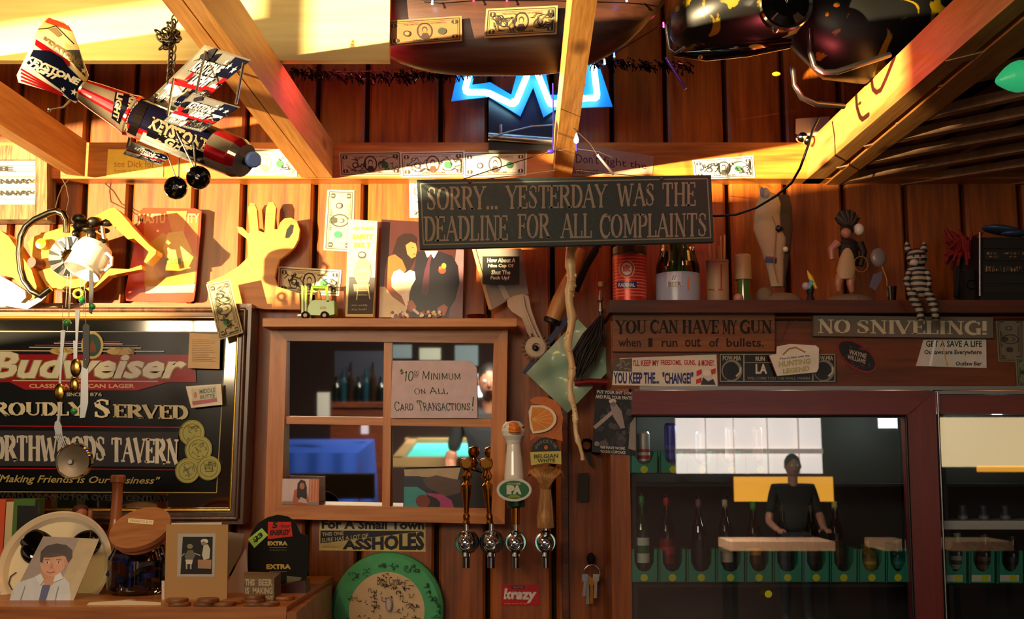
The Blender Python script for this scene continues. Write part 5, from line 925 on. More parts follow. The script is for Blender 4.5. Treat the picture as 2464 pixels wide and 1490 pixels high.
def bead(x, y, r, mt, lab, nm='bead'): m = MB(); m.ell(P(x, y, YK), r * sK, n=14, m=9); tag(m.build(nm, mt), lab, 'bead', 'beads on the wind chime')
for x, y, r, l in ((198, 722, 8, 'upper green bead just under the lime ring of the chime'), (162, 777, 9, 'round green bead left of the hanging butter knife'), (222, 738, 8, 'green bead on the right lines of the chime'), (178, 990, 8, 'small green bead below the crossed spoons')): bead(x, y, r, GRN, l)
m = MB(); link(m, P(189, 707, YK), V((1, 0, 0)), V((0, 0, 1.5)), 11 * sK, 4 * sK); tag(m.build('ring_bead', LIME), 'olive green glass ring bead on the wind chime', 'bead', 'beads on the wind chime')
def spoon(tip, hnd, lab, rb, bowlmat=None, grp='cutlery on the wind chime', Y=YK, w_=.6):
    a, b = P(*tip, Y), P(*hnd, Y); u = (b - a).normalized(); sd = u.cross(V((0, 1, 0))).normalized(); T = thing('spoon', b, lab, 'spoon', grp); m = MB()
    Rm = Matrix((sd, V((0, 1, 0)), u)).transposed(); m.ell(a + u * rb, (rb * w_, rb * .22, rb), Rm, 18, 12); m.build('bowl', bowlmat or STEEL, T)
    m = MB(); n = 8; L_ = (b - a).length; A = a + u * rb * 1.9
    for k, (t0, t1, w0, w1) in enumerate(((0, .35, .0022, .0020), (.35, .7, .0020, .0034), (.7, 1, .0034, .0048))):
        q0 = A + (b - A) * t0; q1 = A + (b - A) * t1; y = V((0, .0011, 0)); m.hexa([q0 - sd * w0 - y, q0 + sd * w0 - y, q1 + sd * w1 - y, q1 - sd * w1 - y], [q0 - sd * w0 + y, q0 + sd * w0 + y, q1 + sd * w1 + y, q1 - sd * w1 + y])
    m.build('handle', STEEL, T)
GSP = mat('tarnished_gold_spoon', '#b08a40', .2, 1)
spoon((182, 908), (187, 745), 'long-handled spoon with a tarnished bowl, centre of the chime', 23 * sK, GSP); spoon((142, 968), (152, 795), 'left spoon of the chime, hanging lowest', 23 * sK, GSP); spoon((178, 946), (182, 820), 'small spoon mostly behind the centre spoon', 19 * sK, GSP, Y=YK + .012)
T = thing('table_knife', P(205, 780, YK - .006), 'table knife with a black riveted handle on the chime', 'knife', 'cutlery on the wind chime')
pr([(199, 784), (206, 778), (214, 784), (214, 870), (208, 888), (200, 884)], YK - .008, .005, BLACK, 'handle', T); pr([(196, 884), (212, 884), (212, 970), (204, 1005), (192, 1006)], YK - .006, .0012, STEEL, 'blade', T)
m = MB(); [m.ell(P(206, y, YK - .0085), .0016, n=8, m=5) for y in (806, 840, 866)]; m.build('rivet', CHROME, T)
T = thing('dinner_fork', P(140, 1010, YK), 'dinner fork pointing down to the tea strainer', 'fork', 'cutlery on the wind chime')
pr([(132, 1016), (140, 1010), (148, 1024), (150, 1046), (134, 1046), (130, 1030)], YK, .0015, STEEL, 'root', T)
for i in range(4): pr([(132 + i * 4.6, 1044), (135 + i * 4.6, 1044), (149 + i * 4.6, 1082), (147 + i * 4.6, 1083)], YK, .0014, STEEL, 'tine', T)
pr([(137, 1012), (142, 1012), (146, 968), (143, 962)], YK, .0014, STEEL, 'handle', T)
T = thing('tea_strainer', P(176, 1155, YK), 'round dented metal strainer lid at the foot of the chime', 'strainer'); c = P(176, 1110, YK - .01); r = 43 * sK
m = MB(); m.lathe([(r * .88, -.001), (r * .93, -.004), (r, 0), (r, .012), (r * .9, .016)], c, (0, 1, .06), n=40); m.build('rim', CHROME, T); m = MB(); m.lathe([(0, .004), (r * .4, .003), (r * .88, .001)], c, (0, 1, .06), n=36); m.build('mesh_disc', mat('dull_disc', '#8a7a66', .35, .8), T); m = MB(); m.lathe([(0, 0), (r * .12, 0), (r * .16, .003)], P(168, 1112, YK - .012), (0, 1, 0), n=14); m.build('centre_dent', STEEL, T)
tag(pr([(215, 640), (222, 640), (224, 700), (220, 756), (214, 752), (214, 690)], YK - .004, .004, BLACK, 'butter_knife'), 'dark narrow knife hanging below the mug on the right', 'knife', 'cutlery on the wind chime')
# ================================================================== BEER TAPS
YT = -.26; sT = S(YT)
def faucet(px, py, flange_black, lab, name='beer_tap'):
    T = thing(name, P(px, py + 50, YT), lab, 'beer tap', 'beer taps on the wall'); c = P(px, py, YT)
    m = MB(); r = (29 if flange_black else 26) * sT; m.lathe([(r * .3, .0), (r * .92, .0), (r, .006), (r, .014), (0, .016)], c + V((0, .03, 0)), (0, 1, 0), n=36); m.build('flange', mat('black_gloss_flange', '#050505', .1, coat=1) if flange_black else CHROME, T)
    m = MB(); m.lathe([(.008, .2), (.008, .02)], c, (0, 1, 0), n=16); m.build('shank', CHROME, T)
    m = MB(); m.ell(c, (20 * sT, 20 * sT, 22 * sT), n=24, m=16); m.lathe([(13 * sT, 0), (15 * sT, .004), (13 * sT, .008)], c + V((0, -.024, 0)), (0, 1, 0), n=24); m.build('faucet_body', CHROME, T)
    m = MB(); m.lathe([(9 * sT, 0), (9 * sT, 24 * sT), (11 * sT, 27 * sT), (10 * sT, 36 * sT)], c - V((0, .004, 56 * sT)), n=20); m.build('spout', CHROME, T)
    m = MB(); m.lathe([(9 * sT, 18 * sT), (12 * sT, 22 * sT), (12 * sT, 26 * sT), (7 * sT, 30 * sT), (6 * sT, 46 * sT), (8 * sT, 48 * sT)], c, (0, 0, 1), n=20); m.build('collar', CHROME, T)
    return T, c
for i, px in enumerate((1122, 1182)):
    T, c = faucet(px, 1308, True, ['left beer tap with a slim brass handle', 'second beer tap from the left, with a slim brass handle'][i]); k = sT; lean = V((-.0 if i == 0 else -.07, 0, 1))
    m = MB(); m.lathe([(6 * k, 44 * k), (9 * k, 48 * k), (7 * k, 54 * k), (8 * k, 60 * k), (8 * k, 66 * k), (5.5 * k, 70 * k), (8 * k, 95 * k), (12 * k, 128 * k), (12.5 * k, 136 * k), (7 * k, 142 * k), (7 * k, 146 * k), (12 * k, 152 * k), (13 * k, 158 * k), (9 * k, 166 * k), (8 * k, 170 * k), (15 * k, 178 * k), (17 * k, 188 * k), (14 * k, 198 * k), (0, 202 * k)], c, lean, n=26); m.build('tap_handle', BRASS, T)
    m = MB(); m.lathe([(0, -.006), (11 * k, -.006), (12 * k, 0)], c + lean * (187 * k) - V((0, 14 * k, 0)), (0, 1, 0), n=22); m.build('handle_medallion', mat('dark_brass', '#7a5220', .3, 1), T)
# goose handle
T, c = faucet(1241, 1308, False, 'beer tap with a white goose-head handle and green oval badge'); k = sT; WP = mat('white_porcelain', '#e8e6e0', .12, coat=.6)
m = MB(); m.lathe([(10 * k, 44 * k), (10 * k, 82 * k), (9 * k, 84 * k)], c, n=20); m.build('ferrule', BRASS, T); m = MB(); m.lathe([(20 * k, 84 * k), (22 * k, 88 * k), (22 * k, 100 * k), (20 * k, 104 * k), (24 * k, 106 * k), (0, 106 * k)], c, n=28); m.build('green_ring', mat('dark_green_gloss', '#0c3a2c', .12, coat=1), T)
m = MB(); m.lathe([(24 * k, 106 * k), (25 * k, 130 * k), (24 * k, 160 * k), (21 * k, 190 * k), (18 * k, 215 * k), (17 * k, 232 * k), (20 * k, 242 * k), (27 * k, 252 * k), (29 * k, 264 * k), (26 * k, 276 * k), (16 * k, 286 * k), (0, 289 * k)], c + V((-6 * k, 0, 0)) * 0, lean.lerp(V((0, 0, 1)), .7), n=32); m.build('goose_neck', WP, T)
m = MB(); hc = c + V((-3 * k, -26 * k, 268 * k)); m.ell(hc, (15 * k, 20 * k, 11 * k)); m.ell(hc + V((0, -6 * k, -7 * k)), (15 * k, 18 * k, 5 * k)); m.ell(hc + V((-2 * k, 4 * k, 10 * k)), (12 * k, 12 * k, 7 * k)); m.build('goose_bill', mat('orange_bill', '#e0801c', .25, coat=.4), T)
m = MB(); [m.ell(c + V((s_ * 21 * k - 3 * k, -16 * k, 272 * k)), 3 * k, n=10, m=6) for s_ in (-1, 1)]; m.build('eye', BLACK, T)
d = Draw(YT - .030); e = (1237, 1179); 
m = MB(); m.lathe([(0, 0), (41 * k, 0), (41 * k, .006)], (0, 0, 0), (0, 1, 0), n=40, col='#d8d8d4'); sh = P(*e, YT - .030); m.v = [V((q.x, q.y, q.z * .66)) + sh for q in m.v]; m.build('badge', PRINTG, T)
d = Draw(YT - .0305); d.ell(*e, 36, 22, '#1c6a38', 36); d.text(sans('GOOSE', .03), (e[0] - 16, e[1] - 17, e[0] + 16, e[1] - 12), '#b8c8a8'); d.text(sans('IPA', .08), (e[0] - 18, e[1] - 11, e[0] + 18, e[1] + 11), '#d0d4c4'); d.poly([(e[0] - 18, e[1] + 19), (e[0] - 8, e[1] + 12), (e[0] + 8, e[1] + 12), (e[0] + 18, e[1] + 19)], '#8a9a28'); d.build('badge_print', PRINTG, T)
# orange slice and wheat sheaf handle
T, c = faucet(1313, 1308, False, 'beer tap with an orange-slice and carved wheat-sheaf handle'); WH = wood('carved_wheat', '#8a5220', '#c08a4c', .5, 'Z', 60, knots=False)
m = MB(); m.lathe([(20 * k, 36 * k), (21 * k, 60 * k), (17 * k, 100 * k), (13 * k, 124 * k), (15 * k, 134 * k), (14 * k, 140 * k), (26 * k, 166 * k), (34 * k, 178 * k), (0, 180 * k)], c, n=30); m.build('wheat_sheaf', WH, T)
for i in range(16):
    a = -1.2 + 2.4 * i / 15; mm = MB(); q = c + V((0, 0, 128 * k)); mm.tube([q + V((math.sin(a) * 6 * k, -13 * k, 0)), q + V((math.sin(a) * 20 * k, -22 * k, 24 * k)), q + V((math.sin(a) * 40 * k, -18 * k, (44 + 6 * math.cos(a * 2)) * k)), q + V((math.sin(a) * 48 * k, -10 * k, (40 - 12 * abs(a)) * k))], [2 * k, 4 * k, 5 * k, 1.5 * k], 6); mm.build('wheat_ear', WH, T)
for i in range(12): x = -16 + 32 * i / 11; mm = MB(); mm.tube([c + V((x * .7 * k, -15 * k, 126 * k)), c + V((x * 1.1 * k, -(21 - abs(x) * .5) * k, 38 * k))], 2 * k, 5); mm.build('stalk', WH, T)
pr([(1278, 1112), (1278, 1085), (1284, 1068), (1298, 1056), (1312, 1052), (1328, 1056), (1340, 1066), (1348, 1085), (1350, 1112)], YT - .012, .024, mat('badge_black', '#161412', .3), 'arched_badge', T)
pr([(1276, 1088), (1350, 1086), (1351, 1118), (1314, 1114), (1278, 1120)], YT - .016, .026, mat('banner_yellow', '#c8bc58', .4), 'banner', T)
d = Draw(YT - .0165); d.text(sans('BELGIAN', .03), [(1285, 1094), (1343, 1092), (1343, 1102), (1285, 1104)], '#4a4a20'); d.text(sans('WHITE', .03), [(1293, 1105), (1336, 1104), (1336, 1113), (1293, 1114)], '#4a4a20'); d.ell(1314, 1077, 5, 5, '#c86a30')
for i, ch in enumerate('SHOCKTOP'): a = math.radians(205 + i * 130 / 7); x, y = 1314 + 26 * math.cos(a), 1086 + 24 * math.sin(a); d.text(sans(ch, .03), (x - 3, y - 4, x + 3, y + 4), '#8a887c')
d.build('badge_text', PRINT, T)
cx, cy = 1310, 1008; crest = [(1276, 965), (1280, 958), (1292, 955), (1312, 955), (1332, 963), (1346, 978), (1354, 1000), (1354, 1022), (1348, 1040), (1352, 1060), (1340, 1062), (1300, 1050), (1276, 1060), (1278, 1044), (1300, 1038)]
pr([(1274, 962), (1290, 955), (1312, 955), (1334, 963), (1348, 980), (1355, 1004), (1352, 1030), (1354, 1062), (1330, 1056), (1290, 1050), (1276, 1060), (1275, 1046), (1300, 1036), (1330, 1020), (1338, 1000), (1326, 984), (1306, 975), (1282, 972)], YT - .006, .02, mat('orange_crest', '#c0682a', .5, bump=.5, bs=200), 'fringed_crest', T)
half = [(1278, 976)] + [(1292 + 47 * math.cos(math.radians(a)), 1008 + 34 * math.sin(math.radians(a))) for a in range(-75, 80, 10)] + [(1282, 1044), (1276, 1030), (1274, 1010), (1272, 990)]
pr(half, YT - .014, .026, mat('orange_slice_rind', '#e8dcc0', .35), 'slice_rind', T)
d = Draw(YT - .0145); d.poly([(1281, 980)] + [(1290 + 42 * math.cos(math.radians(a)), 1008 + 29 * math.sin(math.radians(a))) for a in range(-72, 76, 10)] + [(1284, 1038), (1277, 1010)], '#e0841c')
for a in (-50, -25, 0, 25, 50): d.line([(1280, 1010), (1290 + 40 * math.cos(math.radians(a)), 1008 + 28 * math.sin(math.radians(a)))], 1.5, '#f0b860')
d.build('slice_flesh', PRINTG, T)
# ================================================================== COUNTER, lower left
YCN = -.55; zc = P(300, 1462, YCN).z; CTW = wood('counter_wood', '#7a4218', '#b0703a', .4, 'X', 8, knots=False)
xr = P(688, 1465, YCN).x
T = thing('back_counter', P(300, 1480, -.3), 'wooden back counter along the lower left with things crowded on it', 'counter')
m = MB(); m.box(((-1.9 + xr) / 2, YCN / 2 - .005, zc - .0125), (xr + 1.9, -YCN - .02, .025)); m.build('counter_top', CTW, T)
m = MB(); m.box(((-1.9 + xr) / 2, YCN + .02, zc / 2 - .02), (xr + 1.9, .02, zc - .04)); m.build('front_panel', CTW, T)
m = MB(); a = V((xr, YCN, zc)); sl = [P(692, 1478, YCN), P(700, 1448, YCN + .1), P(778, 1405, -.12), P(790, 1470, -.12), P(700, 1600, YCN)]
m.prism([P(690, 1474, YCN), P(780, 1404, -.06), P(780, 1600, -.06), P(690, 1700, YCN)], (.018, 0, 0)); m.build('side_board', CTW, T)
def oc(px, py, Y=-.4): q = P(px, py, Y); return V((q.x, q.y, zc))
# serving dish with three hollows, leaning
T = thing('white_serving_dish', oc(130, 1470, -.30), 'round white dish with glossy black kidney-shaped pads, propped up at the left', 'dish')
c = P(131, 1361, -.34); nn = V((.05, -1, .35)).normalized(); r = 131 * S(-.34); m = MB(); m.lathe([(0, -.016), (r * .84, -.016), (r * .9, -.004), (r * .97, .003), (r, 0), (r * .96, -.008), (r * .88, -.022), (0, -.024)], c, nn, n=56); m.v = [c + (q - c) for q in m.v]
m.build('dish_body', mat('cream_ceramic', '#e8dcc0', .15, coat=.6), T)
d = Draw(at=c - nn * .0145, n=nn); GB = mat('black_gloss_pad', '#070504', .06, coat=1)
def pad(cx, cy, rx, ry, rot): 
    a0 = d.pt(cx, cy); u = nn.cross(V((0, 0, 1))).normalized(); w_ = u.cross(nn); cr, sr = math.cos(rot), math.sin(rot); Rm = Matrix((u * cr + w_ * sr, nn, -u * sr + w_ * cr)).transposed(); m = MB(); m.ell(a0, (rx * S(-.34), .007, ry * S(-.34)), Rm, 24, 12); m.build('black_pad', GB, T)
pad(92, 1308, 52, 30, .5) ; pad(206, 1310, 38, 34, -.5); pad(74, 1330, 30, 22, .9)
m = MB(); m.tube([d.pt(x, y) - nn * -.002 for x, y in ((50, 1420), (30, 1420), (22, 1405), (26, 1388), (40, 1378))], .0012, 6); m.build('dark_wire', BLACK, T)
# boy's portrait
d = Draw(at=P(130, 1400, -.44), n=(0, -1, .28)); d.slab([(104, 1291), (239, 1297), (170, 1462), (18, 1459)], .0012, '#9a8c8a'); d.poly([(190, 1296), (239, 1297), (170, 1462), (140, 1420)], '#b8a480')
d.poly([(20, 1459), (28, 1424), (44, 1402), (98, 1384), (146, 1382), (166, 1402), (170, 1430), (168, 1462)], '#c4ccdc'); d.poly([(102, 1408), (122, 1408), (106, 1460), (90, 1459)], '#404c84')
d.poly([(98, 1372), (146, 1368), (126, 1408), (106, 1408)], '#c08868'); d.ell(128, 1350, 31, 38, '#d0987c', 28, rot=12); d.ell(160, 1352, 6, 9, '#c88a6c')
d.poly([(96, 1352), (98, 1328), (112, 1314), (136, 1308), (160, 1312), (174, 1324), (174, 1342), (164, 1356), (158, 1340), (144, 1334), (124, 1338), (106, 1340), (102, 1356)], '#3a2820'); d.poly([(104, 1342), (120, 1330), (140, 1332), (152, 1338), (120, 1342)], '#4a3428')
for x in (114, 141): d.ell(x, 1354 + (x - 114) * .02, 5, 2.4, '#f0e8e0', 10); d.ell(x, 1354, 2.4, 2.4, '#2a1c18', 8); d.line([(x - 6, 1347), (x + 6, 1347)], 1.8, '#4a3428')
d.poly([(124, 1354), (118, 1368), (128, 1369)], '#bc8064'); d.line([(112, 1376), (120, 1379), (132, 1376)], 2.4, '#a84c44'); d.poly([(84, 1388), (98, 1380), (106, 1396), (96, 1410)], '#d4dcec'); d.poly([(132, 1386), (146, 1378), (152, 1392), (128, 1402)], '#d4dcec'); d.line([(60, 1410), (44, 1458)], 1.5, '#8c98b4'); d.line([(140, 1412), (128, 1458)], 1.5, '#8c98b4')
tag(d.build('school_portrait', PRINTG), 'portrait photo of a boy in a pale blue shirt, leaning on the white dish', 'photograph')
# wooden post
T = thing('pepper_mill', oc(272, 1400, -.22), 'tall turned wooden post standing behind the lidded jar', 'post')
b = oc(272, 1400, -.22); kk = S(-.22); zt = P(275, 1143, -.22).z - zc; WT = wood('turned_wood', '#8a4a20', '#b87444', .3, 'Z', 9, knots=False, coat=.4)
m = MB(); m.lathe([(30 * kk, 0), (28 * kk, zt * .3), (20 * kk, zt * .42), (13 * kk, zt * .6), (12 * kk, zt * .88), (13 * kk, zt * .93)], b, n=24); m.build('shaft', WT, T); m = MB(); m.lathe([(13 * kk, zt * .93), (17 * kk, zt * .935), (17 * kk, zt * .985), (14 * kk, zt), (0, zt)], b, n=24); m.build('cap', WT, T)
# jar with wooden lid, leaning back slightly
T = thing('lidded_jar', oc(330, 1440, -.34), 'glass jar with a slanted round wooden lid and blue packets inside', 'jar')
b = oc(330, 1440, -.34) + V((0, 0, .001)); kk = S(-.34); jx = V((.0, 0, 1)); m = MB(); m.lathe([(0, .001), (60 * kk, 0), (70 * kk, 10 * kk), (70 * kk, 78 * kk), (60 * kk, 98 * kk), (56 * kk, 108 * kk)], b, jx, n=36); m.build('glass', glass('jar_glass', '#c8c4bc', .06), T)
lx = V((-.10, -.62, .80)).normalized(); lc = P(340, 1278, -.38); m = MB(); m.lathe([(56 * kk, -.020), (62 * kk, -.014), (62 * kk, .0), (70 * kk, .0), (70 * kk, .010), (0, .010)], lc, lx, n=44); m.v = [lc + (q - lc) for q in m.v]; m.build('wooden_lid', wood('lid_wood', '#7a4a2c', '#a06c48', .5, 'X', 10, knots=False), T)
m = MB(); u = lx.cross(V((0, 1, 0))).normalized(); w_ = lx.cross(u); cc = lc + lx * .0104; 
d = Draw(at=cc, n=lx); d.poly([(309, 1247), (370, 1252), (368, 1263), (308, 1258)], '#e0d4bc'); d.text(sans('PEANUTS & M'), [(314, 1250), (365, 1254), (364, 1260), (313, 1256)], '#8a7a68'); d.build('lid_label', PRINT, T)
R = random.Random(12)
for i in range(16):
    q = b + V((R.uniform(-40, 40) * kk, R.uniform(-34, 20) * kk, (16 + i * 4.6) * kk)); Rm = Matrix.Rotation(R.uniform(-.6, .6), 3, 'Y') @ Matrix.Rotation(R.uniform(-.5, .5), 3, 'X'); m = MB(); m.box(q, (46 * kk, 24 * kk, 12 * kk), Rm, R.choice(['#14286a', '#1c3a9a', '#101e50', '#5a4a3a', '#2a1c14'])); m.build('packet', mat('foil_packet', rough=.2, vc=True), T)
# card with old photo
T = thing('kraft_card', oc(470, 1470, -.46), 'brown folded card with an old photograph of two children on its front', 'card')
board([(400, 1262), (549, 1263), (546, 1458), (395, 1466)], -.44, .002, mat('kraft_paper', '#b08a5c', .85), 'front', T); board([(412, 1259), (533, 1257), (536, 1300), (412, 1300)], -.436, .0012, mat('white_card', '#d0c4bc', .7), 'back_leaf', T); board([(389, 1398), (396, 1398), (396, 1464), (389, 1462)], -.442, .002, mat('white_card', '#d0c4bc', .7), 'fold_edge', T)
d = Draw(-.4404); d.poly([(428, 1285), (519, 1284), (516, 1388), (426, 1388)], '#b4b0b0'); d.poly([(440, 1292), (512, 1292), (510, 1382), (434, 1382)], '#1c1c20')
d.poly([(444, 1338), (452, 1324), (464, 1324), (470, 1336), (464, 1348), (448, 1348)], '#6a6a60'); d.ell(457, 1315, 7, 6, '#8a846c'); d.poly([(446, 1347), (464, 1347), (462, 1358), (448, 1358)], '#d0ccc0'); d.line([(468, 1332), (482, 1337)], 2.4, '#b0a898'); d.line([(444, 1332), (438, 1338)], 2.4, '#b0a898')
for x in (449, 459): d.line([(x, 1358), (x, 1370)], 4, '#a8a298')
d.poly([(486, 1336), (490, 1312), (500, 1310), (506, 1322), (504, 1344), (490, 1348)], '#c8c4b8'); d.ell(492, 1303, 9, 6, '#d8d4c8'); d.ell(490, 1308, 6, 5, '#8a8478'); d.poly([(476, 1347), (509, 1347), (508, 1369), (476, 1368)], '#a88468'); d.build('old_photo', PRINT, T)
# envelopes behind
for i, (pts, Y, col, lab) in enumerate([([(548, 1400), (592, 1318), (600, 1430), (560, 1460), (548, 1462)], -.33, '#b8a0a0', 'pinkish folded paper between the brown card and the black display'), ([(548, 1280), (588, 1286), (580, 1330), (548, 1390)], -.31, '#8a7c74', 'grey paper leaning behind the brown card')]): tag(board(pts, Y, .0015, mat('paper_%d' % i, col, .8), 'folded_paper'), lab, 'paper')
tag(board([(205, 1461), (214, 1450), (300, 1445), (388, 1450), (386, 1462), (360, 1466)], -.52, .002, mat('white_sheet', '#d8c8a8', .7), 'paper_sheet'), 'flat pale paper lying on the counter below the jar', 'paper')
# black energy shot display
T = thing('energy_shot_display', oc(668, 1452, -.30), 'black rounded cardboard display with a red panel and yellow EXTRA lettering', 'display')
top = [(595, 1425), (597, 1310), (604, 1284), (620, 1260), (644, 1245), (668, 1239), (692, 1243), (710, 1256), (722, 1284), (742, 1290), (743, 1372), (734, 1398), (716, 1432), (716, 1448), (600, 1450)]
board(top, -.30, .004, mat('display_black', '#070606', .65, spec=.2), 'header_card', T)
board([(622, 1420), (734, 1398), (737, 1436), (714, 1448), (622, 1450)], -.34, .05, mat('display_dark_red', '#3a0e10', .4), 'tray', T)
d = Draw(-.3004); d.poly([(645, 1256), (700, 1256), (704, 1291), (644, 1298)], '#c8281c'); d.text(sans('5', .05, .1), (655, 1255, 668, 1272), '#1a0c0c'); d.text(sans('-hour', .03, .2), (672, 1261, 700, 1270), '#5a1410'); d.text(sans('ENERGY', .05, .15), [(650, 1276), (700, 1274), (698, 1288), (648, 1289)], '#2a0c0c'); d.text(sans('EXTRA', .06), (644, 1303, 692, 1313), '#c8a860'); d.text(sans('EXTRA', .06), (641, 1358, 700, 1370), '#b89848')
for y in (1318, 1324, 1376): d.line([(648, y), (690, y)], 1.6, '#6a5a30')
d.poly([(690, 1386), (726, 1390), (716, 1410), (690, 1408)], '#6a6450'); d.build('display_print', PRINT, T)
d = Draw(-.302); d.slab([(596, 1298), (630, 1271), (645, 1288), (612, 1319)], .0006, '#a8d860'); d.text(sans('$3', .06, .1), [(606, 1297), (628, 1280), (636, 1291), (613, 1309)], '#1c2a14'); tag(d.build('price_tag'), 'lime green $3 price tag stuck on the black display', 'price tag')
# wooden block sign
T = thing('wooden_block_sign', oc(628, 1462, -.46), 'grey wooden block reading THIS BEER IS MAKING ME AWESOME', 'sign')
fq = [(585, 1392), (660, 1392), (660, 1452), (588, 1456)]; m = MB(); m.hexa([P(x, y, -.46) for x, y in fq], [P(x, y, -.40) + V((0, 0, 0)) for x, y in ((588, 1376), (676, 1378), (676, 1446), (590, 1446))]); m.build('block', wood('block_wood', '#5c4a38', '#7c6a52', .7, 'X', 14, knots=False), T)
d = Draw(-.4605); 
for t, a, b, y in (('THIS', 590, 613, 1394), ('BEER', 622, 656, 1394), ('IS', 590, 600, 1414), ('MAKING', 608, 656, 1414), ('ME', 590, 602, 1434), ('AWESOME', 609, 657, 1434)): d.text(sans(t, .04), (a, y, b, y + 16), '#b8a88c')
d.build('lettering', PRINT, T)
# poker chips / wooden tokens
WC = wood('wooden_coin', '#6a3c20', '#a0683c', .5, 'X', 20, knots=False); pos = [(432, 1470, 0), (426, 1462, 1), (492, 1469, 0), (500, 1462, 1), (540, 1470, 0), (562, 1458, 0), (612, 1474, 0), (612, 1468, 1), (611, 1462, 2), (646, 1464, 0), (690 - 20, 1452, 0)]
for i, (x, y, l) in enumerate(pos):
    q = P(x, 1466, -.525 if y > 1462 or l else -.49); r = 25 * S(-.5); m = MB(); b = V((q.x, q.y if i != 10 else -.44, zc + .0005 + l * .0065)); m.lathe([(0, 0), (r, 0), (r * 1.02, .003), (r, .006), (0, .006)], b, n=28)
    m.lathe([(r * .8, .0061), (r * .82, .0066), (r * .86, .0061)], b, n=24)
    lab = ['wooden coin at the left end under the brown card', 'wooden coin resting on the leftmost one', 'lower wooden coin below the right half of the brown card', 'upper wooden coin below the right half of the brown card', 'wooden coin at the right foot of the brown card', 'wooden coin left of the block sign', 'bottom wooden coin of the stack in front of the block sign', 'middle wooden coin of the stack in front of the block sign', 'top wooden coin of the stack in front of the block sign', 'wooden coin at the right foot of the block sign', 'wooden coin behind the right corner of the block sign'][i]
    tag(m.build('wooden_coin', WC), lab, 'coin', 'wooden coins along the counter edge')
# books at the far left
for i, (x0, x1, yt, col, lab) in enumerate(((-30, 17, 1202, '#c84a1c', 'orange-red book at the far left of the counter'), (18, 36, 1208, '#c8b894', 'cream book beside the orange-red one'), (36, 88, 1201, '#3e6a1c', 'green book standing behind the dark photo card'))):
    m = MB(); A = P(x0, yt, -.2); B = P(x1, yt, -.2); m.box(((A.x + B.x) / 2, -.18, (zc + A.z) / 2), (B.x - A.x - .0008, .05, A.z - zc)); o = m.build('book', mat('book_%d' % i, col, .6)); tag(o, lab, 'book', 'books at the left end of the counter')
tag(pr([(42, 1217), (86, 1218), (92, 1202), (94, 1330), (38, 1330)], -.235, .004, mat('dark_photo_card', '#18181c', .3), 'dark_card'), 'dark glossy card leaning on the green book', 'card')
T = thing('small_figurine', oc(200, 1260, -.17), 'small figurine with reddish hair peeking over the white dish', 'figurine'); q = P(196, 1236, -.17); m = MB(); m.ell(q, (.014, .012, .016)); m.build('head', mat('figurine_skin', '#b0704c', .5), T); m = MB(); m.ell(q + V((-.004, .003, .008)), (.018, .013, .012)); m.build('hair', mat('figurine_hair', '#4a1810', .6), T); m = MB(); m.tube([q + V((.018, 0, -.03)), q + V((.02, 0, .008))], [.006, .005], 8); m.build('raised_hand', MC['figurine_skin'], T); m = MB(); m.lathe([(.02, 0), (.016, q.z - zc - .012), (0, q.z - zc - .01)], V((q.x, q.y, zc)), n=16); m.build('body', mat('figurine_dress', '#2a3420', .6), T)
# ================================================================== MIRROR SHELF THINGS
ZMS = P(900, 766, -.13).z; LIMEP = mat('lime_paint', '#8ac81c', .3, coat=.4)
T = thing('toy_forklift', V((P(765, 765, -.09).x, -.09, ZMS)), 'small lime green toy forklift on the mirror shelf', 'toy truck'); Yf = -.10
pr([(740, 742), (746, 726), (756, 722), (804, 724), (805, 756), (790, 760), (740, 758)], Yf, .05, LIMEP, 'body', T); pr([(744, 726), (749, 688), (788, 689), (792, 726), (786, 726), (783, 694), (753, 693), (750, 726)], Yf, .004, LIMEP, 'cab_frame', T); pr([(744, 726), (749, 688), (788, 689), (792, 726), (786, 726), (783, 694), (753, 693), (750, 726)], Yf + .044, .004, LIMEP, 'cab_frame', T)
m = MB(); a, b = P(749, 688, Yf), P(788, 690, Yf); m.box(((a.x + b.x) / 2, Yf + .025, a.z - .002), (b.x - a.x, .05, .004)); m.build('cab_roof', LIMEP, T)
for x in (725, 733): pr([(x, 686), (x + 5, 690), (x + 5, 754), (x, 754)], Yf + (.0 if x == 725 else .035), .005, LIMEP, 'mast_rail', T)
pr([(716, 757), (735, 755), (735, 759), (716, 761)], Yf + .008, .005, STEEL, 'fork', T); pr([(757, 704), (768, 700), (772, 722), (758, 726)], Yf + .012, .02, mat('orange_seat', '#c87820', .5), 'driver_seat', T)
zw = P(738, 757, Yf).z
for x, e in ((736, 0), (782, 0), (736, 1), (782, 1)):
    r = .0098; c = V((P(x, 755, Yf).x, Yf - .003 + e * .053, ZMS + r)); m = MB(); m.lathe([(0, 0), (r * .5, 0), (r * .6, -.002), (r, 0), (r, .009), (0, .009)], c - V((0, .004, 0)), (0, 1, 0), n=20); m.build('wheel', BLACK, T); m = MB(); m.lathe([(0, -.001), (r * .45, -.001), (r * .5, .002)], c - V((0, .005, 0)), (0, 1, 0), n=14); m.build('hub', mat('hub_grey', '#b0b0a8', .4), T)
d = Draw(Yf - .0004); d.rect(770, 738, 784, 744, '#e0e0c8'); d.build('side_plate', PRINT, T)
T = thing('glass_ashtray', V((P(1147, 765, -.09).x, -.09, ZMS)), 'low dark red glass ashtray at the right of the mirror shelf', 'ashtray'); m = MB(); m.lathe([(0, 0), (.020, 0), (.026, .012), (.022, .013), (.017, .004), (0, .004)], V((P(1147, 765, -.09).x, -.09, ZMS)), n=24); m.build('bowl', mat('ruby_glass', '#6a1408', .05, trans=.6), T)
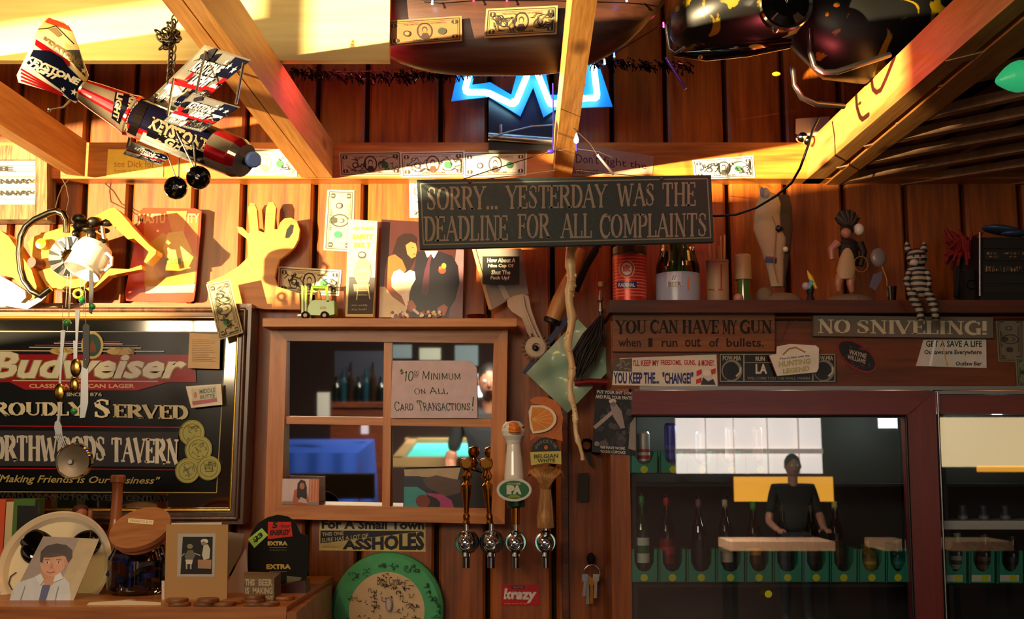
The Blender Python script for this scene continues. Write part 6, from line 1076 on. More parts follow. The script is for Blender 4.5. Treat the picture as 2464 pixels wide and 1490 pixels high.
# ---- grey strap / sheath and black cup sign
T = thing('leather_sheath', P(1205, 745, -.06), 'broad grey folded sheath hanging slanted behind the black joke sign', 'sheath')
pr([(1143, 598), (1254, 598), (1272, 708), (1226, 720), (1180, 748), (1150, 640)], -.05, .006, mat('grey_sheath', '#8a8078', .45), 'front_leather', T); pr([(1136, 600), (1144, 598), (1184, 744), (1176, 745)], -.052, .004, mat('sheath_edge', '#c0a070', .5), 'stitched_edge', T); pr([(1196, 680), (1210, 682), (1228, 718), (1214, 722)], -.054, .003, mat('sheath_highlight', '#a8a4a4', .4), 'fold_highlight', T)  # last paler strip is a highlight put into the colour
T = thing('joke_sign', P(1204, 682, -.07), 'small black sign in white hand lettering beginning How About A Nice Cup, over the sheath', 'sign')
board(Q(1161, 617, 1250, 683), -.075, .008, mat('chalk_black', '#0f1818', .5), 'board', T); d = Draw(-.0754)
for t, a, b, y in (('How About A', 1172, 1240, 621), ('Nice Cup Of', 1174, 1236, 635), ('Shut The', 1182, 1228, 650), ('Fuck Up?', 1180, 1226, 664)): d.text(sans(t, .04, .1), (a, y, b, y + 11), '#e0e4d8')
d.build('lettering', PRINT, T)
# ---- bleached fan / bone rattle
BN = mat('bleached_bone', '#c0b09a', .7, bump=.4, bs=120)
T = thing('bone_rattle', P(1275, 865, -.08), 'bleached flat bone with a round frilled end, hanging right of the mirror', 'rattle')
pr([(1220, 722), (1236, 712), (1256, 708), (1272, 712), (1276, 730), (1282, 760), (1300, 800), (1312, 826), (1290, 832), (1268, 800), (1256, 766), (1232, 750), (1222, 738)], -.085, .012, BN, 'flat_bone', T)
m = MB(); m.tube([P(1258, 712, -.088), P(1262, 740, -.09), P(1278, 780, -.09), P(1298, 826, -.09)], .003, 6); m.tube([P(1270, 712, -.088), P(1276, 745, -.09), P(1292, 790, -.09), P(1308, 824, -.09)], .0025, 6); m.build('ridge', BN, T)
m = MB(); m.lathe([(0, .006), (.008, .006), (.010, -.004), (.022, -.002), (.026, .004), (.026, .014), (0, .014)], P(1290, 836, -.092), (0, 1, 0), n=26); m.build('round_end', BN, T)
for i in range(20):
    a = 2 * PI * i / 20; c = P(1290, 836, -.085); m = MB(); m.tube([c + V((.024 * math.cos(a), 0, .024 * math.sin(a))), c + V((.034 * math.cos(a), -.003, .034 * math.sin(a)))], [.004, .002], 6); m.build('frill', mat('frill_brown', '#6a5040', .8), T)
m = MB(); m.ell(P(1289, 838, -.1), (.007, .004, .007)); m.build('dark_centre', BLACK, T)
# ---- club of wood
T = thing('wooden_club', P(1345, 775, -.09), 'smooth wooden club with a black butt slanting behind the knobbly stick', 'club')
ca, cb_ = P(1330, 768, -.09), P(1400, 600, -.09); m = MB(); m.tube([ca, ca + (cb_ - ca) * .25, ca + (cb_ - ca) * .6, cb_], [.019, .020, .014, .010], 16); m.build('shaft', wood('club_wood', '#a06834', '#d09a58', .4, 'Z', 10, knots=False), T); m = MB(); dd = (ca - cb_).normalized(); m.lathe([(.0192, 0), (.0200, .006), (.0192, .010), (0, .010)], ca, dd, n=20); m.build('butt_cap', BLACK, T)
m = MB(); m.tube([P(1440, 590, -.06), P(1410, 640, -.06), P(1384, 700, -.06)], .009, 10); tag(m.build('black_baton', BLACKM), 'matt black baton hanging behind the knobbly stick', 'baton')
# ---- plastic bag and things
T = thing('green_plastic_bag', P(1370, 990, -.12), 'translucent pale green plastic bag hung by one corner in a diamond shape', 'bag')
m = MB(); N = 14; cs = [(1390, 768), (1488, 868), (1366, 994), (1266, 898)]; R = random.Random(6); g = []
for j in range(N + 1):
    for i in range(N + 1):
        u, v_ = i / N, j / N; x = (1 - v_) * ((1 - u) * cs[0][0] + u * cs[1][0]) + v_ * ((1 - u) * cs[3][0] + u * cs[2][0]); y = (1 - v_) * ((1 - u) * cs[0][1] + u * cs[1][1]) + v_ * ((1 - u) * cs[3][1] + u * cs[2][1])
        g.append(P(x, y, -.10 + .008 * math.sin(u * 9 + v_ * 5) + .006 * math.sin(v_ * 13 - u * 4) + R.uniform(-.002, .002)))
m.add(g, [(j * (N + 1) + i, j * (N + 1) + i + 1, (j + 1) * (N + 1) + i + 1, (j + 1) * (N + 1) + i) for j in range(N) for i in range(N)], None, True); m.build('film', mat('green_film', '#a4c8b0', .22, alpha=.82), T)
m = MB(); m.ell(P(1344, 868, -.085), (.018, .006, .022)); m.build('contents', mat('bag_contents', '#a08a70', .7), T)
m = MB(); m.tube([P(1382, 922, -.125), P(1420, 918, -.125), P(1462, 920, -.125)], .0075, 10); tag(m.build('red_tube', mat('dark_red_plastic', '#7a1c20', .3)), 'short dark red tube lying across the lower right of the green bag', 'tube')
tag(pr([(1256, 898), (1268, 880), (1360, 760), (1374, 768), (1282, 880), (1266, 902)], -.085, .003, mat('navy_card', '#1a2250', .5), 'navy_card'), 'narrow navy blue edge of a card behind the green bag', 'card')
T = thing('black_hair_tuft', P(1410, 900, -.13), 'long black horsehair tuft with a red-bound silver top hanging over the green bag', 'tassel')
m = MB(); R = random.Random(8); HR = mat('black_hair', '#060606', .5)
for i in range(260):
    a = R.uniform(-1, 1); b = R.uniform(-1, 1); p0 = P(1447 + a * 4, 760, -.13 + b * .004); p1 = P(1428 + a * 26, 810 + R.uniform(-8, 8), -.13 + b * .014); p2 = P(1404 + a * 28, 862 + R.uniform(-20, 10), -.13 + b * .014); p3 = P(1388 + a * 14, 905 + R.uniform(-30, 12), -.13 + b * .008); m.tube([p0, p1, p2, p3], [.0012, .0016, .0014, .0004], 3, caps=False)
o = m.build('hair', HR, T); o['kind'] = 'stuff'
m = MB(); m.lathe([(.003, 0), (.006, .01), (.004, .03), (.007, .036), (.004, .05), (.002, .06)], P(1446, 760, -.13), (-.02, 0, 1), n=14); m.build('silver_top', STEEL, T); m = MB(); m.lathe([(.0062, 0), (.0068, .004), (.0062, .008)], P(1446, 724, -.13), n=14); m.build('red_binding', mat('red_thread', '#a01828', .6), T)
m = MB(); m.tube([P(1444, 596, -.1), P(1440, 650, -.11), P(1435, 690, -.12), P(1440, 716, -.13)], .0022, 8); m.build('red_cord', MC['red_thread'], T)
m = MB(); m.lathe([(.007, 0), (.008, .01), (.005, .012)], P(1446, 690, -.135), (0, 0, 1), n=12); m.build('bead', mat('amber_bead', '#b08a50', .3), T)
# ---- knobbly stick
T = thing('knobbly_stick', P(1410, 1130, -.30), 'long pale knobbly cane hanging from the rafter past the taps', 'stick'); YK2 = -.34
STK = wood('cane_wood', '#c89858', '#f0d8a8', .4, 'Z', 12, knots=False)  # wood lightened in place of sun falling on the cane
cps = [(1377, 590), (1373, 640), (1372, 700), (1374, 760), (1369, 830), (1375, 900), (1375, 960), (1384, 1010), (1392, 1060), (1402, 1120)]; m = MB(); pts = []; rr = []
for i in range(len(cps) - 1):
    for k in range(5):
        t = k / 5; x = cps[i][0] + (cps[i + 1][0] - cps[i][0]) * t; y = cps[i][1] + (cps[i + 1][1] - cps[i][1]) * t; pts.append(P(x + 3 * math.sin(y / 17), y, YK2)); w0 = 12.5 - 8.5 * (y - 590) / 530; rr.append((w0 + (2.5 if k == 0 else (1 if k == 4 else 0))) * S(YK2))
m.tube(pts, rr, 12); m.build('cane', STK, T)
R = random.Random(21)
for i in range(30): 
    y = R.uniform(600, 1090); j = min(range(len(pts)), key=lambda q: abs(pts[q].z - P(1380, y, YK2).z)); a = R.uniform(0, 2 * PI); m = MB(); c = pts[j]; rj = rr[j]; m.lathe([(rj * .5, 0), (rj * .4, rj * .35), (0, rj * .5)], c + V((math.cos(a), -abs(math.sin(a)), 0)) * rj * .75, V((math.cos(a), -abs(math.sin(a)), .3)), n=8); m.build('knot', STK, T)
m = MB(); m.tube([P(1377, 592, YK2), P(1377, 430, YK2)], .0012, 5); m.build('cord', WIRE, T)
T = thing('handcuffs', P(1420, 1130, -.05), 'black ring and pointed tag hanging beside the lower end of the cane', 'ring'); m = MB(); link(m, P(1412, 1072, -.06), V((1, 0, 0)), V((0, 0, 1.5)), .014, .004); link(m, P(1436, 1080, -.06), V((1, 0, 0)), V((0, 0, 1.4)), .012, .005); m.build('ring', mat('dark_gloss_metal', '#141416', .15, .8), T); pr([(1406, 1090), (1420, 1088), (1428, 1128), (1418, 1120)], -.06, .003, BLACK, 'pointed_tag', T)
tag(pr([(1392, 1140), (1416, 1138), (1414, 1206), (1390, 1208)], -.045, .012, mat('olive_black', '#1c1c12', .5), 'dark_case'), 'small dark olive case hanging at the foot of the cane', 'case')
T = thing('padlock_and_keys', P(1422, 1460, -.04), 'bunch of keys on a ring hanging from a dark hook on the post', 'keys'); m = MB(); link(m, P(1424, 1380, -.06), V((1, 0, 0)), V((0, 0, 1.7)), .019, .0022); m.build('key_ring', CHROME, T); m = MB(); m.ell(P(1422, 1345, -.045), (.010, .010, .014)); m.build('hook', BLACKM, T)
for i, (x, y, c_) in enumerate(((1414, 1392, STEEL), (1424, 1396, BRASS), (1434, 1388, CHROME), (1408, 1388, STEEL))): pr([(x - 7, y - 6), (x + 7, y - 6), (x + 8, y + 8), (x + 3, y + 14), (x + 4 - i, y + 62 - i * 5), (x - 4 - i, y + 62 - i * 5), (x - 3, y + 14), (x - 8, y + 8)], -.062 - i * .003, .002, c_, 'key', T)
# ================================================================== LEDGE THINGS (right)
ZL = ZS1; YL = -.20
def ol_(px, Y=YL): q = P(px, 715, Y); return V((q.x, Y, ZL + .0004))
def hgt(py, Y=YL): return P(1800, py, Y).z - ZL
k = S(YL)
T = thing('red_tin', ol_(1516), 'red striped tin with a white round emblem, first on the ledge', 'tin'); b = ol_(1516); h = hgt(598); r = 42 * k
m = MB(); m.lathe([(0, 0), (r, 0), (r * 1.01, .003), (r, .006), (r, h * .84), (r * .98, h * .86), (r, h * .88), (r, h), (0, h)], b, n=40, cols=['#b0a898', '#b0a898', '#b0a898', '#c8341c', '#5a4a40', '#5a4a40', '#4a4038', '#4a4038']); m.build('tin_body', mat('tin_print', rough=.3, metal=.3, vc=True), T)
m = MB(); 
for i in range(13): z = h * .12 + i * h * .055; m.lathe([(r * 1.004, z), (r * 1.004, z + h * .018)], b, n=40, col='#d8806c')
m.build('stripes', PRINTG, T)
def cyltext(T, b, r, h, items, nm='label'):
    """items: (kind, text, x0, y0, x1, y1, col) pixel boxes wrapped on a vertical cylinder"""
    m = MB(); lay = 0
    for kd, t, q, col in items:
        lay += 1; vs, fs = t; out = []; R_ = r * 1.006 + lay * .0002
        for u, v_ in vs:
            x = q[0] + (q[2] - q[0]) * u; y = q[1] + (q[3] - q[1]) * v_; ry = ray(x, y); o = CP - b; A = ry.x ** 2 + ry.y ** 2; B = 2 * (ry.x * o.x + ry.y * o.y); C_ = o.x ** 2 + o.y ** 2 - R_ ** 2; dd = B * B - 4 * A * C_; t_ = (-B - math.sqrt(max(dd, 0))) / (2 * A); out.append(CP + ry * t_)
        m.add(out, fs, col)
    m.build(nm, PRINTG, T)
DISC = ([(.5 + .5 * math.cos(2 * PI * i / 24), .5 + .5 * math.sin(2 * PI * i / 24)) for i in range(24)], [list(range(24))]); RC = qm(8, 2)
cyltext(T, b, r, h, [('d', DISC, (1488, 626, 1528, 668), '#e8b8a0'), ('d', DISC, (1491, 629, 1525, 665), '#c8341c'), ('d', DISC, (1495, 632, 1521, 662), '#e8dccc'), ('t', sans('BBC', .05), (1499, 640, 1517, 654), '#c05040'), ('r', RC, (1484, 678, 1532, 693), '#282c70'), ('t', sans('KADENAL', .04), (1488, 681, 1528, 690), '#d8c8c0')])
T = thing('pickle_jar', ol_(1632), 'glass jar of green stems with a pale blue label band', 'jar'); b = ol_(1632); h = hgt(590); r = 53 * k
m = MB(); m.lathe([(0, .002), (r, .002), (r, h * .6), (r * .96, h * .68), (r * .8, h * .86), (r * .78, h), (r * .8, h * 1.02)], b, n=36); m.build('glass', MC['jar_glass'], T)
m = MB(); m.lathe([(r * 1.01, .004), (r * 1.01, h * .5)], b, n=40, col='#a4b4cc'); m.build('label_band', mat('pale_label', '#9fb0c8', .25, vc=False), T)
cyltext(T, b, r * 1.01, h, [('r', RC, (1604, 654, 1640, 690), '#c4d0e4'), ('t', sans('//', .04), (1616, 662, 1628, 674), '#2a3050'), ('t', sans('BEER', .03), (1608, 678, 1640, 690), '#7a6a60'), ('r', RC, (1654, 668, 1658, 698), '#d88040')])
R = random.Random(31)
for i in range(26):
    a = R.uniform(0, 2 * PI); q = b + V((math.cos(a) * r * .6 * R.random(), math.sin(a) * r * .6 * R.random(), h * .3)); m = MB(); m.tube([q, q + V((R.uniform(-.006, .006), R.uniform(-.004, .004), h * .4)), q + V((R.uniform(-.016, .016), R.uniform(-.01, .01), h * R.uniform(.8, 1.05)))], [.003, .0045, .002], 6); m.build('green_stem', mat('green_stem_%d' % (i % 3), ['#3a7a24', '#5c9a34', '#2a5a1c'][i % 3], .4), T)
T = thing('match_glass', ol_(1728), 'small label-wrapped tumbler holding thin wooden sticks', 'tumbler'); b = ol_(1728); h = hgt(628); r = 27 * k
m = MB(); m.lathe([(0, 0), (r * .95, 0), (r, h * .1), (r, h * .93), (r * 1.03, h * .95), (r * 1.03, h), (r * .95, h)], b, n=28, col='#a08a68'); m.build('tumbler_body', mat('tan_wrap', '#a08a68', .5), T); cyltext(T, b, r, h, [('r', RC, (1704, 696, 1740, 699), '#a02820'), ('r', RC, (1734, 636, 1737, 698), '#a02820')])
for i in range(11): a = i * 2.4; q = b + V((math.cos(a) * r * .5, math.sin(a) * r * .5, .01)); m = MB(); m.tube([q, q + V((math.cos(a) * .006, 0, hgt(566 + 14 * (i % 3)) - .01))], .0018, 5); m.build('wooden_stick', wood('thin_stick', '#c09048', '#e8c880', .4, 'Z', 10, knots=False), T)
T = thing('small_spice_bottle', ol_(1790), 'small clear bottle with green contents and a tan cap', 'bottle'); b = ol_(1790); h = hgt(614); r = 20 * k
m = MB(); m.lathe([(0, 0), (r * .8, 0), (r * .8, h * .5), (r * .9, h * .52)], b, n=20); m.build('glass', mat('murky_green_glass', '#4a6a30', .1, coat=1), T); m = MB(); m.lathe([(r, h * .5), (r * 1.02, h * .54), (r, h * .96), (r * .9, h), (0, h)], b, n=22); m.build('cap', mat('tan_cap', '#b09a68', .4), T)
m = MB(); m.ell(ol_(1772) + V((0, -.02, .012)), .011, n=12, m=8); tag(m.build('red_white_ball', mat('pinkish_ball', '#b88478', .4)), 'small pinkish ball beside the tan-capped bottle', 'ball')
# figurine with hide blanket
def robe(T, secs, Y, mt, nm, n=20, ry=.6):
    m = MB(); rows = []
    for (cx, cy, hw) in secs: c = P(cx, cy, Y); rows.append([c + V((hw * S(Y) * math.cos(2 * PI * q / n), hw * S(Y) * ry * math.sin(2 * PI * q / n), 0)) for q in range(n)])
    vs = [q for r_ in rows for q in r_]; m.add(vs, [(i * n + q, i * n + (q + 1) % n, (i + 1) * n + (q + 1) % n, (i + 1) * n + q) for i in range(len(secs) - 1) for q in range(n)], None, True); m.add(rows[0], [list(range(n))]); m.add(rows[-1], [list(range(n))[::-1]]); return m.build(nm, mt, T)
T = thing('robed_statuette', ol_(1872, -.16), 'tall statuette wrapped in a pale hide robe on a rock base', 'statuette'); Y = -.16
HID = mat('pale_hide', '#b8a886', .7, bump=.6, bs=160); ROCK = mat('statue_rock', '#7a6a54', .85, bump=1, bs=90); 
m = MB(); m.ell(ol_(1878, Y) + V((0, 0, .012)), (.052, .04, .022), n=24, m=12); m.ell(ol_(1840, Y) + V((0, 0, .020)), (.022, .03, .026), n=16, m=10); m.v = [V((q.x, q.y, max(q.z, ZL + .0005))) for q in m.v]; m.build('rock_base', ROCK, T)
robe(T, [(1848, 462, 6), (1850, 470, 22), (1850, 492, 30), (1846, 520, 32), (1846, 550, 34), (1856, 575, 36), (1860, 600, 30), (1862, 625, 24), (1866, 650, 20), (1870, 690, 15)], Y, HID, 'robe')
robe(T, [(1884, 470, 14), (1886, 500, 20), (1884, 550, 24), (1884, 590, 20), (1880, 640, 16), (1878, 690, 10)], Y + .006, mat('dark_fur_lining', '#4a4030', .9, bump=.8, bs=160), 'fur_lining')
m = MB(); m.ell(P(1842, 466, Y - .01), (.010, .010, .014)); m.build('head', mat('statue_skin', '#a8a09c', .5), T); m = MB(); m.ell(P(1834, 462, Y - .016), (.005, .004, .012)); m.build('blue_feather', mat('feather_blue_white', '#7a88a8', .5), T)
m = MB(); m.ell(P(1874, 550, Y - .022), (.008, .007, .008)); m.build('navy_bead', mat('navy_bead', '#141c34', .4), T); m = MB(); m.ell(P(1890, 600, Y - .02), (.0065, .006, .0065)); m.build('white_hand', mat('white_hand_paint', '#e0d8cc', .4), T)
m = MB(); m.tube([P(1868, 556, Y - .024), P(1862, 640, Y - .026), P(1872, 682, Y - .026)], .0014, 5); m.tube([P(1858, 520, Y - .026), P(1872, 556, Y - .024)], .001, 5); m.build('thong', mat('thong_tan', '#a07038', .6), T)
m = MB(); m.lathe([(.0135, 0), (.014, .004), (.0135, .010)], P(1854, 634, Y - .006), (.2, 0, 1), n=18, col='#3a5a8a'); m.lathe([(.0138, .010), (.0138, .013)], P(1854, 634, Y - .006), (.2, 0, 1), n=18, col='#a03828'); m.build('beaded_cuff', PRINT, T)
# small figure with yellow cap
T = thing('small_ledge_figure', ol_(1950), 'tiny bright figure with a yellow pointed cap and turquoise scarf', 'figurine'); b = ol_(1950)
m = MB(); m.lathe([(.008, 0), (.009, .012), (.006, .022), (.009, .034), (.005, .045)], b, n=14); m.build('body', mat('black_cloth', '#0e1018', .6), T); m = MB(); m.ell(b + V((-.010, -.004, .042)), .009, n=12, m=8); m.build('white_sack', mat('pale_lilac', '#b0a8b4', .5), T); m = MB(); m.tube([b + V((-.004, -.006, .036)), b + V((.002, -.008, .054)), b + V((.005, -.008, .05))], .0045, 8); m.build('scarf', mat('turquoise', '#3ab0b8', .4), T)
m = MB(); m.tube([b + V((.012, -.008, .036)), b + V((.0, -.006, .062)), b + V((-.006, -.004, .078))], [.003, .006, .001], 8); m.build('yellow_cap', mat('bright_yellow', '#d8c030', .4), T); m = MB(); m.ell(b + V((.008, -.010, .004)), (.010, .006, .004)); m.build('shoe', mat('pale_pink', '#c0a0b0', .4), T)
# warrior statuette with drum
T = thing('warrior_statuette', ol_(2045, -.16), 'statuette of a plumed warrior with bare arms and pale loincloth on a rock base', 'statuette'); Y = -.16
m = MB(); m.ell(ol_(2045, Y) + V((0, 0, .012)), (.056, .04, .019), n=24, m=12); m.v = [V((q.x, q.y, max(q.z, ZL + .0005))) for q in m.v]; m.build('rock_base', ROCK, T)
SKN = mat('statue_flesh', '#b07860', .4); DK = mat('statue_dark_costume', '#1c1410', .6, bump=.6, bs=150)
robe(T, [(2040, 574, 10), (2042, 586, 26), (2042, 610, 24), (2044, 640, 22)], Y, DK, 'torso'); robe(T, [(2040, 598, 10), (2038, 620, 18), (2036, 650, 24), (2036, 672, 18)], Y - .008, mat('loincloth_cream', '#b8a074', .6), 'loincloth')
for a, b_ in (((2022, 664), (2018, 700)), ((2048, 664), (2050, 702))): m = MB(); m.tube([P(*a, Y), P((a[0] + b_[0]) / 2 - 3, (a[1] + b_[1]) / 2, Y - .006), P(*b_, Y)], [.011, .009, .006], 12); m.build('leg', SKN, T)
for pts in (((2016, 584), (2000, 600), (2002, 625)), ((2068, 584), (2078, 608), (2070, 640))): m = MB(); m.tube([P(*q, Y - .006) for q in pts], [.010, .008, .006], 12); m.build('arm', SKN if pts[0][0] < 2030 else DK, T)
m = MB(); m.ell(P(2036, 560, Y - .004), (.012, .012, .014)); m.build('head', SKN, T); m = MB(); m.ell(P(2038, 553, Y), (.016, .014, .012)); m.build('hair', DK, T); m = MB(); m.ell(P(2067, 552, Y), (.012, .010, .014)); m.build('white_shield', mat('shield_white', '#d8d0c4', .3), T)
for i in range(11): a = -1.0 + 2.0 * i / 10; c = P(2040, 548, Y + .004); m = MB(); m.tube([c, c + V((math.sin(a) * .022, 0, math.cos(a) * .026)), c + V((math.sin(a) * .034, .003, math.cos(a) * .044))], [.004, .006, .002], 6); m.build('plume', mat('plume_grey', '#4a423c', .7) if i % 2 else DK, T)
m = MB(); link(m, P(2072, 636, Y - .02), V((1, 0, 0)), V((0, 0, 1.9)), .016, .0012); m.build('hoop', mat('thong_tan'), T)
T = thing('balloon_pick', ol_(2128), 'grey oval paddle on a thin curved yellow stem beside the warrior statuette', 'paddle'); m = MB(); m.ell(P(2114, 620, YL), (.018, .008, .022), n=18, m=12); m.build('oval_head', mat('grey_oval', '#7a7674', .3), T); m = MB(); m.tube([P(2122, 640, YL), P(2134, 672, YL), P(2136, 714, YL)], .0016, 6); m.build('stem', mat('yellow_stem', '#a8802c', .4), T)
T = thing('shot_glass', ol_(2146), 'small clear shot glass left of the striped cat', 'glass'); m = MB(); m.lathe([(0, .001), (.008, .001), (.0115, .042), (.0105, .042), (.0075, .006), (0, .006)], ol_(2146), n=22); m.build('glass', MC['jar_glass'], T)
tag(pr([(2092, 690), (2102, 660), (2124, 652), (2122, 672), (2106, 700)], -.17, .004, mat('lilac_plate', '#6a6478', .4), 'lilac_card'), 'dull lilac card leaning behind the warrior statuette', 'card')
# striped cat with dangling legs
def stripe_mat(nm, axis='Z', sc=75, dist=4):
    m = bpy.data.materials.new(nm); m.use_nodes = True; nt = m.node_tree; b = nt.nodes['Principled BSDF']; N = nt.nodes.new; L = nt.links.new
    tc = N('ShaderNodeTexCoord'); w_ = N('ShaderNodeTexWave'); w_.bands_direction = axis; w_.inputs['Scale'].default_value = sc; w_.inputs['Distortion'].default_value = dist; w_.inputs['Detail'].default_value = 1; w_.inputs['Detail Scale'].default_value = 1; L(tc.outputs['Object'], w_.inputs['Vector'])
    cr = N('ShaderNodeValToRGB'); cr.color_ramp.elements[0].position = .42; cr.color_ramp.elements[0].color = (*hx('#141210'), 1); cr.color_ramp.elements[1].position = .5; cr.color_ramp.elements[1].color = (*hx('#948e82'), 1); L(w_.outputs['Fac'], cr.inputs[0]); L(cr.outputs[0], b.inputs['Base Color']); b.inputs['Roughness'].default_value = .6; return m
CATM = stripe_mat('striped_fur', 'Z', 27, 3)
T = thing('striped_cat_figure', ol_(2214, -.29), 'grey striped cat figure sitting on the ledge edge with dangling legs', 'cat figure'); Y = -.30
robe(T, [(2206, 634, 14), (2206, 648, 23), (2210, 668, 27), (2212, 690, 28), (2214, 706, 24), (2214, 716, 16)], Y, CATM, 'body', ry=.8)
m = MB(); m.ell(P(2206, 622, Y - .006), (24 * S(Y), 20 * S(Y), 25 * S(Y)), n=22, m=16); m.build('head', CATM, T)
for x in (2186, 2222): m = MB(); m.lathe([(9 * S(Y), 0), (8 * S(Y), 8 * S(Y)), (5 * S(Y), 20 * S(Y)), (1 * S(Y), 26 * S(Y))], P(x, 606, Y), (-.15 if x < 2200 else .15, 0, 1), n=12); m.build('ear', CATM, T)
m = MB(); m.ell(P(2200, 632, Y - .023), (11 * S(Y), 7 * S(Y), 8 * S(Y))); m.build('muzzle', mat('pale_fur', '#b4aca0', .6), T); m = MB(); m.ell(P(2214, 624, Y - .026), (.0025, .002, .002)); m.build('pink_nose', mat('nose_pink', '#a84a50', .4), T)
for s_, x in ((1, 2198), (1, 2214)): m = MB(); m.ell(P(x, 616, Y - .024), (.002, .0015, .0025), n=8, m=6); m.build('eye', BLACK, T)
for a in ([(2192, 700), (2200, 724), (2212, 744), (2216, 766)], [(2232, 702), (2242, 724), (2248, 744), (2252, 764)]): m = MB(); m.tube([P(*q, Y - .022) for q in a], [.0095, .0095, .0085, .007], 14); m.ell(P(a[-1][0], a[-1][1] + 2, Y - .026), (.008, .010, .006)); m.build('leg', CATM, T)
for a in ([(2188, 652), (2180, 676), (2188, 698)], [(2230, 652), (2236, 680), (2228, 704)]): m = MB(); m.tube([P(*q, Y - .014) for q in a], [.006, .006, .005], 10); m.build('arm', CATM, T)
# red cloth heap and blue-legged figure behind the cat (plain stand-in)
T = thing('red_feather_duster', ol_(2310, -.14), 'dark red ruffled bundle standing behind the striped cat', 'bundle'); m = MB(); R = random.Random(41)
for i in range(60): a = R.uniform(0, 2 * PI); c = P(2318, 600, -.14); m.tube([c + V((0, 0, -.02)), c + V((math.cos(a) * .022, math.sin(a) * .02, R.uniform(-.01, .03))), c + V((math.cos(a) * .045, math.sin(a) * .03, R.uniform(-.05, .05)))], [.004, .007, .003], 5)
m.build('ruffles', mat('dark_red_cloth', '#7a0c10', .7), T); m = MB(); m.tube([P(2300, 715, -.14), P(2314, 600, -.14)], .006, 8); m.build('stem', BLACKM, T); m = MB(); m.lathe([(0, 0), (.02, 0), (.018, .008), (0, .010)], ol_(2296, -.2), n=24); m.build('red_base', mat('bright_red_base', '#b81420', .4), T)
# black stereo
T = thing('compact_stereo', ol_(2412, -.17), 'black compact stereo with rows of dusty buttons at the right end of the ledge', 'stereo'); a, b = P(2358, 715, -.2), P(2560, 715, -.2); zt = P(2400, 572, -.2).z
m = MB(); m.box(((a.x + b.x) / 2, -.13, (ZL + zt) / 2 + .0005), (b.x - a.x, .14, zt - ZL)); m.build('case', mat('dusty_black', '#101010', .4), T)
for i, (y0, y1_) in enumerate(((578, 598), (602, 626), (632, 655), (662, 682), (690, 705))): m = MB(); m.prism([P(x, y, -.204) for x, y in Q(2366, y0, 2550, y1_)], (0, .005, 0)); m.build('panel_row', mat('panel_dark', '#1c1a18', .35), T)
R = random.Random(77); m = MB()
for i in range(70): x = R.uniform(2372, 2464); y = R.choice([610, 618, 644, 650]); q = P(x, y, -.2065); m.box(q, (.0018, .003, R.uniform(.002, .007)), None, R.choice(['#6a5a44', '#8a6a3a', '#4a4440', '#a8907a']))
o = m.build('buttons', PRINTG, T); o['kind'] = 'stuff'
m = MB(); m.tube([P(2358, 560, -.21), P(2358, 712, -.21)], .003, 8); m.build('corner_post', STEEL, T)
m = MB(); R = random.Random(17)
m.ell(P(2410, 556, -.17) + V((0, 0, .002)), (.045, .03, .010), Matrix.Rotation(.15, 3, 'Y'), 20, 10); m.ell(P(2440, 562, -.18), (.03, .02, .008)); tag(m.build('blue_cloth', mat('dark_blue_sheen', '#2a3f60', .3)), 'crumpled dark blue cloth on top of the stereo', 'cloth')
T = thing('dark_speaker', ol_(2340, -.16), 'small matt black speaker standing left of the stereo', 'speaker'); a, b = P(2322, 715, -.17), P(2352, 715, -.17); m = MB(); m.box(((a.x + b.x) / 2, -.15, ZL + .042), (b.x - a.x, .05, .083)); m.build('cabinet', BLACKM, T); m = MB(); m.lathe([(.002, .004), (.009, 0), (.011, -.002), (.012, 0)], V(((a.x + b.x) / 2, -.1752, ZL + .05)), (0, 1, 0), n=20); m.build('cone', BLACK, T)
# ================================================================== ROOM BEHIND THE VIEWER (seen in the mirror and the cooler glass)
def mir(px, py, Yv, tilt=True):
    """real place of the thing whose reflection shows at this pixel, at reflected depth Yv"""
    q = P(px, py, Yv)
    if tilt: return q - MN * (2 * (q - M0).dot(MN))
    return V((q.x, 2 * (YD + .02) - Yv, q.z))
dg = mat('daylight_pane', '#f0f2ea', .5, emit=2.2)
def pane_win(name, x0, y0, x1, y1_, mt, tilt=False, Yv=8.4):
    A = mir(x0, y0, Yv, tilt); B = mir(x1, y1_, Yv, tilt); yw = YB + .01 if not tilt else max(YB + .01, A.y)
    m = MB(); m.box(((A.x + B.x) / 2, yw, (A.z + B.z) / 2), (abs(B.x - A.x), .02, abs(B.z - A.z))); o = m.build(name, mt); o['kind'] = 'structure'; return o
pane_win('window_2', 1628, 1000, 1985, 1140, mat('daylight_window', '#e8dcd4', .5, emit=3.2)); pane_win('window_3', 2120, 1000, 2180, 1030, mat('bright_window', '#f0f8ff', .5, emit=6))
pane_win('amber_panel_1', 1770, 1148, 2012, 1208, mat('amber_glow', '#f0a838', .5, emit=2.8)); pane_win('window_5', 2262, 1004, 2520, 1124, mat('cream_window', '#e8cc98', .5, emit=2.8)); pane_win('amber_panel_2', 2360, 1122, 2520, 1136, mat('amber_glow', '#f0a838', .5, emit=2.8))  # amber panels are added glowing surfaces for the orange reflected strips
for i, x in enumerate((1700, 1768, 1850, 1925)):
    A = mir(x, 1000, 8.35, False); B = mir(x + 4, 1140, 8.35, False); m = MB(); m.box(((A.x + B.x) / 2, YB + .06, (A.z + B.z) / 2), (B.x - A.x, .05, A.z - B.z)); o = m.build('trim_5', mat('glowing_window_bar', '#d8c4b8', .8, emit=.8)); o['kind'] = 'structure'  # bars added and made to glow, breaking up the bright reflection
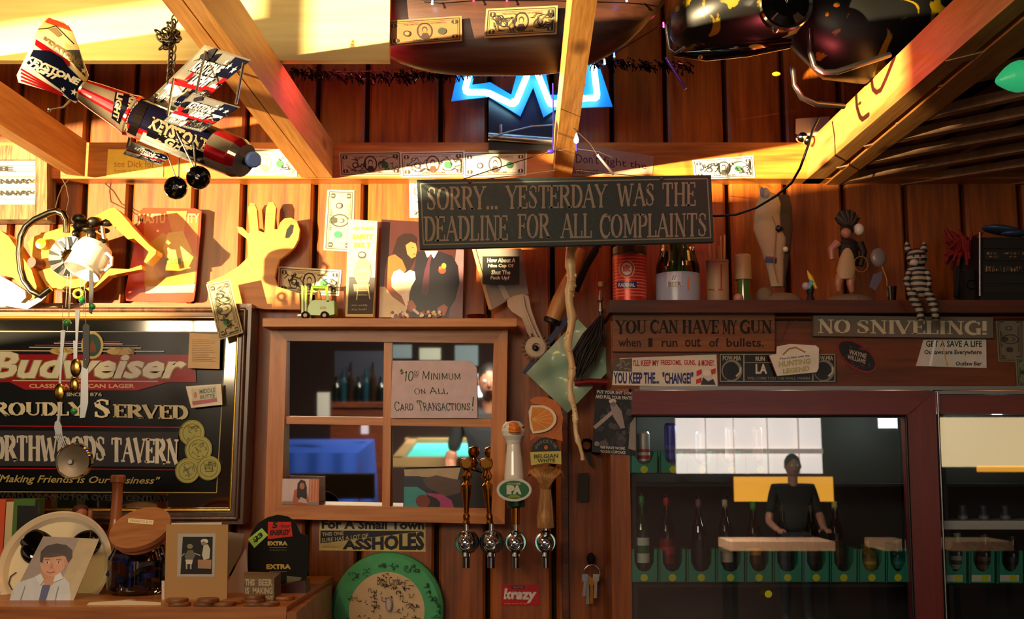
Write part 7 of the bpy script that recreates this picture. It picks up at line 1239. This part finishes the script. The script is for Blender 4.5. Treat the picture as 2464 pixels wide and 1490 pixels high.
A = mir(1628, 1080, 8.35, False); B = mir(1985, 1092, 8.35, False); m = MB(); m.box(((A.x + B.x) / 2, YB + .06, (A.z + B.z) / 2), (B.x - A.x, .05, A.z - B.z)); o = m.build('trim_6', mat('glowing_window_bar')); o['kind'] = 'structure'
for (x0, x1, lab) in ((1756, 2010, 'long pale table standing in front of the reflected person'), (2128, 2200, 'short pale table reflected at the right of the main cooler door'), (2290, 2440, 'pale table reflected in the right cooler door')):
    A = mir(x0, 1304, 6.4, False); B = mir(x1, 1326, 6.4, False); t_ = thing('bar_table', ((A.x + B.x) / 2, A.y, 0), lab, 'table')
    m = MB(); m.box(((A.x + B.x) / 2, A.y - .25, (A.z + B.z) / 2), (B.x - A.x, .5, A.z - B.z)); m.build('tabletop', mat('pale_tabletop', '#b08868', .4), t_)
    for sx in (-1, 1): m = MB(); m.box(((A.x + B.x) / 2 + sx * ((B.x - A.x) / 2 - .04), A.y - .25, B.z / 2 - .002), (.05, .4, B.z)); m.build('leg', BLACK, t_)
# people by skin modifier
def figure(name, joints, edges, mt, par, sub=2, root=0):
    me = bpy.data.meshes.new(name); me.from_pydata([V(j[0]) - V(par['_o']) for j in joints], edges, []); o = bpy.data.objects.new(name, me); COL.objects.link(o); o.parent = par; o['_o'] = par['_o']
    md = o.modifiers.new('s', 'SKIN'); sv = me.skin_vertices[0].data
    for i, j in enumerate(joints): sv[i].radius = (j[1], j[2] if len(j) > 2 else j[1]); sv[i].use_root = (i == root)
    sb = o.modifiers.new('d', 'SUBSURF'); sb.levels = sub; sb.render_levels = sub; me.materials.append(mt); return o
def person(base, face, lab, shirt, pants, scale=1.0, lean=0., armup=False):
    """standing adult; face: +1 looks towards the wall of the bar"""
    T = thing('person', base, lab, 'person'); B = V(base); k_ = scale
    def J(x, y, z): return B + V((x * k_, (y * face + lean * max(0, z - .95) * 1.0 * face) * k_, z * k_))
    sk = mat('skin_tone', '#a8745a', .5)
    legs = [(J(0, 0, .95), .13 * k_, .11 * k_)]; e = []
    for s_ in (-1, 1):
        n = len(legs); legs += [(J(s_ * .1, 0, .88), .095 * k_), (J(s_ * .11, .02, .5), .062 * k_), (J(s_ * .12, 0, .1), .045 * k_), (J(s_ * .13, .1, .04), .04 * k_, .035 * k_)]; e += [(0, n), (n, n + 1), (n + 1, n + 2), (n + 2, n + 3)]
    figure('trousers', legs, e, pants, T)
    tor = [(J(0, 0, .93), .15 * k_, .11 * k_), (J(0, 0, 1.15), .15 * k_, .11 * k_), (J(0, 0, 1.36), .16 * k_, .12 * k_), (J(0, 0, 1.46), .07 * k_)]; e = [(0, 1), (1, 2), (2, 3)]
    for s_ in (-1, 1):
        n = len(tor); up = armup and s_ == 1
        tor += [(J(s_ * .19, 0, 1.40), .06 * k_), (J(s_ * .25, .02, 1.14) if not up else J(s_ * .32, .08, 1.62), .048 * k_)]; e += [(2, n), (n, n + 1)]
    figure('shirt', tor, e, shirt, T)
    for s_ in (-1, 1):
        up = armup and s_ == 1; arm = [(J(s_ * .25, .02, 1.16), .045 * k_), (J(s_ * .27, .05, 1.06), .042 * k_), (J(s_ * .24, .22, 1.0), .032 * k_)] if not up else [(J(.31, .08, 1.60), .045 * k_), (J(.34, .1, 1.72), .04 * k_), (J(.30, .14, 1.95), .03 * k_)]
        h = arm[-1][0]; figure('forearm', arm + [(h + V((0, .08 * face, 0)) * k_, .035 * k_, .02 * k_)], [(0, 1), (1, 2), (2, 3)], sk, T, 1)
        for f in range(5):
            dx = (-.03 + .015 * f) * k_; L_ = (.05, .075, .08, .075, .055)[f] * k_; b0 = h + V((dx, .09 * face * k_, 0)) if f else h + V((-.035 * s_ * k_, .05 * face * k_, 0)); figure('finger', [(b0, .009 * k_), (b0 + V((0 if f else -.03 * s_, L_ * .6 * face, -.012)), .008 * k_), (b0 + V((0 if f else -.035 * s_, L_ * face, -.03)), .006 * k_)], [(0, 1), (1, 2)], sk, T, 1)
    hd = J(0, .02, 1.62); m = MB(); m.ell(hd, (.075 * k_, .095 * k_, .115 * k_), n=20, m=14); m.ell(hd + V((0, .10 * face * k_, -.01)), (.014 * k_, .02 * k_, .025 * k_), n=10, m=8); [m.ell(hd + V((s_ * .078 * k_, 0, 0)), (.012 * k_, .02 * k_, .03 * k_), n=10, m=8) for s_ in (-1, 1)]; m.tube([J(0, 0, 1.42), J(0, .01, 1.56)], .05 * k_, 14); m.build('head', sk, T)
    m = MB(); m.ell(hd + V((0, -.015 * face, .025)) * k_, (.082 * k_, .10 * k_, .105 * k_), n=20, m=10); m.build('hair', mat('dark_hair', '#120c0a', .6), T)
    m = MB(); [m.ell(hd + V((s_ * .03 * k_, .088 * face * k_, .01 * k_)), .011 * k_, n=10, m=8) for s_ in (-1, 1)]; m.build('eye', WP, T); m = MB(); m.ell(hd + V((0, .088 * face * k_, -.05 * k_)), (.025 * k_, .008 * k_, .006 * k_)); m.build('mouth', mat('lip_tone', '#7a3a34', .5), T)
q = mir(1905, 1095, 7.9, False); person((q.x, q.y, 0), 1, 'person in a dark T-shirt standing by the far windows, seen reflected in the cooler door', mat('dark_tshirt', '#1c1a18', .8), mat('dark_jeans', '#14161c', .8), q.z / 1.735)
# mirror scene furniture
def mthing(nm, lab, cat, px, py, Yv): q = mir(px, py, Yv); return thing(nm, (q.x, q.y, 0), lab, cat), q
Yv = 4.3; A = mir(692, 1094, Yv); B = mir(862, 1094, Yv); t_ = thing('cloth_covered_table', ((A.x + B.x) / 2, A.y, 0), 'table under a bright blue cloth, reflected in the lower left mirror pane', 'table')
zt = A.z; m = MB(); g = []; N = 40; ys = A.y
xa, xb = A.x - .25, B.x; m.box(((xa + xb) / 2, ys - .4, zt), (xb - xa, .8, .02)); m.build('tabletop', mat('blue_tablecloth', '#2450b8', .8), t_)
m = MB()
for i in range(N): x0 = xa + (xb - xa) * i / N; x1 = xa + (xb - xa) * (i + 1) / N; f = lambda x: .02 * math.sin(x * 40); m.add([(x0, ys + f(x0) + .02, zt - .45), (x1, ys + f(x1) + .02, zt - .45), (x1, ys, zt + .01), (x0, ys, zt + .01)], [(0, 1, 2, 3)], None, True)
m.add([(xb + .02, ys, zt - .45), (xb + .03, ys - .8, zt - .45), (xb, ys - .8, zt + .01), (xb, ys, zt + .01)], [(0, 1, 2, 3)]); m.build('tablecloth', mat('blue_tablecloth'), t_)
for x in (xa + .05, xb - .05):
    for y in (ys - .05, ys - .75): m = MB(); m.box((x, y, zt / 2 - .01), (.04, .04, zt - .02)); m.build('leg', BLACK, t_)
Yv = 4.6; A = mir(955, 1112, Yv); B = mir(1100, 1112, Yv); zt = A.z; t_ = thing('pool_table', ((A.x + B.x) / 2, A.y, 0), 'pool table with turquoise felt, reflected in the lower right mirror pane', 'pool table')
w0, w1 = A.x, B.x + .9; y0 = A.y; m = MB(); m.box(((w0 + w1) / 2, y0 - .6, zt - .02), (w1 - w0, 1.1, .03)); m.build('felt', mat('turquoise_felt', '#28b0b0', .9), t_)
m = MB(); [m.box(((w0 + w1) / 2, y0 - .6 + s_ * .58, zt), (w1 - w0 + .12, .07, .06)) for s_ in (-1, 1)]; [m.box(((w0 + w1) / 2 + s_ * (w1 - w0) / 2, y0 - .6, zt), (.07, 1.2, .06)) for s_ in (-1, 1)]; m.build('rail', mat('cream_rail', '#8a7048', .5), t_)
m = MB(); m.box(((w0 + w1) / 2, y0 - .6, zt - .14), (w1 - w0 - .1, 1.0, .2)); m.build('apron', DARKW, t_)
for sx in (w0 + .15, w1 - .15):
    for sy_ in (y0 - .15, y0 - 1.05): m = MB(); m.box((sx, sy_, (zt - .2) / 2), (.11, .11, zt - .2)); m.build('leg', DARKW, t_)
q = mir(1160, 1000, 4.4); person((q.x + .05, q.y, 0), 1, 'person in a dark shirt by the pool table, at the right edge of the mirror', mat('charcoal_shirt', '#202226', .8), mat('dark_jeans'), .95, lean=.15, armup=True)
# far shelf with bottles and a bright lamp window
Yv = 6.3; A = mir(795, 975, Yv); B = mir(922, 905, Yv); t_ = thing('back_bar_shelf', (A.x, A.y, 0), 'wooden shelf unit with dark bottles, reflected in the upper left mirror pane', 'shelf')
m = MB(); zb_ = min(A.z, B.z); zt_ = max(A.z, B.z); m.box(((A.x + B.x) / 2, A.y - .12, zb_), (abs(B.x - A.x) + .06, .25, .035)); m.box(((A.x + B.x) / 2, A.y - .12, zb_ / 2 - .02), (abs(B.x - A.x), .22, zb_ - .04)); m.build('shelf_board', DARKW, t_)
m = MB(); m.box(((A.x + B.x) / 2, A.y - .22, (zb_ + zt_) / 2 + .1), (abs(B.x - A.x), .02, zt_ - zb_ + .2)); m.build('back_panel', mat('night_blue', '#141a2c', .5), t_)
for i in range(7):
    x = A.x + (B.x - A.x) * (i + .5) / 7; m = MB(); hh_ = .21 + .06 * (i % 3); m.lathe([(.03, 0), (.03, hh_ * .6), (.012, hh_ * .75), (.012, hh_), (0, hh_)], (x, A.y - .1, zb_ + .018), n=12); o = m.build('liquor_bottle', mat('bottle_%d' % (i % 3), ['#0c1210', '#16303a', '#20160e'][i % 3], .1, coat=1)); tag(o, ['first', 'second', 'third', 'fourth', 'fifth', 'sixth', 'seventh'][i] + ' dark bottle on the shelf reflected in the upper left mirror pane', 'bottle', 'bottles reflected in the upper left mirror pane')
pw = mat('bright_window'); Yv = 5.2
A = mir(1146, 900, Yv); B = mir(1188, 955, Yv); m = MB(); m.box(((A.x + B.x) / 2, A.y, (A.z + B.z) / 2), (abs(B.x - A.x), .03, abs(B.z - A.z))); o = m.build('window_7', mat('lit_window_soft', '#f0f4ff', .5, emit=1.6)); o['kind'] = 'structure'
A = mir(694, 875, 4.6); m = MB(); m.box((A.x + .2, A.y, A.z - .35), (.16, .1, .5)); m.build  # pale standing column
for i, (x0, y0, x1, y1_, Yv, col, nm, lab) in enumerate([(765, 945, 792, 1004, 4.4, '#b8b8b0', 'white_heater', 'pale upright heater reflected in the upper left mirror pane'), (945, 830, 990, 862, 5.5, '#5a6870', 'framed_print', 'small grey framed print reflected at the top left of the right pane'), (1010, 838, 1060, 866, 5.5, '#8a8c80', 'framed_print', 'pale framed print reflected above the handwritten card'), (1095, 832, 1150, 880, 5.5, '#4a5860', 'framed_print', 'slate framed print reflected above the bright window'), (870, 1024, 886, 1044, 4.8, '#c0b8c8', 'white_sign', 'tiny white sign reflected above the blue table'), (700, 1140, 900, 1200, 3.0, '#3a3a30', 'dark_sink_counter', 'dark counter end with a tap, reflected at the bottom of the mirror')]):
    A = mir(x0, y0, Yv); B = mir(x1, y1_, Yv); m = MB(); m.box(((A.x + B.x) / 2, A.y, (A.z + B.z) / 2), (abs(B.x - A.x), .05, abs(B.z - A.z))); o = m.build(nm, mat('refl_%d' % i, col, .4)); tag(o, lab, nm.split('_')[-1])
# ================================================================== SUB-PARTS: small pieces hang on the part that carries them
SUBS = {'badge_print': 'badge', 'wheel_nut': 'wheel', 'hub': 'wheel', 'handle_medallion': 'tap_handle', 'eye': ('head', 'goose_neck'), 'mouth': 'head', 'hair': 'head', 'pink_nose': 'head', 'muzzle': 'head', 'ear': 'head', 'goose_bill': 'goose_neck', 'sticker': 'front', 'price_card': 'front', 'lid_label': 'wooden_lid', 'side_plate': 'body', 'rivet': 'handle', 'butt_cap': 'shaft', 'vertical_fin_print': 'vertical_fin', 'tailplane_print': 'tailplane', 'upper_wing_print': 'upper_wing', 'lower_wing_print': 'lower_wing', 'fuselage_print': 'fuselage', 'tail_label': 'tail_cone', 'slice_flesh': 'slice_rind', 'badge_text': 'arched_badge', 'beaded_cuff': 'robe', 'painted_finger_hole': 'hand_board', 'plaque_lettering': 'plaque_board', 'relief': 'token', 'centre_dent': 'mesh_disc', 'headlight_lens': 'headlight_shell', 'box_print': 'carton', 'worn_glare_print': 'sign_plate', 'old_photo': 'front', 'slat_letters': 'slat', 'lamp_head': 'housing', 'oil_cap': 'engine_cover', 'fuel_cap': 'engine_cover', 'fin': 'flywheel_ring', 'knot': 'cane', 'red_binding': 'silver_top', 'lettering': ('board', 'block'), 'small_lettering': 'board', 'signatures': 'disc', 'display_print': 'header_card', 'panel_lettering': 'printed_panel', 'brand_lettering': 'printed_panel', 'finger': 'forearm', 'blue_feather': 'head', 'dark_centre': 'round_end', 'frill': 'round_end'}
KIDS = {}
for o in COL.objects:
    if o.parent is not None: KIDS.setdefault(o.parent.name, []).append(o)
for t in [o for o in COL.objects if o.type == 'EMPTY']:
    ks = KIDS.get(t.name, []); cnt = {}; st = lambda o: o.name.split('.')[0]
    for o in ks:
        tgt = SUBS.get(st(o))
        if not tgt: continue
        tgt = (tgt,) if isinstance(tgt, str) else tgt; c = [q for q in ks if st(q) in tgt and q is not o and q.parent is t]
        if not c: continue
        i = cnt.get(st(o), 0); cnt[st(o)] = i + 1
        same = len([q for q in ks if st(q) == st(o)]); o.parent = c[min(i * len(c) // max(same, 1), len(c) - 1)]
for o in COL.objects:
    if '_o' in o: del o['_o']
